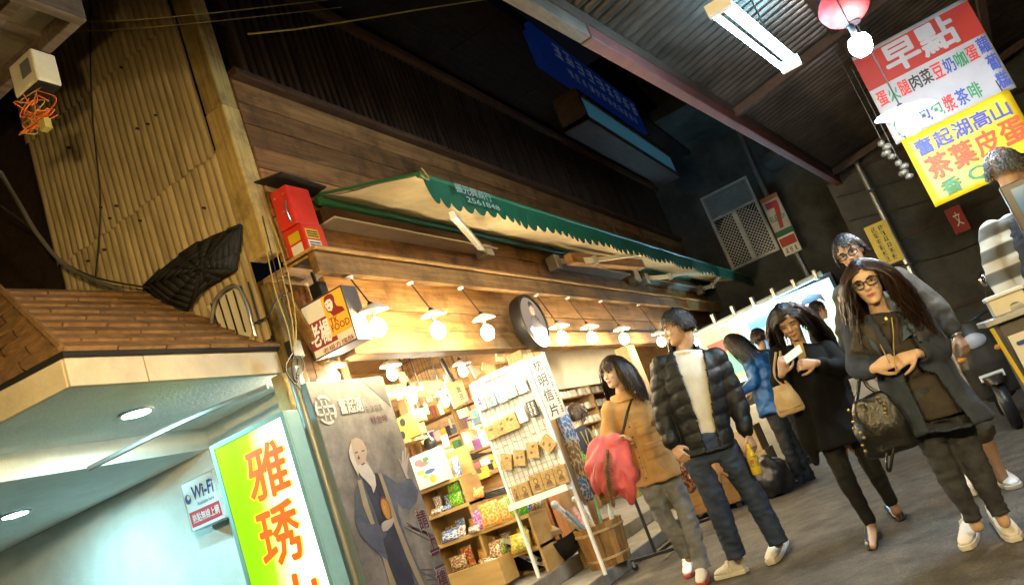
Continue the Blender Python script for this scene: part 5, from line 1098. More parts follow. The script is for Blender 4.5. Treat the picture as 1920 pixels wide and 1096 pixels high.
def limb(mb, pts, radii, n=12, sub=4, flat=1.0):
    """tapered limb through joints, rounded ends"""
    P = [V(p) for p in pts]; pts2 = []; rr = []
    for i in range(len(P)-1):
        for k in range(sub): t = k/sub; pts2.append(P[i].lerp(P[i+1], t)); rr.append(radii[i]+(radii[i+1]-radii[i])*(t*t*(3-2*t)))
    pts2.append(P[-1]); rr.append(radii[-1])
    for _ in range(2): pts2 = [pts2[0]]+[(pts2[i-1]+pts2[i]*2+pts2[i+1])/4 for i in range(1, len(pts2)-1)]+[pts2[-1]]
    d0 = (pts2[0]-pts2[1]).normalized(); d1 = (pts2[-1]-pts2[-2]).normalized()
    pts2 = [pts2[0]+d0*rr[0]*0.75, pts2[0]+d0*rr[0]*0.45]+pts2+[pts2[-1]+d1*rr[-1]*0.45, pts2[-1]+d1*rr[-1]*0.75]
    rr = [rr[0]*0.4, rr[0]*0.82]+rr+[rr[-1]*0.82, rr[-1]*0.4]
    mb.tube(pts2, rr, n)
def hand(mb, w, d, pn, curl=0.5, s=1.0, thumb=1, sc=1.0):
    """w wrist, d direction of the fingers, pn palm normal; thumb on side s"""
    w, d, pn = V(w), V(d).normalized(), V(pn); pn = (pn-d*pn.dot(d)).normalized(); lat = d.cross(pn)*s
    k = sc
    mb.loft([(w-d*0.015*k, lat*0.024*k, pn*0.019*k), (w+d*0.02*k, lat*0.031*k, pn*0.018*k), (w+d*0.06*k, lat*0.041*k, pn*0.016*k), (w+d*0.088*k, lat*0.040*k, pn*0.012*k)], 12)
    for i, (o_, L) in enumerate(((0.031, 0.070), (0.0105, 0.079), (-0.0105, 0.074), (-0.031, 0.058))):
        p = w+d*0.080*k+lat*o_*k; ang = 0.15*curl; pts = [p-d*0.01*k]; dd = (d+lat*o_*1.6)
        for seg in range(3):
            ang += curl*(0.55+0.25*seg)+0.05*i*curl; q = (dd*math.cos(ang)+pn*math.sin(ang)).normalized(); p = p+q*L*k*(0.44, 0.32, 0.24)[seg]; pts.append(p.copy())
        limb(mb, pts, [0.0095*k, 0.0090*k, 0.0083*k, 0.0070*k], 8, 2)
    a = w+d*0.022*k+lat*0.026*k; b = a+(d*0.55+lat*0.65+pn*0.35).normalized()*0.042*k; c = b+(d*0.85+lat*0.15+pn*(0.3+0.4*curl)).normalized()*0.034*k; e = c+(d*0.8-lat*0.1+pn*(0.3+0.6*curl)).normalized()*0.026*k
    limb(mb, [a, b, c, e], [0.014*k, 0.012*k, 0.0105*k, 0.008*k], 8, 2)
HEADR = [(-0.114, 0.016, 0.076, 0.030), (-0.108, 0.030, 0.086, 0.020), (-0.092, 0.044, 0.092, 0.000), (-0.072, 0.053, 0.0925, -0.030), (-0.050, 0.060, 0.0925, -0.062), (-0.025, 0.0665, 0.0915, -0.085), (0.0, 0.070, 0.0885, -0.097), (0.022, 0.0735, 0.0935, -0.102), (0.05, 0.0755, 0.092, -0.102), (0.075, 0.071, 0.081, -0.093), (0.095, 0.058, 0.062, -0.075), (0.108, 0.038, 0.038, -0.050), (0.115, 0.012, 0.008, -0.018)]
class Head:
    def __init__(s, c, fwd, up=(0, 0, 1), sc=1.0):
        s.c = V(c); s.f = V(fwd).normalized(); u = V(up); s.u = (u-s.f*u.dot(s.f)).normalized(); s.r = s.f.cross(s.u); s.k = sc
    def p(s, x, y, z): return s.c+(s.r*x+s.f*y+s.u*z)*s.k
    def build(s, mb, female=False):
        k0 = len(mb.v); n = 24
        for z, w, fr, bk_ in HEADR:
            if female and z < -0.06: w *= 0.92
            cy = (fr+bk_)/2
            for j in range(n):
                t = 2*math.pi*j/n; cx_, sy = math.cos(t), math.sin(t)
                ex = 0.85
                x = w*math.copysign(abs(cx_)**ex, cx_); y = cy+(fr-cy)*math.copysign(abs(sy)**0.95, sy)
                mb.v.append(s.p(x, y, z))
        L = len(HEADR)
        for i in range(L-1):
            for j in range(n): mb.f.append([k0+i*n+j, k0+i*n+(j+1) % n, k0+(i+1)*n+(j+1) % n, k0+(i+1)*n+j]); mb.mi.append(0)
        mb.f.append([k0+j for j in range(n)][::-1]); mb.mi.append(0); mb.f.append([k0+(L-1)*n+j for j in range(n)]); mb.mi.append(0)
        k = s.k
        mb.loft([(s.p(0, 0.086, 0.016), s.r*0.007*k, s.f*0.007*k), (s.p(0, 0.093, -0.005), s.r*0.0095*k, s.f*0.010*k), (s.p(0, 0.100, -0.026), s.r*0.0155*k, s.f*0.014*k), (s.p(0, 0.095, -0.040), s.r*0.015*k, s.f*0.010*k)], 10)   # nose
        for sx in (-1, 1):
            mb.ell(s.p(sx*0.074, -0.008, -0.004), s.r*0.010*k, s.f*0.018*k, s.u*0.031*k, 10, 8)      # ears
            mb.ell(s.p(sx*0.033, 0.076, -0.028), s.r*0.021*k, s.f*0.015*k, s.u*0.020*k, 10, 6)      # cheeks
            mb.ell(s.p(sx*0.031, 0.083, 0.021), s.r*0.024*k, s.f*0.010*k, s.u*0.008*k, 10, 6)       # brow ridge
        mb.ell(s.p(0, 0.089, -0.061), s.r*0.023*k, s.f*0.010*k, s.u*0.011*k, 10, 6)               # lips bulge
        mb.ell(s.p(0, 0.084, -0.098), s.r*0.019*k, s.f*0.012*k, s.u*0.013*k, 10, 6)               # chin
    def face(s, parent, lips, brow, iris=True, lid=0.0):
        k = s.k
        for sx in (-1, 1):
            if lid < 0.9:
                e = MB().ell(s.p(sx*0.032, 0.0845, 0.0015), s.r*0.0145*k, s.f*0.0065*k, s.u*0.0062*k*(1-lid), 12, 8).build('eye', FM['eyewhite'], parent, smooth=True)
                MB().ell(s.p(sx*0.032, 0.0895, 0.0015), s.r*0.0060*k, s.f*0.0024*k, s.u*0.0060*k*(1-lid), 10, 6).build('iris', FM['iris'], e, smooth=True)
            MB().tube([s.p(sx*0.016, 0.0895, 0.001), s.p(sx*0.031, 0.0920, 0.0085-lid*0.008), s.p(sx*0.048, 0.0835, 0.002)], [0.0012*k, 0.0026*k, 0.0012*k], 6).build('eyelid_line', FM['iris'], parent, smooth=True)
            MB().tube([s.p(sx*0.014, 0.0945, 0.020), s.p(sx*0.032, 0.0955, 0.0265), s.p(sx*0.052, 0.0850, 0.021)], [0.0028*k, 0.0036*k, 0.0015*k], 6).build('eyebrow', brow, parent, smooth=True)
        MB().tube([s.p(-0.024, 0.0905, -0.061), s.p(-0.010, 0.0985, -0.0575), s.p(0, 0.0985, -0.059), s.p(0.010, 0.0985, -0.0575), s.p(0.024, 0.0905, -0.061)], [0.0012*k, 0.0045*k, 0.004*k, 0.0045*k, 0.0012*k], 8).build('lips', lips, parent, smooth=True)
        MB().tube([s.p(-0.020, 0.0905, -0.064), s.p(0, 0.0985, -0.0675), s.p(0.020, 0.0905, -0.064)], [0.0012*k, 0.0055*k, 0.0012*k], 8).build('lips', lips, parent, smooth=True)
    def cap(s, parent, mt, front=0.055, thick=1.09, low=-0.07, fringe=None):
        """scalp cover: keeps the face free"""
        mb = MB(); k = s.k; n, mm = 36, 20
        def ok(x, y, z): return z > (front-0.02*abs(x)/0.07 if y > 0.035 else (0.0 if y > 0.0 else low))
        k0 = 0
        idx = {}
        for i in range(mm+1):
            t = math.pi*i/mm-math.pi/2
            for j in range(n):
                a = 2*math.pi*j/n; x, y, z = 0.0775*math.cos(t)*math.cos(a), -0.004+0.101*math.cos(t)*math.sin(a), 0.002+0.117*math.sin(t)
                idx[i, j] = len(mb.v); mb.v.append(s.p(x*thick, -0.006+(y+0.006)*thick, z*thick+0.006*math.sin(j*2.3+i)*0.4))
                idx[i, j, 'c'] = (x, y, z)
        for i in range(mm):
            for j in range(n):
                q = [(i, j), (i, (j+1) % n), (i+1, (j+1) % n), (i+1, j)]
                if all(ok(*idx[a[0], a[1], 'c']) for a in q): mb.f.append([idx[a] for a in q]); mb.mi.append(0)
        o = mb.build('hair', mt, parent, smooth=True, fix=False); m_ = o.modifiers.new('s', 'SOLIDIFY'); m_.thickness = 0.012; m_.offset = -1
        return o
    def strands(s, parent, mt, n, length, seed, width=0.007, front=0.05, part=0.0, drift=(0, 0, 0), wav=0.01, body=None, back_only=False, clump=0.0, fringe=0.0, side_out=0.0, tip=0.3):
        """locks flowing from the scalp, over the head, then falling"""
        r = random.Random(seed); mb = MB(); k = s.k; made = 0; A, B_, Cz = 0.080, 0.104, 0.120; dr = V(drift)
        while made < n:
            x, y, z = r.gauss(0, 1), r.gauss(0, 1), abs(r.gauss(0, 1)); q = V((x, y, z)).normalized()
            lx, ly, lz = q.x*A, q.y*B_, q.z*Cz
            isfr = ly > 0.03 and lz < front+0.03
            if ly > 0.035 and lz < front: continue
            if lz < 0.0: continue
            if back_only and ly > 0.02: continue
            made += 1
            L = length*(0.8+0.3*r.random())
            if fringe and ly > 0.055: L = fringe*(0.8+0.3*r.random())
            p = V((lx, ly, lz)); steps = 12; st = L/steps; ph = r.random()*6.28; pts = []; side = 1 if p.x > part else -1
            dirv = V((side*(0.8+0.3*r.random()), (0.35 if (fringe and ly > 0.055) else -0.25)+0.2*r.gauss(0, 0.5), -0.35)).normalized()
            off = 1.0+0.05+0.10*r.random()
            for i in range(steps+1):
                e = (p.x/A)**2+((p.y+0.004)/B_)**2+(p.z/Cz)**2
                inside = e < off*off
                if inside and p.z > -0.10: 
                    f_ = off/math.sqrt(max(e, 1e-6)); p = V((p.x*f_, (p.y+0.004)*f_-0.004, p.z*f_ if p.z > 0 else p.z))
                wv = V((math.sin(i*0.9+ph), math.cos(i*0.8+ph), 0))*wav*(i/steps)
                pts.append(s.p(*(p+wv)))
                g = min(1, 0.28+i*0.14)
                dirv = (dirv*(1-g*0.6)+V((side*side_out*(1 if i < steps*0.6 else 0.3), 0, -1))*g*0.6+dr*0.2*(i/steps)).normalized()
                p = p+dirv*st/k
                if not (fringe and ly > 0.055) and p.y > 0.03 and abs(p.x) < 0.068 and p.z < 0.06: p.x = side*0.068; p.y -= 0.004
            w0 = width*(0.7+0.6*r.random()); kk = len(mb.v)
            for i, pt in enumerate(pts):
                t = (pts[min(i+1, steps)]-pts[max(i-1, 0)]).normalized(); o_ = (pt-s.c); o_ = (o_-t*o_.dot(t)).normalized(); lt = t.cross(o_)
                ww = w0*(1-(1-tip)*(i/steps)**2)*(0.35 if i == 0 else 1)
                mb.v += [pt-lt*ww/2, pt+o_*ww*0.35, pt+lt*ww/2]
            for i in range(steps):
                a = kk+i*3
                for c in (0, 1): mb.f.append([a+c, a+c+1, a+c+4, a+c+3]); mb.mi.append(0)
        return mb.build('hair', mt, parent, smooth=80, fix=False)
    def glasses(s, parent, mt):
        k = s.k; g = MB()
        for sx in (-1, 1):
            pts = []
            for i in range(21):
                a = 2*math.pi*i/20; ca, sa = math.cos(a), math.sin(a)
                pts.append(s.p(sx*0.034+0.026*math.copysign(abs(ca)**0.6, ca), 0.105-0.006*abs(ca)*(1 if ca*sx > 0 else 0), 0.0+0.019*math.copysign(abs(sa)**0.6, sa)))
            g.tube(pts, 0.0030*k, 6)
            g.tube([s.p(sx*0.060, 0.098, 0.010), s.p(sx*0.074, 0.06, 0.008), s.p(sx*0.080, -0.005, 0.004)], 0.0026*k, 6)
        g.tube([s.p(-0.009, 0.107, 0.006), s.p(0, 0.109, 0.008), s.p(0.009, 0.107, 0.006)], 0.0026*k, 6)
        o = g.build('glasses_frame', mt, parent, smooth=True)
        for sx in (-1, 1): 
            m2 = MB(); m2.slab([s.p(sx*0.034+0.024*math.copysign(abs(math.cos(a))**0.6, math.cos(a)), 0.1045, 0.017*math.copysign(abs(math.sin(a))**0.6, math.sin(a))) for a in [2*math.pi*i/20 for i in range(20)]], s.f*0.001); m2.build('lens', FM['lens'], o)
        return o
FM = {}
FM['eyewhite'] = mat('eye_white', (0.62, 0.58, 0.54), 0.3, 0.03); FM['iris'] = mat('eye_dark', (0.015, 0.010, 0.008), 0.2, 0.1)
def lensm():
    mt = bpy.data.materials.new('spectacle_lens'); mt.use_nodes = True; n = mt.node_tree; n.nodes.clear(); o = N(n, 'ShaderNodeOutputMaterial'); mx = N(n, 'ShaderNodeMixShader'); t = N(n, 'ShaderNodeBsdfTransparent'); g = N(n, 'ShaderNodeBsdfGlossy'); g.inputs['Roughness'].default_value = 0.05; mx.inputs[0].default_value = 0.07
    n.links.new(t.outputs[0], mx.inputs[1]); n.links.new(g.outputs[0], mx.inputs[2]); n.links.new(mx.outputs[0], o.inputs[0]); return mt
FM['lens'] = lensm()
def skinm(name, c):
    m_ = mat(name, c, 0.45, 0.10, 18, 0.10, 220); return m_
SK = [skinm('skin_fair', (0.60, 0.40, 0.28)), skinm('skin_tan', (0.46, 0.28, 0.18)), skinm('skin_warm', (0.54, 0.34, 0.23))]
LIP = mat('lips_pink', (0.42, 0.13, 0.11), 0.35, 0.1); LIP2 = mat('lips_pale', (0.40, 0.20, 0.15), 0.4, 0.1); BROW = mat('brow_dark', (0.02, 0.014, 0.010), 0.7, 0.1)
def hairm(name, c, c2):
    mt, n, b = nodes(name); tc = N(n, 'ShaderNodeTexCoord'); mp = N(n, 'ShaderNodeMapping'); mp.inputs['Scale'].default_value = (60, 60, 4); n.links.new(tc.outputs['Object'], mp.inputs[0])
    z = N(n, 'ShaderNodeTexNoise'); z.inputs['Scale'].default_value = 2; z.inputs['Detail'].default_value = 4; n.links.new(mp.outputs[0], z.inputs['Vector'])
    r = ramp(n, [c, c2], [0.35, 0.7]); n.links.new(z.outputs['Fac'], r.inputs[0]); n.links.new(r.outputs[0], b.inputs['Base Color']); b.inputs['Roughness'].default_value = 0.38; b.inputs['Specular IOR Level'].default_value = 0.4; return mt
HB = hairm('hair_black', (0.006, 0.005, 0.005), (0.020, 0.014, 0.011)); HBR = hairm('hair_brown', (0.014, 0.007, 0.004), (0.048, 0.021, 0.010)); HDB = hairm('hair_dark_brown', (0.010, 0.006, 0.005), (0.040, 0.020, 0.012))
def cloth(name, c, rough=0.85, v=0.25, s=16, b=0.35, bs=320, **k): return mat(name, c, rough, v, s, b, bs, **k)
def folds(amp, fx=9, fz=22, seed=0, extra=None):
    def f(p, nn):
        d = amp*(noise.noise(V((p.x*fx+seed, p.y*fx, p.z*fz)))*0.65+noise.noise(V((p.x*fx*2.3, p.y*fx*2.3+seed, p.z*fz*2.0)))*0.35)
        rg = 0.5-1.7*abs(noise.noise(V((p.x*fx*0.9+seed*3.1, p.y*fx*0.9, p.z*fz*0.75))))
        return d*0.6+amp*0.9*max(-0.6, rg)+(extra(p, nn) if extra else 0)
    return f
from mathutils.bvhtree import BVHTree
def decal(ob, quad, name, mt, t=0.004, nu=8, nv=8, parent=None):
    """patch lying on a garment: quad of view points (tl,tr,br,bl) cast onto it"""
    base = WLOC[ob.name]; bv = BVHTree.FromPolygons([v.co+base for v in ob.data.vertices], [list(p.vertices) for p in ob.data.polygons])
    a, b, c, d = [V((x, y)) for x, y in quad]; pts = {}; last = None
    for i in range(nu+1):
        for j in range(nv+1):
            q = a.lerp(b, i/nu).lerp(d.lerp(c, i/nu), j/nv); dv = ray(q.x, q.y).normalized(); h = bv.ray_cast(CO, dv)
            pts[i, j] = (h[3], dv) if h[0] is not None else None
    good = sorted(p[0] for p in pts.values() if p)
    if not good: return None
    md = good[len(good)//2]; mb = MB(); ed = 0.0
    def P_(i, j, k):
        p = pts[i, j]; i_, j_ = i/nu, j/nv; q = a.lerp(b, i_).lerp(d.lerp(c, i_), j_); dv = ray(q.x, q.y).normalized(); dist = p[0] if p and abs(p[0]-md) < 0.09 else md
        e = t if 0 < i < nu and 0 < j < nv else 0.0015
        return CO+dv*(dist-(e if k else -0.006))
    mb.grid(lambda u, v: P_(round(u*nu), round(v*nv), 1), nu, nv); mb.grid(lambda u, v: P_(round(u*nu), round(v*nv), 0), nu, nv, True)
    return mb.build(name, mt, parent or ob, smooth=True)
def hemcut(A, B, d): return lambda p, nn: (p.z < A.z-d and (p-A).xy.length < 0.13 and (p-A).xy.length <= (p-B).xy.length) or (p.z < B.z-d and (p-B).xy.length < 0.13 and (p-B).xy.length < (p-A).xy.length)
class Person:
    def __init__(s, label, base, seed=0):
        s.b = V((base[0], base[1], 0)); s.dir = V((base[0], base[1], 0)).normalized(); s.r = V((s.dir.y, -s.dir.x, 0)); s.f = -s.dir; s.D = s.b.length
        s.t = thing('person', label, 'person', s.b); s.seed = seed
    def W(s, x, y, d=0.0):
        q = ray(x, y); return CO+q*((s.D-d)/q.dot(s.dir))
    def v(s, r, f, u): return s.r*r+s.f*f+V((0, 0, u))
def torso(mb, hipc, neck, SL, SR, HL, HR, grow=1.0, depth=0.115, waist=0.9, hem=0.0, hemw=1.05, top=True, belly=0.0):
    """lofted trunk between the hips and the shoulders"""
    la = (SR-SL); sw = la.length/2; la.normalize(); lh = (HR-HL); lh.normalize(); fr = la.cross(V((0, 0, 1))).normalized(); sc_ = (SL+SR)/2; up = (neck-hipc)
    R = []
    hw = 0.165*grow
    if hem > 0:
        for k in (1.0, 0.5): R.append((hipc-up.normalized()*hem*k, lh*hw*(1+(hemw-1)*k), fr*depth*1.08*grow*(1+(hemw-1)*k)))
    R.append((hipc, lh*hw, fr*depth*1.05*grow))
    R.append((hipc.lerp(sc_, 0.28), (la+lh).normalized()*hw*waist*0.98, fr*depth*0.98*grow+fr*belly))
    R.append((hipc.lerp(sc_, 0.58), la*(sw*0.93*grow), fr*depth*1.06*grow))
    R.append((hipc.lerp(sc_, 0.82), la*(sw*1.02*grow), fr*depth*1.0*grow))
    R.append((sc_+V((0, 0, 0.015)), la*(sw*0.92*grow), fr*depth*0.72*grow))
    R.append((sc_.lerp(neck, 0.5)+V((0, 0, 0.03)), la*sw*0.55, fr*depth*0.58))
    if top: R.append((neck+V((0, 0, -0.025)), la*0.088, fr*0.088)); R.append((neck+V((0, 0, -0.008)), la*0.075, fr*0.075))
    mb.loft(R, 20); return fr, la
def shoe(P, heel, toe, mt, sole, label=None, w=0.047, h=0.075, name='shoe', straps=0, strapm=None, low=False, parent=None):
    heel, toe = V(heel), V(toe); heel.z = toe.z = 0; d = (toe-heel); L = d.length; d.normalize(); lt = d.cross(V((0, 0, 1))); up = V((0, 0, 1)); parent = parent or P.t
    mb = MB(); hs = (0.055, 0.062, 0.060, 0.048, 0.036, 0.028, 0.016) if not low else (0.035, 0.035, 0.028, 0.022, 0.022, 0.020, 0.012); ws = (0.60, 0.78, 0.84, 0.92, 1.0, 0.92, 0.5); ts = (0.0, 0.14, 0.32, 0.52, 0.72, 0.9, 1.0)
    mb.loft([(heel+d*L*t+up*(0.022+hh*0.55*h/0.075), lt*w*ww, up*hh*0.62*h/0.075) for t, hh, ww in zip(ts, hs, ws)], 14)
    if not low: mb.loft([(heel+d*L*0.16+up*0.06*h/0.075, lt*w*0.72, d*0.052), (heel+d*L*0.15+up*0.10*h/0.075, lt*w*0.70, d*0.048)], 14)
    o = remesh(mb, 0.008, 3, name, mt, parent)
    if label: o['label'] = label
    s_ = MB(); s_.loft([(heel+d*L*t+up*0.002, lt*w*ww*1.06, d*0.001) for t, ww in ((0, 0.6),)], 4) if False else None
    out = [heel+d*L*t+lt*w*ww*1.05*sg for sg, seq in ((1, (0, 1, 2, 3, 4, 5, 6)), (-1, (6, 5, 4, 3, 2, 1, 0))) for t, ww in [(ts[i]*1.03-0.015, ws[i]) for i in seq]]
    MB().slab([p+up*0.002 for p in out], up*(0.026 if not low else 0.010)).build('sole', sole, o, bevel=0.004)
    for k in range(straps):
        t = 0.38+0.13*k; hh = 0.082-0.019*k*0.9; c = heel+d*L*t; m2 = MB()
        m2.tube([c+lt*w*0.80+up*0.032, c+lt*w*0.62+up*(hh-0.004)*h/0.075, c+up*(hh+0.010)*h/0.075, c-lt*w*0.62+up*(hh-0.004)*h/0.075, c-lt*w*0.80+up*0.032], 0.0105, 6); m2.build('strap', strapm or mt, o, smooth=True)
    return o
# ------------------------------------------------------------------ man in the black puffer jacket
P = Person('man in black puffer jacket and jeans looking away, holding a yellow tea bottle', (5.45, 1.57)); W = P.W
hd = Head(W(1271, 612, 0.02), P.v(-0.95, 0.28, -0.02), (0, 0, 1), 1.03)
SL, SR = W(1236, 683, 0.02), W(1346, 668, 0.0); nk = W(1280, 655, 0.0); hc = W(1328, 838, 0.0); HL, HR = W(1306, 852, 0.0), W(1352, 840, 0.0)
EL, WL = W(1240, 776, 0.0), W(1263, 838, 0.07); ER, WR = W(1382, 752, -0.02), W(1402, 815, 0.07)
KL, AL, KR, AR = W(1343, 941, 0.06), W(1376, 1030, 0.03), W(1408, 918, 0.03), W(1453, 1003, 0.0)
mb = MB(); hd.build(mb); limb(mb, [hd.p(0, -0.02, -0.05), hd.p(0, -0.025, -0.11), nk, (SL+SR)/2], [0.058, 0.056, 0.056, 0.04])
limb(mb, [(SL+SR)/2, hc], [0.05, 0.07]); limb(mb, [SL.lerp(SR, 0.2), EL, WL], [0.04, 0.036, 0.026]); limb(mb, [SR.lerp(SL, 0.2), ER, WR], [0.04, 0.036, 0.026])
hand(mb, WL, P.v(0.32, 0.35, -0.85), P.v(0.5, -0.8, 0), 0.55, 1); hand(mb, WR, P.v(0.10, 0.25, -1), P.v(-0.75, -0.5, 0.0), 0.75, -1)
limb(mb, [hc, KL, AL], [0.07, 0.05, 0.036]); limb(mb, [hc, KR, AR], [0.07, 0.05, 0.036]); limb(mb, [AL, AL-V((0, 0, 0.06))], [0.034, 0.03]); limb(mb, [AR, AR-V((0, 0, 0.06))], [0.034, 0.03])
body = remesh(mb, 0.0055, 2, 'body', SK[2], P.t); hd.face(P.t, LIP2, BROW)
hd.cap(P.t, HB, 0.062, 1.10, -0.065); hd.strands(P.t, HB, 800, 0.075, 3, 0.005, 0.055, -0.02, fringe=0.06, wav=0.004)
mb = MB(); fr, la = torso(mb, hc, nk, SL, SR, HL, HR, 0.93, 0.105, top=True); remesh(mb, 0.012, 2, 't_shirt', cloth('white_tee', (0.74, 0.70, 0.60), 0.8, 0.08), P.t, folds(0.006, 6, 10))
mb = MB(); fr, la = torso(mb, hc, nk, SL, SR, HL, HR, 1.10, 0.135, waist=1.0, top=False, hem=0.03)
limb(mb, [SL+la*0.02, EL, WL+V((0, 0, 0.03))], [0.080, 0.070, 0.052], 14); limb(mb, [SR-la*0.02, ER, WR+V((0, 0, 0.03))], [0.080, 0.070, 0.052], 14)
limb(mb, [nk+V((0, 0, -0.02)), nk+V((0, 0, 0.035))], [0.095, 0.088], 16)
sc_ = (SL+SR)/2; ctr0 = hc+la*0.0
def puff(p, nn):
    q = p-hc; s_ = q.z; ph = (s_+0.02*math.sin(q.dot(la)*14)) / 0.098
    return 0.010*(abs(math.sin(math.pi*ph))**0.45-0.5)+0.005*noise.noise(p*16)+0.003*noise.noise(p*38)
def opening(p, nn):
    q = p-hc; t = q.z/max(0.01, (nk-hc).z); c = la.dot(p-hc.lerp(nk, min(1, max(0, t)))); fwd_ = (p-hc.lerp(nk, min(1, max(0, t)))).dot(fr)
    dist = min((p-EL).length, (p-ER).length, (p-WL).length, (p-WR).length)
    if t > 1.02 and abs(c) < 0.075: return True
    w = 0.062+0.075*max(0, t-0.2)
    return (-w*0.7 < c-0.012 < w) and nn.dot(fr) > 0.2 and fwd_ > 0.03 and dist > 0.10
if fr.dot(P.f) < 0: fr = -fr
jk = remesh(mb, 0.010, 2, 'puffer_jacket', mat('black_nylon', (0.010, 0.011, 0.012), 0.52, 0.4, 9, 0.35, 40, spec=0.35), P.t, puff, opening, 0.018)
cl = remesh(MB().loft([(nk+V((0, 0, -0.02))+fr*0.02, la*0.105, fr*0.092), (nk+V((0, 0, 0.05))+fr*0.01, la*0.088, fr*0.080), (nk+V((0, 0, 0.056)), la*0.08, fr*0.07)], 18), 0.008, 2, 'collar', jk.data.materials[0], P.t, folds(0.006), lambda p, nn: (p-nk).dot(fr) > 0.045 or nn.z > 0.8, 0.012)
for pts in ([(1262, 690), (1268, 722), (1282, 760), (1290, 790), (1298, 818)],):
    pass
decal(jk, [(1306, 680), (1318, 676), (1319, 679), (1307, 683)], 'chest_label', M['white'], 0.006, 4, 2); decal(jk, [(1306, 693), (1309, 692), (1314, 712), (1311, 713)], 'pocket_zip', M['steel'], 0.006, 3, 6)
jeans = cloth('dark_jeans', (0.026, 0.042, 0.088), 0.8, 0.55, 7)
mb = MB(); limb(mb, [HL+V((0, 0, 0.05)), KL, AL, AL-V((0, 0, 0.07))], [0.106, 0.076, 0.066, 0.068], 14, 5); limb(mb, [HR+V((0, 0, 0.05)), KR, AR, AR-V((0, 0, 0.07))], [0.106, 0.076, 0.066, 0.068], 14, 5); mb.loft([(hc+V((0, 0, 0.10)), la*0.165, fr*0.118), (hc, la*0.175, fr*0.125), (hc-V((0, 0, 0.10)), la*0.16, fr*0.11)], 16)
remesh(mb, 0.010, 2, 'jeans', jeans, P.t, folds(0.010, 12, 30, 3), hemcut(AL, AR, 0.05), 0.006)
ws_ = mat('white_leather', (0.78, 0.77, 0.74), 0.5, 0.08); sol = mat('shoe_sole', (0.66, 0.63, 0.57), 0.7, 0.12); strp = mat('strap_cream', (0.80, 0.74, 0.58), 0.5, 0.08)
shoe(P, at(1402, 1072, Z=0), at(1345, 1085, Z=0), ws_, sol, None, 0.052, 0.095, straps=3, strapm=strp); shoe(P, at(1472, 1018, Z=0), at(1448, 1058, Z=0), ws_, sol, None, 0.052, 0.095, straps=3, strapm=strp)
# bottle in his hand
A, B = W(1401, 832, 0.13), W(1421, 888, 0.13); bt_ = thing('tea_bottle', 'yellow green tea bottle held in the puffer jacket man\'s hand', 'bottle', B)
d = (A-B); Lb = d.length; d.normalize()
MB().lathe([(0.030, 0.0), (0.034, 0.008), (0.034, Lb*0.22), (0.031, Lb*0.30), (0.033, Lb*0.36), (0.033, Lb*0.58), (0.026, Lb*0.72), (0.014, Lb*0.84), (0.013, Lb*0.88)], B, d, 16).build('bottle_body', mat('tea_yellow', (0.62, 0.42, 0.03), 0.12, 0.15), bt_, smooth=True)
MB().lathe([(0.0343, Lb*0.24), (0.0350, Lb*0.30), (0.0350, Lb*0.54), (0.0343, Lb*0.60)], B, d, 16).build('label_band', pouch('bottle_label', (0.45, 0.42, 0.05), (0.45, 0.12, 0.03), 5), bt_, smooth=True); MB().lathe([(0.016, Lb*0.86), (0.0165, Lb*0.90), (0.0165, Lb*1.0), (0.002, Lb*1.01)], B, d, 14).build('cap', mat('cap_yellow', (0.75, 0.55, 0.03), 0.4, 0.05), bt_, smooth=True)

# ------------------------------------------------------------------ woman in the tan coat
P = Person('woman in tan coat carrying a pink jacket, holding hands with the puffer jacket man', (5.72, 2.08)); W = P.W
hd = Head(W(1152, 697, 0.05), P.v(-0.72, 0.68, 0.02), (0, 0, 1), 0.98)
SL, SR = W(1142, 765, 0.07), W(1212, 744, -0.04); nk = W(1166, 742, 0.02); hc = W(1225, 872, 0.0); HL, HR = W(1212, 888, 0.03), W(1246, 876, -0.01)
EL, WL = W(1140, 820, 0.07), W(1158, 832, 0.20); ER, WR = W(1236, 806, -0.06), W(1264, 850, 0.0)
KL, AL, KR, AR = W(1243, 968, 0.02), W(1287, 1034, -0.03), W(1288, 960, 0.06), W(1315, 1056, 0.05)
mb = MB(); hd.build(mb, True); limb(mb, [hd.p(0, -0.02, -0.05), hd.p(0, -0.02, -0.11), nk, (SL+SR)/2], [0.05, 0.046, 0.048, 0.04])
limb(mb, [(SL+SR)/2, hc], [0.05, 0.07]); limb(mb, [SL.lerp(SR, 0.2), EL, WL], [0.035, 0.032, 0.023]); limb(mb, [SR.lerp(SL, 0.2), ER, WR], [0.035, 0.032, 0.023])
hand(mb, WL, P.v(0.75, 0.2, 0.35), P.v(-0.2, 0.5, -0.8), 0.9, 1, sc=0.93); hand(mb, WR, P.v(0.3, 0.25, -0.9), P.v(-0.5, -0.8, 0), 0.6, -1, sc=0.93)
for K_, A_ in ((KL, AL), (KR, AR)): limb(mb, [hc, K_, A_, A_-V((0, 0, 0.05))], [0.06, 0.045, 0.032, 0.03])
remesh(mb, 0.0055, 2, 'body', SK[0], P.t); hd.face(P.t, LIP, BROW)
hd.cap(P.t, HDB, 0.062, 1.10, -0.08); hd.strands(P.t, HDB, 1100, 0.33, 5, 0.006, 0.05, 0.0, fringe=0.055, wav=0.006, side_out=0.02)
tan = cloth('tan_cotton', (0.50, 0.29, 0.105), 0.8, 0.15, 8)
mb = MB(); fr, la = torso(mb, hc, nk, SL, SR, HL, HR, 1.06, 0.135, waist=0.98, hem=0.12, hemw=1.12, top=False)
if fr.dot(P.f) < 0: fr = -fr
limb(mb, [SL+la*0.015, EL, WL-(WL-EL)*0.12], [0.066, 0.060, 0.045], 14); limb(mb, [SR-la*0.015, ER, WR+V((0, 0, 0.02))], [0.066, 0.058, 0.045], 14)
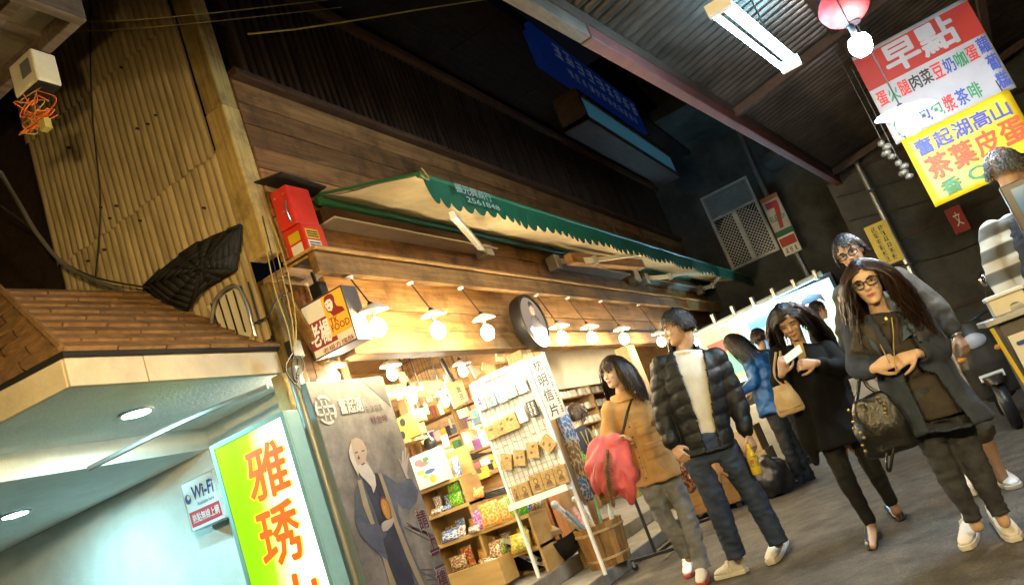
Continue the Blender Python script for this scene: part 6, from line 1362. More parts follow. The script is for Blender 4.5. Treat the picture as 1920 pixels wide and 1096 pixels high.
ct_ = remesh(mb, 0.010, 2, 'coat', tan, P.t, folds(0.014, 8, 12, 5))
remesh(MB().loft([(nk+V((0, 0, -0.05))+fr*0.03, la*0.115, fr*0.10), (nk+V((0, 0, 0.015)), la*0.085, fr*0.075), (nk+V((0, 0, 0.025)), la*0.07, fr*0.06)], 16), 0.009, 2, 'hood_collar', tan, P.t, folds(0.012))
for x, y in ((1210, 802), (1226, 846)):
    decal(ct_, [(x-20, y-8), (x+20, y-22), (x+26, y+4), (x-12, y+18)], 'pocket', tan, 0.010); decal(ct_, [(x-22, y-12), (x+20, y-27), (x+22, y-14), (x-19, y+1)], 'pocket_flap', tan, 0.016)
decal(ct_, [(1176, 792), (1182, 790), (1216, 900), (1208, 902)], 'placket', tan, 0.009, 4, 16)
for k in range(6): decal(ct_, [(1178+k*6.2, 799+k*19), (1182+k*6.2, 797+k*19), (1183+k*6.2, 801+k*19), (1179+k*6.2, 803+k*19)], 'button', M['black'], 0.016, 3, 3)
MB().tube(curve([W(1187, 742, 0.10), W(1177, 770, 0.155), W(1170, 800, 0.165), W(1164, 822, 0.17)]), 0.011, 6).build('bag_strap', M['black'], P.t, smooth=True)
lj = cloth('grey_jeans', (0.20, 0.215, 0.245), 0.8, 0.4, 6)
mb = MB(); limb(mb, [HL+V((0, 0, 0.05)), KL, AL, AL-V((0, 0, 0.04))], [0.098, 0.066, 0.058, 0.060], 14, 5); limb(mb, [HR+V((0, 0, 0.05)), KR, AR, AR-V((0, 0, 0.04))], [0.098, 0.066, 0.058, 0.060], 14, 5); mb.loft([(hc+V((0, 0, 0.06)), la*0.15, fr*0.115), (hc-V((0, 0, 0.10)), la*0.155, fr*0.11)], 16)
remesh(mb, 0.010, 2, 'jeans', lj, P.t, folds(0.009, 12, 30, 9), hemcut(AL, AR, 0.03), 0.006)
rsol = mat('red_sole', (0.45, 0.08, 0.08), 0.6, 0.1); shoe(P, at(1297, 1060, Z=0), at(1292, 1083, Z=0), ws_, rsol, None, 0.042, 0.085, straps=2, strapm=ws_); shoe(P, at(1322, 1072, Z=0), at(1318, 1099, Z=0), ws_, rsol, None, 0.044, 0.085, straps=2, strapm=ws_)
# pink jacket over her arm and the bag tail
pc = W(1144, 872, 0.19); pj = thing('pink_jacket', 'bundled coral pink jacket hung over the tan coat woman\'s arm', 'jacket', pc-V((0, 0, 0.25)))
mb = MB(); mb.ell(pc+P.v(-0.02, 0, 0.02), P.r*0.145, P.f*0.075, V((0, 0, 0.20)), 20, 14); mb.ell(W(1150, 832, 0.17), P.r*0.10, P.f*0.09, V((0, 0, 0.07)), 16, 10)
for k_, (x0_, x1_, yb_2, rr_) in enumerate(((1128, 1106, 895, 0.035), (1136, 1120, 922, 0.040), (1144, 1136, 930, 0.032), (1152, 1152, 925, 0.038), (1160, 1168, 930, 0.034), (1168, 1182, 940, 0.036), (1172, 1188, 905, 0.03))): limb(mb, [W(x0_, 830, 0.20), W((x0_+x1_)/2-4, 870, 0.27), W(x1_, yb_2-18, 0.26), W(x1_+2, yb_2, 0.22)], [0.035, rr_*1.15, rr_*1.2, rr_*0.6], 10)
pink = mat('coral_nylon', (0.72, 0.13, 0.14), 0.6, 0.15, 6, 0.3, 40)
jb_ = remesh(mb, 0.009, 1, 'jacket_body', pink, pj, folds(0.014, 16, 9, 11)); MB().tube(curve([W(1122, 850, 0.30), W(1112, 890, 0.33), W(1122, 918, 0.31)]), 0.004, 5).build('zip', M['steel'], jb_)
tl_ = thing('fur_tail', 'fluffy brown fox tail charm dangling before the pink jacket', 'tail charm', W(1150, 946, 0.32)); spine = curve([W(1139, 842, 0.34), W(1138, 880, 0.37), W(1143, 915, 0.37), W(1150, 948, 0.34)], 8); mb = MB(); r2 = random.Random(4)
for _ in range(900):
    i = r2.randrange(len(spine)-1); t = i/len(spine); p = spine[i].lerp(spine[i+1], r2.random()); rad = 0.045*math.sin(math.pi*min(1, 0.15+t*0.95))**0.5; dv = V((r2.gauss(0, 1), r2.gauss(0, 1), r2.gauss(0, 0.4))).normalized(); q = p+dv*rad+V((0, 0, -0.03)); sd_ = dv.orthogonal().normalized()*0.0028
    mb.add([p-sd_, p+sd_, q], [(0, 1, 2)])
mb.tube(spine, 0.012, 6); mb.build('fur', mat('fox_fur', (0.17, 0.085, 0.03), 0.8, 0.5, 20), tl_, fix=False)
# clear bag of fruit in the joined hands
bgp = W(1286, 890, 0.02); t = thing('plastic_bag', 'clear plastic bag of reddish snacks hanging from the couple\'s joined hands', 'bag', bgp-V((0, 0, 0.15))); mb = MB(); mb.ell(bgp, P.r*0.075, P.f*0.05, V((0, 0, 0.14)), 16, 12); remesh(mb, 0.009, 1, 'bag', pouch('snack_clear', (0.16, 0.06, 0.04), (0.45, 0.22, 0.10), 9), t, folds(0.02, 16, 16)); MB().tube([bgp+V((0, 0, 0.12)), W(1272, 862, 0.03)], [0.02, 0.008], 8).build('twist', bpy.data.materials['snack_clear'], t)

# ------------------------------------------------------------------ woman with the phone
P = Person('woman in long black coat and leggings looking down at her phone', (5.43, 0.70)); W = P.W
hd = Head(W(1478, 602, 0.07), P.v(-0.12, 0.86, -0.42), (0, 0, 1), 0.98)
SL, SR = W(1458, 662, 0.04), W(1552, 655, -0.03); nk = W(1500, 650, 0.0); hc = W(1560, 775, 0.0); HL, HR = W(1545, 790, 0.01), W(1588, 778, 0.0)
EL, WL = W(1462, 722, 0.05), W(1466, 700, 0.19); ER, WR = W(1580, 694, 0.05), W(1530, 680, 0.20)
KL, AL, KR, AR = W(1583, 893, 0.05), W(1630, 975, 0.02), W(1633, 870, 0.0), W(1672, 940, -0.06)
mb = MB(); hd.build(mb, True); limb(mb, [hd.p(0, -0.02, -0.05), hd.p(0, -0.03, -0.10), nk, (SL+SR)/2], [0.05, 0.046, 0.048, 0.04]); limb(mb, [(SL+SR)/2, hc], [0.05, 0.07])
limb(mb, [SL.lerp(SR, 0.2), EL, WL], [0.035, 0.032, 0.023]); limb(mb, [SR.lerp(SL, 0.2), ER, WR], [0.035, 0.032, 0.023])
hand(mb, WL, P.v(0.45, 0.1, 0.75), P.v(0.2, -0.9, 0.3), 0.7, -1, sc=0.92); hand(mb, WR, P.v(-0.9, 0.1, 0.25), P.v(-0.1, -0.8, -0.2), 0.7, 1, sc=0.92)
for K_, A_ in ((KL, AL), (KR, AR)): limb(mb, [hc, K_, A_, A_-V((0, 0, 0.06))], [0.06, 0.043, 0.031, 0.03])
for A_, tx, ty in ((AL, 1637, 1024), (AR, 1687, 970)): limb(mb, [A_-V((0, 0, 0.04)), at(tx, ty, Z=0.03)], [0.030, 0.018])
remesh(mb, 0.0055, 2, 'body', SK[1], P.t); hd.face(P.t, LIP, BROW, lid=0.95)
hd.cap(P.t, HB, 0.062, 1.10, -0.08); hd.strands(P.t, HB, 700, 0.20, 7, 0.006, 0.05, -0.02, wav=0.008, side_out=0.0); hd.strands(P.t, HDB, 800, 0.46, 8, 0.006, 0.05, 0.0, drift=(0.35, 0, 0), wav=0.012, side_out=0.03, back_only=True)
blk = cloth('black_wool', (0.006, 0.006, 0.0065), 0.9, 0.35, 9, spec=0.2)
mb = MB(); fr, la = torso(mb, hc, nk, SL, SR, HL, HR, 1.05, 0.13, waist=0.95, hem=0.20, hemw=1.25, top=False)
if fr.dot(P.f) < 0: fr = -fr
limb(mb, [SL+la*0.015, EL, EL.lerp(WL, 0.72)], [0.066, 0.060, 0.045], 14); limb(mb, [SR-la*0.015, ER, ER.lerp(WR, 0.78)], [0.070, 0.068, 0.045], 14); limb(mb, [W(1500, 760, 0.06), W(1516, 820, 0.05), W(1530, 868, 0.04)], [0.07, 0.055, 0.02])
remesh(mb, 0.010, 2, 'coat', blk, P.t, folds(0.014, 9, 5, 15)); leg = cloth('black_leggings', (0.008, 0.008, 0.009), 0.75, 0.3)
MB().slab([W(1488, 645, 0.135), W(1504, 640, 0.13), W(1512, 668, 0.14), W(1500, 680, 0.145)], P.f*0.006).build('inner_top', mat('mustard', (0.38, 0.22, 0.04), 0.7), P.t, bevel=0.003)
mb = MB(); limb(mb, [HL+V((0, 0, 0.05)), KL, AL], [0.090, 0.058, 0.040], 14, 5); limb(mb, [HR+V((0, 0, 0.05)), KR, AR], [0.090, 0.058, 0.040], 14, 5); remesh(mb, 0.010, 2, 'leggings', leg, P.t, folds(0.006, 9, 24))
fl_ = mat('black_patent', (0.010, 0.010, 0.011), 0.2, 0.2); shoe(P, at(1632, 990, Z=0), at(1637, 1030, Z=0), fl_, M['black'], None, 0.040, 0.06, 'flat_shoe', low=True); shoe(P, at(1668, 958, Z=0), at(1692, 976, Z=0), fl_, M['black'], None, 0.040, 0.06, 'flat_shoe', low=True)
ph = thing('mobile_phone', 'white mobile phone held by the woman in the black coat', 'phone', W(1486, 664, 0.25)); MB().obox(W(1487, 664, 0.25), (P.r*0.95+V((0, 0, 0.28))).normalized()*0.06, P.f*0.006+V((0, 0, 0.002)), (V((0, 0, 0.9))-P.f*0.5).normalized()*0.030).build('case', M['white'], ph, bevel=0.004)
bp_ = W(1474, 746, 0.16); bb = thing('beige_shoulder_bag', 'small beige shoulder bag hanging at the phone woman\'s side', 'bag', bp_-V((0, 0, 0.1))); bei = mat('beige_canvas', (0.42, 0.30, 0.15), 0.8, 0.15, 8, 0.3, 100)
remesh(MB().loft([(bp_+V((0, 0, -0.10)), P.r*0.078, P.f*0.05), (bp_+V((0, 0, -0.085)), P.r*0.085, P.f*0.055), (bp_+V((0, 0, 0.0)), P.r*0.075, P.f*0.05), (bp_+V((0, 0, 0.085)), P.r*0.052, P.f*0.03)], 16), 0.008, 2, 'pouch', bei, bb, folds(0.008, 20, 10)); MB().box(bp_-V((0.0, 0.0, 0.0))+P.f*0.048-P.r*0.07+V((0, 0, -0.065)), bp_+P.f*0.052+P.r*0.07+V((0, 0, -0.055))).build('seam', bei, bb)
for a in ([W(1455, 660, 0.14), W(1452, 700, 0.16), W(1470, 725, 0.17)], [W(1463, 658, 0.14), W(1464, 700, 0.17), W(1482, 726, 0.17)]): MB().tube(curve(a), 0.008, 6).build('strap', bei, bb, smooth=True)

# ------------------------------------------------------------------ woman with glasses in front
P = Person('woman with glasses and long brown hair in a grey coat with denim collar', (4.55, 0.19)); W = P.W
hd = Head(W(1626, 530, 0.06), P.v(-0.10, 0.99, -0.06), (0, 0, 1), 1.0)
SL, SR = W(1600, 616, 0.02), W(1722, 598, -0.01); nk = W(1652, 588, 0.0); hc = W(1742, 745, 0.0); HL, HR = W(1722, 768, 0.0), W(1774, 755, 0.0)
EL, WL = W(1610, 694, 0.04), W(1638, 691, 0.19); ER, WR = W(1762, 668, 0.02), W(1718, 662, 0.19)
KL, AL, KR, AR = W(1771, 875, 0.05), W(1822, 965, 0.02), W(1828, 866, 0.03), W(1872, 955, 0.04)
mb = MB(); hd.build(mb, True); limb(mb, [hd.p(0, -0.02, -0.05), hd.p(0, -0.02, -0.11), nk, (SL+SR)/2], [0.05, 0.046, 0.052, 0.06]); limb(mb, [(SL+SR)/2, hc], [0.085, 0.085])
limb(mb, [SL.lerp(SR, 0.2), EL, WL], [0.035, 0.032, 0.024]); limb(mb, [SR.lerp(SL, 0.2), ER, WR], [0.035, 0.032, 0.024])
hand(mb, WL, P.v(0.95, 0.15, 0.10), P.v(0.0, -0.9, -0.2), 0.75, -1, sc=0.93); hand(mb, WR, P.v(-0.95, 0.15, -0.05), P.v(0.0, -0.8, -0.4), 0.75, 1, sc=0.93)
for K_, A_ in ((KL, AL), (KR, AR)): limb(mb, [hc, K_, A_, A_-V((0, 0, 0.06))], [0.06, 0.045, 0.032, 0.03])
remesh(mb, 0.0055, 2, 'body', SK[0], P.t); hd.face(P.t, LIP, BROW, lid=0.3); hd.glasses(P.t, M['blackplastic'])
hd.cap(P.t, HDB, 0.070, 1.10, -0.08); hd.strands(P.t, HDB, 700, 0.22, 21, 0.006, 0.06, -0.01, wav=0.008, side_out=0.02); hd.strands(P.t, HBR, 1100, 0.42, 22, 0.006, 0.06, -0.01, wav=0.024, side_out=0.0, drift=(0.0, 0.5, 0))
gry = cloth('grey_knit', (0.060, 0.053, 0.046), 0.95, 0.3, 12, 0.5, 260); den = cloth('denim', (0.055, 0.085, 0.135), 0.8, 0.35, 9); drk = cloth('charcoal_top', (0.040, 0.032, 0.026), 0.9, 0.25)
mb = MB(); fr, la = torso(mb, hc, nk, SL, SR, HL, HR, 0.98, 0.115, hem=0.10, hemw=1.08, top=False)
if fr.dot(P.f) < 0: fr = -fr
remesh(mb, 0.010, 2, 'top', drk, P.t, folds(0.010, 5, 20, 2))
mb = MB(); torso(mb, hc, nk, SL, SR, HL, HR, 1.12, 0.14, waist=1.0, hem=0.16, hemw=1.25, top=False); limb(mb, [SL+la*0.015, EL, EL.lerp(WL, 0.78)], [0.074, 0.066, 0.048], 14); limb(mb, [SR-la*0.015, ER, ER.lerp(WR, 0.78)], [0.076, 0.070, 0.048], 14)
def openg(p, nn):
    q = p-hc; t = q.z/max(0.01, (nk-hc).z); mid_ = hc.lerp(nk, min(1.1, max(-0.5, t))); c = la.dot(p-mid_); dist = min((p-EL.lerp(WL, 0.4)).length, (p-ER.lerp(WR, 0.4)).length, (p-EL).length, (p-ER).length)
    if t > 1.05: return True
    return -0.055-0.05*max(0, 0.5-t) < c < 0.06+0.04*max(0, 0.4-t) and nn.dot(fr) > 0.15 and (p-mid_).dot(fr) > 0.03 and dist > 0.10
ct_ = remesh(mb, 0.010, 2, 'coat', cloth('grey_blue_coat', (0.034, 0.044, 0.068), 0.9, 0.3, 8, spec=0.3), P.t, folds(0.016, 9, 7, 31), openg, 0.012)
# shawl collar: two wide lapels and the denim collar beneath
decal(ct_, [(1604, 600), (1636, 612), (1664, 664), (1590, 664)], 'lapel', gry, 0.020, 10, 10)
decal(ct_, [(1690, 582), (1722, 590), (1750, 622), (1708, 664)], 'lapel', cloth('coat_lapel', (0.05, 0.054, 0.066), 0.9, 0.3, 8), 0.020, 10, 10)
decal(ct_, [(1690, 596), (1716, 608), (1721, 618), (1688, 650)], 'denim_collar', den, 0.034, 8, 8); decal(ct_, [(1626, 630), (1640, 640), (1656, 668), (1636, 654)], 'denim_collar', den, 0.034)
decal(ct_, [(1704, 690), (1750, 702), (1744, 736), (1712, 712)], 'denim_shirt', den, 0.02)
dj = cloth('charcoal_jeans', (0.034, 0.036, 0.044), 0.85, 0.55, 14)
mb = MB(); limb(mb, [HL+V((0, 0, 0.05)), KL, AL, AL-V((0, 0, 0.03))], [0.092, 0.060, 0.043, 0.046], 14, 5); limb(mb, [HR+V((0, 0, 0.05)), KR, AR, AR-V((0, 0, 0.03))], [0.092, 0.060, 0.043, 0.046], 14, 5); mb.loft([(hc+V((0, 0, 0.06)), la*0.15, fr*0.115), (hc-V((0, 0, 0.12)), la*0.155, fr*0.11)], 16); remesh(mb, 0.010, 2, 'jeans', dj, P.t, folds(0.009, 12, 30, 4), hemcut(AL, AR, 0.02), 0.006)
bsh = mat('cream_canvas_shoe', (0.70, 0.64, 0.54), 0.75, 0.12); shoe(P, at(1830, 985, Z=0), at(1815, 1032, Z=0), bsh, sol, None, 0.043, 0.075, straps=2, strapm=bsh); shoe(P, at(1868, 972, Z=0), at(1908, 1015, Z=0), bsh, sol, None, 0.044, 0.075)
MB().tube(curve([W(1672, 595, 0.14), W(1675, 625, 0.165), W(1676, 655, 0.19), W(1680, 702, 0.22)]), 0.0028, 5).build('pendant_cord', M['cabley'], P.t); MB().tube([W(1650, 645, 0.17), W(1668, 680, 0.22)], 0.0026, 5).build('pendant_cord', M['cabley'], P.t); MB().ell(W(1662, 598, 0.15), P.r*0.008, P.f*0.004, V((0, 0, 0.012)), 8, 6).build('pendant', mat('gold', (0.6, 0.42, 0.12), 0.3, 0.1, metal=0.9), P.t)
# black studded handbag on her arm
bp_ = W(1646, 785, 0.14); hb = thing('black_handbag', 'black leather handbag with gold studs hanging from the bespectacled woman\'s arm', 'handbag', bp_-V((0, 0, 0.18))); lea = mat('black_leather', (0.008, 0.008, 0.008), 0.3, 0.3, 12, 0.4, 60)
remesh(MB().loft([(bp_+V((0, 0, -0.175)), P.r*0.11, P.f*0.05), (bp_+V((0, 0, -0.15)), P.r*0.135, P.f*0.07), (bp_+V((0, 0, -0.03)), P.r*0.125, P.f*0.065), (bp_+V((0, 0, 0.08)), P.r*0.095, P.f*0.045), (bp_+V((0, 0, 0.12)), P.r*0.075, P.f*0.03)], 18), 0.009, 2, 'bag_body', lea, hb, folds(0.016, 12, 10, 8))
for s_ in (-1, 1): MB().tube(curve([bp_+P.r*s_*0.065+V((0, 0, 0.10)), W(1618+s_*8, 722, 0.13), W(1616+s_*4, 700, 0.10), W(1628+s_*10, 705, 0.06)]), 0.010, 6).build('handle', lea, hb, smooth=True)
MB().tube(curve([bp_+P.r*0.08+V((0, 0, 0.02)), W(1662, 860, 0.20), W(1668, 882, 0.20), W(1674, 850, 0.20), bp_+P.r*0.11+V((0, 0, 0.0))]), 0.008, 6).build('shoulder_strap', lea, hb, smooth=True)
gold = bpy.data.materials['gold']
for k in range(14):
    q = bp_+P.r*(-0.105+0.015*math.sin(k*1.7))*(1 if k < 8 else -0.5)+V((0, 0, 0.09-k*0.03 if k < 8 else 0.10-(k-8)*0.02))+P.f*0.055; MB().ell(q, P.r*0.008, P.f*0.007, V((0, 0, 0.008)), 8, 6).build('stud', gold, hb, smooth=True)

# ------------------------------------------------------------------ man with glasses behind her
P = Person('man with glasses in a grey hooded sweatshirt and shorts behind the bespectacled woman', (5.78, 0.10)); W = P.W
hd = Head(W(1594, 474, 0.03), P.v(-0.15, 0.97, -0.15), P.v(-0.10, 0, 1), 1.04)
SL, SR = W(1580, 552, 0.02), W(1684, 520, -0.02); nk = W(1624, 525, 0.0); hc = W(1712, 690, 0.0); HL, HR = W(1690, 705, 0.0), W(1736, 690, 0.0)
EL, WL = W(1588, 640, 0.0), W(1630, 690, 0.05); ER, WR = W(1752, 570, 0.0), W(1793, 628, 0.05)
KL, AL, KR, AR = W(1785, 815, 0.02), W(1826, 890, 0.0), W(1835, 810, 0.02), W(1872, 880, 0.02)
mb = MB(); hd.build(mb); limb(mb, [hd.p(0, -0.02, -0.05), hd.p(0, -0.02, -0.11), nk, (SL+SR)/2], [0.058, 0.056, 0.056, 0.04]); limb(mb, [(SL+SR)/2, hc], [0.05, 0.07]); limb(mb, [SL.lerp(SR, 0.2), EL, WL], [0.04, 0.036, 0.026]); limb(mb, [SR.lerp(SL, 0.2), ER, WR], [0.04, 0.036, 0.027]); hand(mb, WR, P.v(0.15, 0.2, -0.95), P.v(-0.6, -0.6, 0), 0.5, -1); hand(mb, WL, P.v(0.3, 0.2, -0.9), P.v(0.6, -0.6, 0), 0.5, 1)
for K_, A_ in ((KL, AL), (KR, AR)): limb(mb, [hc, K_, K_.lerp(A_, 0.35), A_, A_-V((0, 0, 0.06))], [0.075, 0.058, 0.056, 0.038, 0.036])
remesh(mb, 0.006, 2, 'body', SK[2], P.t); hd.face(P.t, LIP2, BROW, lid=0.35); hd.glasses(P.t, M['blackplastic']); hd.cap(P.t, HB, 0.066, 1.10, -0.06); hd.strands(P.t, HB, 800, 0.07, 41, 0.005, 0.058, 0.02, fringe=0.05, wav=0.005)
hg = cloth('grey_fleece', (0.066, 0.062, 0.054), 0.95, 0.25, 14, 0.5, 200); mb = MB(); fr, la = torso(mb, hc, nk, SL, SR, HL, HR, 1.10, 0.14, waist=1.0, hem=0.08, top=False)
if fr.dot(P.f) < 0: fr = -fr
limb(mb, [SL+la*0.02, EL, WL], [0.080, 0.070, 0.05], 14); limb(mb, [SR-la*0.02, ER, WR+(ER-WR)*0.12], [0.080, 0.072, 0.050], 14); remesh(mb, 0.010, 2, 'sweatshirt', hg, P.t, folds(0.016, 9, 14, 51)); remesh(MB().loft([(nk+V((0, 0, -0.04)), la*0.14, fr*0.13), (nk+V((0, 0, 0.04)), la*0.125, fr*0.12), (nk+V((0, 0, 0.06)), la*0.10, fr*0.095)], 16), 0.009, 2, 'hood', hg, P.t, folds(0.014))
mb = MB(); limb(mb, [HL+V((0, 0, 0.05)), KL], [0.115, 0.10], 14); limb(mb, [HR+V((0, 0, 0.05)), KR], [0.115, 0.10], 14); mb.loft([(hc+V((0, 0, 0.08)), la*0.17, fr*0.13), (hc-V((0, 0, 0.1)), la*0.17, fr*0.125)], 16); remesh(mb, 0.011, 2, 'shorts', cloth('khaki_shorts', (0.07, 0.058, 0.042)), P.t, folds(0.012)); shoe(P, at(1826, 900, Z=0), at(1824, 930, Z=0), ws_, sol, None, 0.05, 0.09); shoe(P, at(1868, 898, Z=0), at(1908, 916, Z=0), ws_, sol, None, 0.05, 0.09, straps=2, strapm=ws_)
MB().lathe([(0.034, -0.012), (0.037, 0), (0.034, 0.012)], WR+(ER-WR)*0.02, (ER-WR), 16).build('watch', M['steel'], P.t, smooth=True)
# ------------------------------------------------------------------ people further back
def simple(label, base, head, fwd, S1, S2, nkp, hcp, arms, legs, top, bottom, skin, hair, hlen, hs, topname='jacket', hem=0.05, sc=1.0, fr_=0.0, cap_=True, smt=None, n_h=360, vox=0.008):
    P = Person(label, base); W = P.W; hd = Head(W(*head), P.v(*fwd), (0, 0, 1), sc); SL, SR, nk, hc = W(*S1), W(*S2), W(*nkp), W(*hcp); mb = MB(); hd.build(mb)
    limb(mb, [hd.p(0, -0.02, -0.05), hd.p(0, -0.02, -0.11), nk, (SL+SR)/2], [0.054, 0.05, 0.055, 0.065]); limb(mb, [(SL+SR)/2, hc], [0.085, 0.085])
    gm = MB(); lt = (SR-SL).normalized(); fr, la = torso(gm, hc, nk, SL, SR, hc-lt*0.1, hc+lt*0.1, 1.08, 0.13, waist=1.0, hem=hem, top=False); bm2 = MB()
    for S, a in zip((SL, SR), arms):
        if not a: continue
        E, Wr, hdv = W(*a[0]), W(*a[1]), a[2]; limb(mb, [S, E, Wr], [0.038, 0.034, 0.025]); limb(gm, [S, E, E.lerp(Wr, 0.85)], [0.074, 0.068, 0.05], 14); hand(mb, Wr, P.v(*hdv), P.v(0.1, -0.8, -0.3), 0.6, 1)
    for K_, A_, toe in legs:
        K_, A_ = W(*K_), W(*A_); limb(mb, [hc, K_, A_, A_-V((0, 0, 0.05))], [0.07, 0.05, 0.035, 0.03]); limb(bm2, [hc, K_, A_], [0.10, 0.072, 0.056], 14, 5)
    remesh(mb, vox, 2, 'body', skin, P.t); hd.face(P.t, LIP2, BROW)
    if cap_: hd.cap(P.t, hair, 0.06, 1.10, -0.07)
    if hlen: hd.strands(P.t, hair, n_h, hlen, hs, 0.010, 0.05, 0.0, wav=0.006, side_out=0.08, fringe=fr_)
    remesh(gm, 0.012, 2, topname, top, P.t, folds(0.016, 9, 12, hs))
    if legs: remesh(bm2, 0.012, 2, 'trousers', bottom, P.t, folds(0.012, 8, 22, hs))
    for K_, A_, toe in legs: q = W(*A_); g0 = V((q.x, q.y, 0)); shoe(P, g0-P.v(*toe)*0.06, g0+P.v(*toe)*0.19, M['black'], M['black'], None, 0.045, 0.07)
    return P, hd
blu = mat('blue_nylon', (0.010, 0.075, 0.22), 0.4, 0.25, 7, 0.25, 50)
simple('person in bright blue jacket with long dark hair bending toward the lit stall', (9.3, 1.75), (1376, 645, 0.05), (-0.85, -0.2, -0.35), (1398, 668, 0.1), (1432, 668, -0.1), (1398, 664, 0), (1448, 765, 0.0), (((1418, 716, 0.14), (1386, 738, 0.22), (-0.8, 0.2, -0.2)), ((1440, 710, -0.1), (1410, 730, -0.05), (-0.8, 0, -0.2))), (((1478, 842, 0.03), (1502, 905, 0.0), (-0.8, 0.3, 0)), ((1490, 838, -0.08), (1520, 898, -0.1), (-0.8, 0.2, 0))), blu, leg, SK[1], HB, 0.34, 61, hem=0.08, sc=1.0)
simple('person with dark tied hair glancing right before the lit stall poster', (10.4, 0.98), (1533, 583, 0), (0.9, 0.15, -0.1), (1518, 625, 0.05), (1558, 618, -0.05), (1541, 612, 0), (1570, 705, 0), (None, None), (((1600, 770, 0), (1625, 835, 0), (0.5, 0.5, 0)),), cloth('dark_shirt', (0.02, 0.02, 0.024)), leg, SK[1], HB, 0.10, 62, 'shirt', n_h=200)
simple('person in a dark hooded jacket behind the blue jacketed one', (11.2, 2.05), (1422, 632, 0), (-0.2, -0.9, -0.1), (1408, 670, 0), (1450, 660, 0), (1430, 655, 0), (1465, 745, 0), (None, None), (((1490, 800, 0), (1510, 850, 0), (0.2, -0.6, 0)),), cloth('dark_hoodie', (0.018, 0.017, 0.022)), leg, SK[1], HDB, 0.16, 63, 'jacket', n_h=200)
Pv, hv = simple('balding grey haired vendor in a dark vest and striped sleeves behind the cart', (5.35, -0.72), (1888, 318, 0), (0.55, -0.8, -0.1), (1862, 432, 0.02), (1985, 400, 0), (1915, 392, 0), (1990, 640, 0), (((1872, 520, 0.06), (1915, 590, 0.16), (0.8, 0.2, -0.2)), ((2010, 500, 0), (2020, 570, 0.1), (-0.5, 0.2, -0.2))), (((2060, 760, 0), (2110, 900, 0), (0.3, 0.3, 0)),), cloth('striped_sweater', (0.20, 0.19, 0.16)), dj, SK[1], hairm('hair_grey', (0.03, 0.03, 0.03), (0.10, 0.10, 0.10)), 0.055, 64, 'sweater', cap_=False, n_h=160)
hv.strands(Pv.t, bpy.data.materials['hair_grey'], 260, 0.06, 65, 0.010, 0.03, 0.0, wav=0.003)
# stripes of his sleeve and dark vest
mt, n, b = nodes('sleeve_stripes'); tc = N(n, 'ShaderNodeTexCoord'); wv = N(n, 'ShaderNodeTexWave'); wv.bands_direction = 'Z'; wv.inputs['Scale'].default_value = 2.4; wv.inputs['Distortion'].default_value = 0.3; n.links.new(tc.outputs['Object'], wv.inputs['Vector']); r = ramp(n, [(0.09, 0.085, 0.075), (0.16, 0.15, 0.13), (0.44, 0.42, 0.36)], [0.0, 0.45, 0.6]); r.color_ramp.interpolation = 'CONSTANT'; n.links.new(wv.outputs['Fac'], r.inputs[0]); n.links.new(r.outputs[0], b.inputs['Base Color']); b.inputs['Roughness'].default_value = 0.9
for ch in Pv.t.children:
    if ch.name.startswith('sweater'): ch.data.materials.clear(); ch.data.materials.append(mt)
W = Pv.W; mb = MB(); torso(mb, W(1990, 640, 0), W(1915, 392, 0), W(1885, 428, 0.02), W(1968, 402, 0), W(1960, 650, 0), W(2020, 630, 0), 1.16, 0.15, waist=1.0, top=False); remesh(mb, 0.012, 2, 'vest', cloth('navy_vest', (0.016, 0.018, 0.026)), Pv.t, folds(0.012))
simple('shopper with dark hair in dark blue seen small inside the shop', (8.6, 3.65), (1082, 775, 0), (0.5, -0.8, 0), (1070, 812, 0), (1100, 800, 0), (1086, 800, 0), (1112, 870, 0), (None, None), (), cloth('navy_coat', (0.012, 0.016, 0.04)), leg, SK[0], HDB, 0.14, 66, 'coat', n_h=200, hem=0.3)
# ================================================================== STREET THINGS AND SMALL DETAILS
# near eave at the upper left with a power box
ev = thing('neighbour_eave', 'grey eave corner of the nearest house at the top left', 'eave', (2.3, 3.6, 4.1))
MB().box((0.2, 3.06, 4.20), (2.62, 6.5, 4.26)).build('soffit', mat('eave_grey', (0.20, 0.17, 0.12), 0.85, 0.25, 5, 0.4, 60, dirt=0.4), ev)
MB().box((0.2, 3.00, 4.10), (2.68, 3.06, 4.40)).build('edge_board', M['greybeam'], ev, bevel=0.006); MB().box((2.62, 3.06, 4.10), (2.68, 6.5, 4.40)).build('edge_board', M['greybeam'], ev, bevel=0.006)
MB().box((0.2, 3.30, 4.17), (2.62, 3.36, 4.20)).build('batten', M['greybeam'], ev); MB().box((2.36, 3.06, 4.168), (2.42, 6.5, 4.198)).build('batten', M['greybeam'], ev)
bx = thing('power_box', 'cream electrical box hanging below the eave with tangled orange wires', 'electrical box', (2.6, 3.45, 3.9)); 
MB().box((2.56, 3.33, 3.90), (2.70, 3.54, 4.095)).build('case', M['cream'], bx, bevel=0.01); MB().box((2.555, 3.36, 3.96), (2.559, 3.44, 4.05)).build('label_plate', mat('plate_grey', (0.15, 0.15, 0.17), 0.5, 0.1), bx)
MB().box((2.57, 3.34, 3.885), (2.69, 3.53, 3.899)).build('base_plate', M['black'], bx); r3 = random.Random(12)
for k in range(6):
    pts = [V((2.6+r3.uniform(-0.04, 0.06), 3.42+r3.uniform(-0.06, 0.08), 3.89))]
    for j in range(6): pts.append(V((2.58+r3.uniform(-0.07, 0.07), 3.44+r3.uniform(-0.13, 0.13), 3.82-0.03*j+r3.uniform(-0.04, 0.05))))
    MB().tube(curve(pts, 5), 0.003, 5).build('loose_wire', M['cableo'] if k < 5 else M['cabley'], bx, smooth=True)
MB().box((2.56, 3.36, 3.62), (2.60, 3.41, 3.68)).build('connector', M['cabley'], bx)
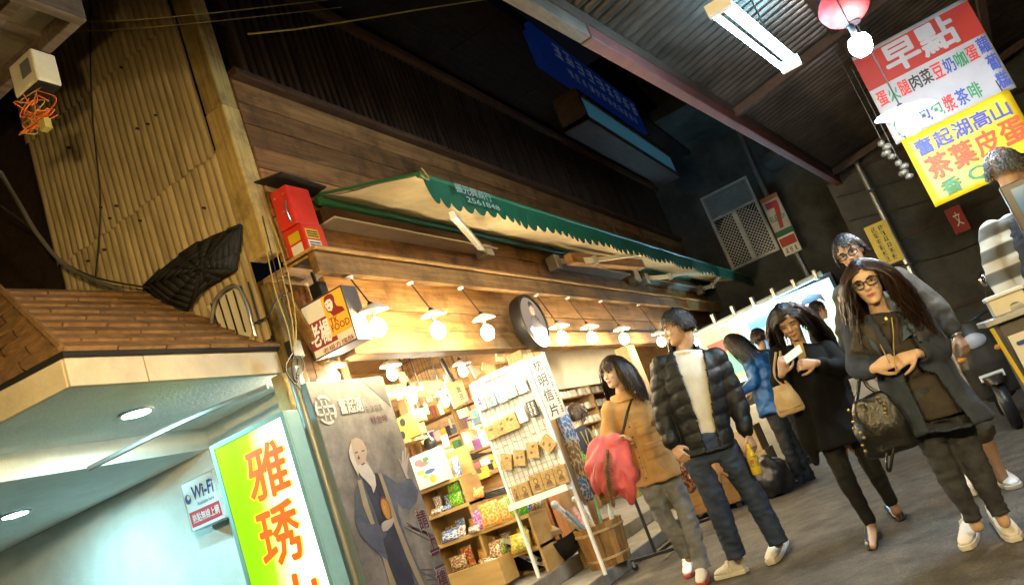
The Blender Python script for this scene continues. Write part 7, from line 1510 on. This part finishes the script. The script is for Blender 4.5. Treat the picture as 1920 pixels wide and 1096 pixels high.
# tarp over pipes and a barred vent on the corrugated wall
tp = [(268, 537), (300, 505), (335, 478), (370, 455), (400, 440), (428, 430), (452, 421), (449, 470), (446, 505), (415, 520), (390, 535), (365, 562), (350, 584), (310, 570)]
ta = MB(); cxp = (375, 505); n_t = len(tp)
def tq(x, y, d): return at(x, y, X=3.93-d)
rings = [[tq(cxp[0]+(x-cxp[0])*k, cxp[1]+(y-cxp[1])*k, 0.17*(1-k*k)**0.7+0.012*noise.noise(V((x*0.03, y*0.03, k*1.2)))) for x, y in tp] for k in (1, 0.93, 0.83, 0.7, 0.55, 0.4, 0.25, 0.12)]+[[tq(*cxp, 0.175)]*n_t]
for i in range(8):
    for j in range(n_t): j2 = (j+1) % n_t; ta.add([rings[i][j], rings[i][j2], rings[i+1][j2], rings[i+1][j]], [(0, 1, 2, 3)])
o = ta.build('black_tarp', M['tarp'], smooth=True); tag(o, 'black tarpaulin bundled against the corrugated wall above the shingled roof', 'tarpaulin'); o.modifiers.new('s', 'SOLIDIFY').thickness = 0.01
vg = thing('vent_grille', 'pale vent panel behind a curved wire guard below the black tarpaulin', 'vent', at(435, 600, X=3.95)); MB().slab([at(x, y, X=3.975) for x, y in ((392, 575), (440, 535), (455, 545), (478, 620), (470, 640), (430, 625))], (-0.02, 0, 0)).build('panel', M['cream'], vg)
for k in range(6): MB().tube([at(395+k*14, 568-k*8, X=3.93), at(418+k*14, 640-k*6, X=3.93)], 0.006, 6).build('bar', M['black'], vg)
MB().tube(curve([at(396, 610, X=3.92), at(405, 560, X=3.90), at(440, 535, X=3.90), at(462, 570, X=3.91), at(478, 630, X=3.92)]), 0.012, 8).build('guard', M['steel'], vg, smooth=True)
# cables
G = 'cables around the shop corner'
wire('thick_cable', 'thick grey cable bundle sagging across the lower left of the corrugated wall', [at(0, 322, X=3.2), at(38, 385, X=3.5), at(75, 445, X=3.6), at(130, 502, X=3.7), at(235, 548, X=3.8)], 0.016, mat('cable_grey', (0.10, 0.09, 0.07), 0.6, 0.2), group=G)
wire('thin_cable', 'thin dark cable sagging below the thick bundle', [at(0, 385, X=3.3), at(60, 430, X=3.6), at(110, 485, X=3.75), at(180, 520, X=3.8), at(280, 540, X=3.85)], 0.007, M['cablek'], group=G)
wire('yellow_cable', 'bright yellowed cable crossing the top of the view', [at(465, 64, Y=3.1), at(560, 54, Y=3.0), at(680, 36, Y=2.8), at(800, 16, Y=2.5), at(930, -4, Y=2.2)], 0.007, mat('cable_bright', (0.55, 0.45, 0.06), 0.5, 0.1), group=G)
wire('thin_cable', 'faint upper wire strung across the corrugated wall top', [at(60, 62, X=3.6), at(300, 50, X=3.7), at(640, 14, Y=3.1)], 0.004, M['cabley'], group=G); wire('thin_cable', 'faint lower wire strung across the corrugated wall top', [at(60, 40, X=3.5), at(300, 34, X=3.6), at(700, -10, Y=3.0)], 0.004, M['cabley'], group=G)
wire('black_cable', 'long black cable hanging down the corrugated wall', [at(168, -10, X=3.9), at(172, 200, X=3.92), at(188, 380, X=3.92), at(178, 530, X=3.92)], 0.006, M['cablek'], group=G)
for k, (dx, m_) in enumerate(((0, 'cabley'), (8, 'cablek'), (18, 'cabley'), (28, 'cabley'))): wire('hanging_cable', ('leftmost', 'second', 'third', 'rightmost')[k]+' of the wires hanging between red box and food sign', [at(487+dx*0.6, 405, Y=3.34), at(500+dx, 470, Y=3.32), at(516+dx*1.1, 545, Y=3.33), at(538+dx*0.6, 610, Y=3.36), at(548+dx*0.2, 660, Y=3.40)], 0.0045, M[m_], group=G)
wire('black_cable', 'black cable looping from the vent to the junction under the food sign', [at(478, 605, X=3.94), at(505, 590, Y=3.5), at(520, 560, Y=3.45), at(560, 540, Y=3.40)], 0.006, M['cablek'], group=G)
jb = thing('junction_box', 'dark junction box with wires at the canopy corner', 'electrical box', at(552, 665, Y=3.42)); MB().obox(at(552, 655, Y=3.42), (0.05, 0, 0), (0, 0.03, 0), (0, 0, 0.06)).build('case', M['black'], jb, bevel=0.006)
for k in range(4): MB().tube(curve([at(552, 655, Y=3.40)+V((0.01*k, 0, 0)), at(535+k*12, 690, Y=3.38), at(556, 720-k*6, Y=3.37), at(566, 680, Y=3.40)]), 0.005, 5).build('loose_wire', M['cablek'], jb)
# ------------------------------------------------------------------ rolling garment rack by the step
gk = thing('rolling_rack', 'black rolling garment rack on casters behind the tan coat woman', 'rack', (7.5, 2.75, 0))
for x in (6.9, 8.15):
    MB().beam((x, 2.50, 0.085), (x, 3.0, 0.085), 0.03, 0.03).build('base_bar', M['black'], gk, bevel=0.004); MB().tube([(x, 2.75, 0.08), (x, 2.75, 1.32)], 0.015, 10).build('upright', M['black'], gk, smooth=True)
    for y in (2.52, 2.98):
        c_ = MB().lathe([(0.028, -0.012), (0.032, -0.006), (0.032, 0.006), (0.028, 0.012)], (x, y, 0.032), (1, 0, 0), 14).build('caster', M['black'], gk, smooth=True); MB().box((x-0.018, y-0.012, 0.035), (x+0.018, y+0.012, 0.085)).build('fork', M['steel'], c_)
MB().tube([(6.9, 2.75, 1.32), (8.15, 2.75, 1.32)], 0.014, 10).build('top_rail', M['black'], gk, smooth=True); MB().beam((6.9, 2.75, 0.085), (8.15, 2.75, 0.085), 0.03, 0.03).build('stretcher', M['black'], gk)
for k in range(8): p = V((6.98+k*0.15, 2.75, 0.58)); snack(p, 0.15, 0.62, 0.06, (S_['yellow'], S_['green'], S_['brown'], S_['yellow'], S_['red'], S_['green'])[k % 6], 'hanging snack pack in the row on the rolling rack', 120+k, 'snack_pack', 'snack packs on the rolling rack', lean=0.0, yaw=1.2)
# ------------------------------------------------------------------ goods cart, bins and bags further along
gc = thing('goods_chest', 'orange brown wooden chest seen between the puffer jacket man\'s legs', 'chest', (9.3, 2.75, 0)); MB().box((9.0, 2.42, 0.06), (9.7, 3.05, 0.62)).build('chest_body', wood('chest_wood', (0.30, 0.15, 0.04), (0.40, 0.22, 0.07), 1), gc, bevel=0.01); MB().box((8.97, 2.40, 0.62), (9.73, 3.07, 0.66)).build('lid', bpy.data.materials['chest_wood'], gc, bevel=0.006)
for x, y in ((9.05, 2.47), (9.65, 2.47), (9.05, 3.0), (9.65, 3.0)): MB().box((x-0.03, y-0.03, 0), (x+0.03, y+0.03, 0.06)).build('foot', M['black'], gc)
def heap(name, label, cat, c, rx, ry, h, mt, seed, grp=None):
    mb = MB(); mb.ell(V(c)+V((0, 0, h*0.45)), (rx, 0, 0), (0, ry, 0), (0, 0, h*0.55), 18, 12); mb.ell(V(c)+V((0.02, 0, h*0.92)), (rx*0.35, 0, 0), (0, ry*0.35, 0), (0, 0, h*0.18), 12, 8); o = remesh(mb, 0.018, 1, name, mt, None, folds(0.05, 7, 9, seed), org=c); tag(o, label, cat, grp); return o
gb = mat('black_bag', (0.012, 0.012, 0.013), 0.42, 0.3, 6, 0.4, 40)
heap('rubbish_bag', 'shiny black rubbish bag on the ground behind the yellow bottle', 'rubbish bag', (9.0, 2.0, 0), 0.22, 0.2, 0.40, gb, 1, 'rubbish bags'); heap('rubbish_bag', 'smaller black rubbish bag beside the blue jacketed person', 'rubbish bag', (9.4, 2.2, 0), 0.22, 0.22, 0.40, gb, 2, 'rubbish bags')
t = thing('cardboard_carton', 'stacked brown carton behind the rubbish bags', 'box', (9.8, 2.3, 0)); MB().box((9.6, 2.1, 0.0), (10.1, 2.6, 0.45)).build('carton', M['card'], t, bevel=0.006); MB().box((9.64, 2.13, 0.452), (10.06, 2.55, 0.75)).build('carton', M['card'], t, bevel=0.006)
# ------------------------------------------------------------------ lit stall at the end of the street
st = thing('lit_food_stall', 'far food stall with cold lit picture boards under a pale rail', 'stall', (13.8, 2, 0))
cold = emis('cold_panel', (0.50, 0.82, 1.0), 0.6)
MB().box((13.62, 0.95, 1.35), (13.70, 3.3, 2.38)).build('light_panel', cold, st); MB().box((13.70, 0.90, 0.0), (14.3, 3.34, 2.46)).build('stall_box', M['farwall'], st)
MB().tube([(13.45, 1.0, 2.47), (13.45, 3.35, 2.35)], 0.045, 12).build('rail', mat('rail_pale', (0.45, 0.55, 0.62), 0.4, 0.1), st, smooth=True)
for y in (1.1, 1.45, 1.8, 2.15, 2.5, 2.85, 3.2): MB().box((13.38, y-0.03, 2.40), (13.5, y+0.03, 2.56)).build('rail_clip', M['steel'], st, bevel=0.01)
tb = MB().tube([(13.5, 1.15, 2.30), (13.5, 2.5, 2.28)], 0.022, 8).build('tube_lamp', M['tubew'], st, smooth=True)
F = Face((13.61, 3.3, 2.38), (13.61, 0.95, 2.38), (13.61, 3.3, 1.35))
pw1 = flat('stall_yellow', (0.62, 0.52, 0.22), emit=0.9); pw2 = flat('stall_blue', (0.05, 0.22, 0.45), emit=0.8); pw3 = flat('stall_red', (0.55, 0.08, 0.06), emit=0.7); pw4 = flat('stall_green', (0.15, 0.45, 0.30), emit=0.7); pws = flat('stall_skin', (0.66, 0.5, 0.38), emit=0.8); pwk = flat('stall_dark', (0.03, 0.03, 0.04))
F.rect(0.02, 0.05, 0.33, 0.95, pw1, st, 0.003, 'picture_board'); F.rect(0.05, 0.25, 0.30, 0.45, pw3, st, 0.005, 'picture'); F.rect(0.05, 0.5, 0.30, 0.85, pw4, st, 0.005, 'picture')
F.rect(0.38, 0.10, 0.68, 0.92, pw2, st, 0.003, 'picture_board'); F.text('ONE-SU', 0.44, 0.32, 0.62, 0.44, flat('stall_white', (0.8, 0.8, 0.8), emit=0.8), st, 0.006, 0.02); F.poly([(0.46, 0.70), (0.52, 0.52), (0.60, 0.56), (0.64, 0.78), (0.50, 0.80)], bpy.data.materials['stall_white'], st, 0.005, 'picture')
F.rect(0.72, 0.08, 0.98, 0.95, flat('stall_lime', (0.55, 0.70, 0.45), emit=0.8), st, 0.003, 'picture_board'); F.disc(0.84, 0.34, 0.07, 0.17, pws, st, 0.005, 'picture'); F.poly([(0.76, 0.34), (0.77, 0.18), (0.84, 0.11), (0.91, 0.18), (0.92, 0.34), (0.89, 0.25), (0.84, 0.27), (0.79, 0.25)], pwk, st, 0.0065, 'picture')
for u in (0.815, 0.865): F.disc(u, 0.35, 0.012, 0.02, pwk, st, 0.007, 'picture', 8)
MB().box((13.0, 0.9, 0.0), (13.55, 3.3, 0.95)).build('counter', M['steel'], st, bevel=0.02)
# ------------------------------------------------------------------ scooter
sx, sy = 8.25, -0.30
sk = thing('motor_scooter', 'dark parked motor scooter facing the street behind the hooded man', 'scooter', (sx, sy, 0)); pnt = mat('scooter_paint', (0.030, 0.026, 0.018), 0.3, 0.2)
for x in (sx, sx+1.25):
    w_ = MB().lathe([(0.13, -0.045), (0.20, -0.05), (0.225, -0.02), (0.225, 0.02), (0.20, 0.05), (0.13, 0.045)], (x, sy, 0.225), (0, 1, 0), 24).build('wheel', M['black'], sk, smooth=True); MB().lathe([(0.03, -0.055), (0.125, -0.03), (0.13, 0.03), (0.03, 0.055)], (x, sy, 0.225), (0, 1, 0), 16).build('rim', M['steel'], w_, smooth=True)
remesh(MB().loft([(V((sx-0.05, sy, 0.42)), V((0.16, 0, 0)), V((0, 0.07, 0))), (V((sx, sy, 0.50)), V((0.15, 0, 0)), V((0, 0.09, 0)))], 14), 0.012, 2, 'fender', pnt, sk)
remesh(MB().loft([(V((sx+0.12, sy, 0.30)), V((0.06, 0, 0)), V((0, 0.17, 0))), (V((sx+0.10, sy, 0.60)), V((0.09, 0, 0)), V((0, 0.21, 0))), (V((sx+0.13, sy, 0.88)), V((0.10, 0, 0)), V((0, 0.17, 0))), (V((sx+0.18, sy, 1.0)), V((0.09, 0, 0)), V((0, 0.13, 0)))], 18), 0.014, 2, 'front_shield', pnt, sk)
MB().ell((sx+0.02, sy, 0.82), (0.04, 0, 0), (0, 0.10, 0), (0, 0, 0.07)).build('headlight', mat('lamp_glass', (0.4, 0.4, 0.42), 0.1, 0.1, spec=0.8), sk, smooth=True)
for s_ in (-1, 1): MB().ell((sx+0.06, sy+s_*0.15, 0.70), (0.03, 0, 0), (0, 0.05, 0), (0, 0, 0.03)).build('indicator', mat('amber%d' % s_, (0.5, 0.2, 0.03), 0.2, 0.1), sk, smooth=True)
MB().tube(curve([(sx+0.26, sy-0.34, 1.05), (sx+0.2, sy-0.15, 1.02), (sx+0.18, sy, 0.98), (sx+0.2, sy+0.15, 1.02), (sx+0.26, sy+0.34, 1.05)]), 0.017, 8).build('handlebar', M['black'], sk, smooth=True)
for s_ in (-1, 1):
    MB().tube(curve([(sx+0.2, sy+s_*0.22, 1.03), (sx+0.17, sy+s_*0.26, 1.15), (sx+0.18, sy+s_*0.30, 1.24)]), 0.006, 6).build('mirror_stem', M['black'], sk); mr = MB().ell((sx+0.18, sy+s_*0.32, 1.29), (0.02, 0, 0), (0, 0.055, 0), (0, 0, 0.075)).build('mirror', mat('mirror_glass%d' % s_, (0.7, 0.72, 0.75), 0.06, 0.05, metal=1.0), sk, smooth=True)
remesh(MB().loft([(V((sx+0.25, sy, 0.30)), V((0, 0.14, 0)), V((0, 0, 0.06))), (V((sx+0.6, sy, 0.30)), V((0, 0.15, 0)), V((0, 0, 0.06))), (V((sx+0.75, sy, 0.50)), V((0, 0.16, 0)), V((0, 0, 0.22))), (V((sx+1.2, sy, 0.60)), V((0, 0.14, 0)), V((0, 0, 0.17))), (V((sx+1.5, sy, 0.68)), V((0, 0.08, 0)), V((0, 0, 0.06)))], 14), 0.016, 2, 'rear_body', pnt, sk); remesh(MB().loft([(V((sx+0.7, sy, 0.76)), V((0, 0.12, 0)), V((0, 0, 0.05))), (V((sx+1.0, sy, 0.78)), V((0, 0.14, 0)), V((0, 0, 0.06))), (V((sx+1.4, sy, 0.82)), V((0, 0.11, 0)), V((0, 0, 0.05)))], 14), 0.014, 2, 'seat', M['blackplastic'], sk)
MB().box((sx-0.012, sy-0.10, 0.46), (sx-0.004, sy+0.10, 0.52)).build('number_plate', M['paper'], sk)
# ------------------------------------------------------------------ vendor cart at the right edge
vc = thing('vendor_cart', 'steel topped vendor cart with a white menu board at the right edge', 'cart', (5.5, -0.8, 0))
MB().box((5.15, -1.9, 0.94), (5.95, -0.27, 0.975)).build('counter_top', M['steel'], vc, bevel=0.004); MB().box((5.20, -1.85, 0.12), (5.90, -0.33, 0.94)).build('cabinet', mat('cart_side', (0.10, 0.09, 0.08), 0.5, 0.2), vc, bevel=0.006)
for y in (-0.45, -1.7): MB().lathe([(0.04, -0.02), (0.055, -0.015), (0.055, 0.015), (0.04, 0.02)], (5.3, y, 0.056), (0, 1, 0), 14).build('caster', M['black'], vc, smooth=True); MB().box((5.28, y-0.01, 0.08), (5.32, y+0.01, 0.13)).build('fork', M['steel'], vc)
mbd = MB().box((5.17, -0.80, 0.42), (5.185, -0.345, 0.86)).build('menu_board', M['paper'], vc); F = Face((5.17, -0.345, 0.86), (5.17, -0.80, 0.86), (5.17, -0.345, 0.42))
F.text('高', 0.06, 0.06, 0.46, 0.46, M['inkblue'], vc, 0.004, 0.03); F.text('山', 0.08, 0.54, 0.46, 0.92, M['inkblue'], vc, 0.004, 0.03)
MB().beam((5.14, -0.29, 0.93), (5.14, -0.335, 0.30), 0.02, 0.02, (1, 0, 0)).build('trim', M['yellowvinyl'], vc)
t = thing('foam_box', 'small pale box standing on the vendor cart', 'box', (5.3, -0.42, 0.976)); MB().box((5.2, -0.52, 0.976), (5.42, -0.34, 1.07)).build('box_body', M['cream'], t, bevel=0.008); MB().box((5.19, -0.53, 1.071), (5.43, -0.33, 1.095)).build('lid', M['white'], t, bevel=0.006)
t = thing('display_screen', 'black framed display screen on a stand above the vendor cart', 'screen', (5.08, -0.8, 0.976))
a, b, c_ = at(1873, 352, X=5.05), at(1960, 318, X=5.05), at(1905, 470, X=5.05); F = Face(a, V((5.05, a.y-0.45, a.z)), V((5.05, a.y, a.z-0.36)))
MB().slab([F.p(0, 0), F.p(1, 0), F.p(1, 1), F.p(0, 1)], (0.05, 0, 0)).build('frame', M['blackplastic'], t, bevel=0.006); F.rect(0.09, 0.10, 0.95, 0.90, mat('screen_reflection', (0.02, 0.05, 0.08), 0.15, 0.2, 3, emit=(0.05, 0.18, 0.28), es=0.5), t, 0.004, 'screen_panel'); MB().box(F.p(0.45, 1, -0.03), F.p(0.55, 1, -0.01)-V((0, 0, a.z-0.36-0.976))).build('stand', M['black'], t)  # blue reflection on the screen painted in as a faint emission

# pipes and cables on the dark walls
for k, (y0, y1, z) in enumerate(((-3.2, 0.3, 3.3), (-3.2, 0.3, 2.9), (-2.6, 0.3, 2.1))): wire('wall_cable', ('upper', 'middle', 'lower')[k]+' cable sagging along the dark wall behind the scooter', [(12.85, y0, z), (12.84, (y0*2+y1)/3, z-0.12), (12.84, (y0+y1*2)/3, z-0.16), (12.85, y1, z+0.05)], 0.012, M['cablek'], group='cables on the dark wall')
for k, y in enumerate((-0.15, -1.9)):
    t = thing('wall_pipe', ('left', 'right')[k]+' grey pipe running up the dark wall behind the scooter', 'pipe', (12.82, y, 0), 'pipes on the dark wall'); MB().tube([(12.82, y, 0), (12.82, y, 4.6)], 0.04, 10).build('pipe', M['steel'], t, smooth=True)
    for z in (0.8, 2.0, 3.2): MB().box((12.77, y-0.05, z), (12.89, y+0.05, z+0.04)).build('clamp', M['black'], t)
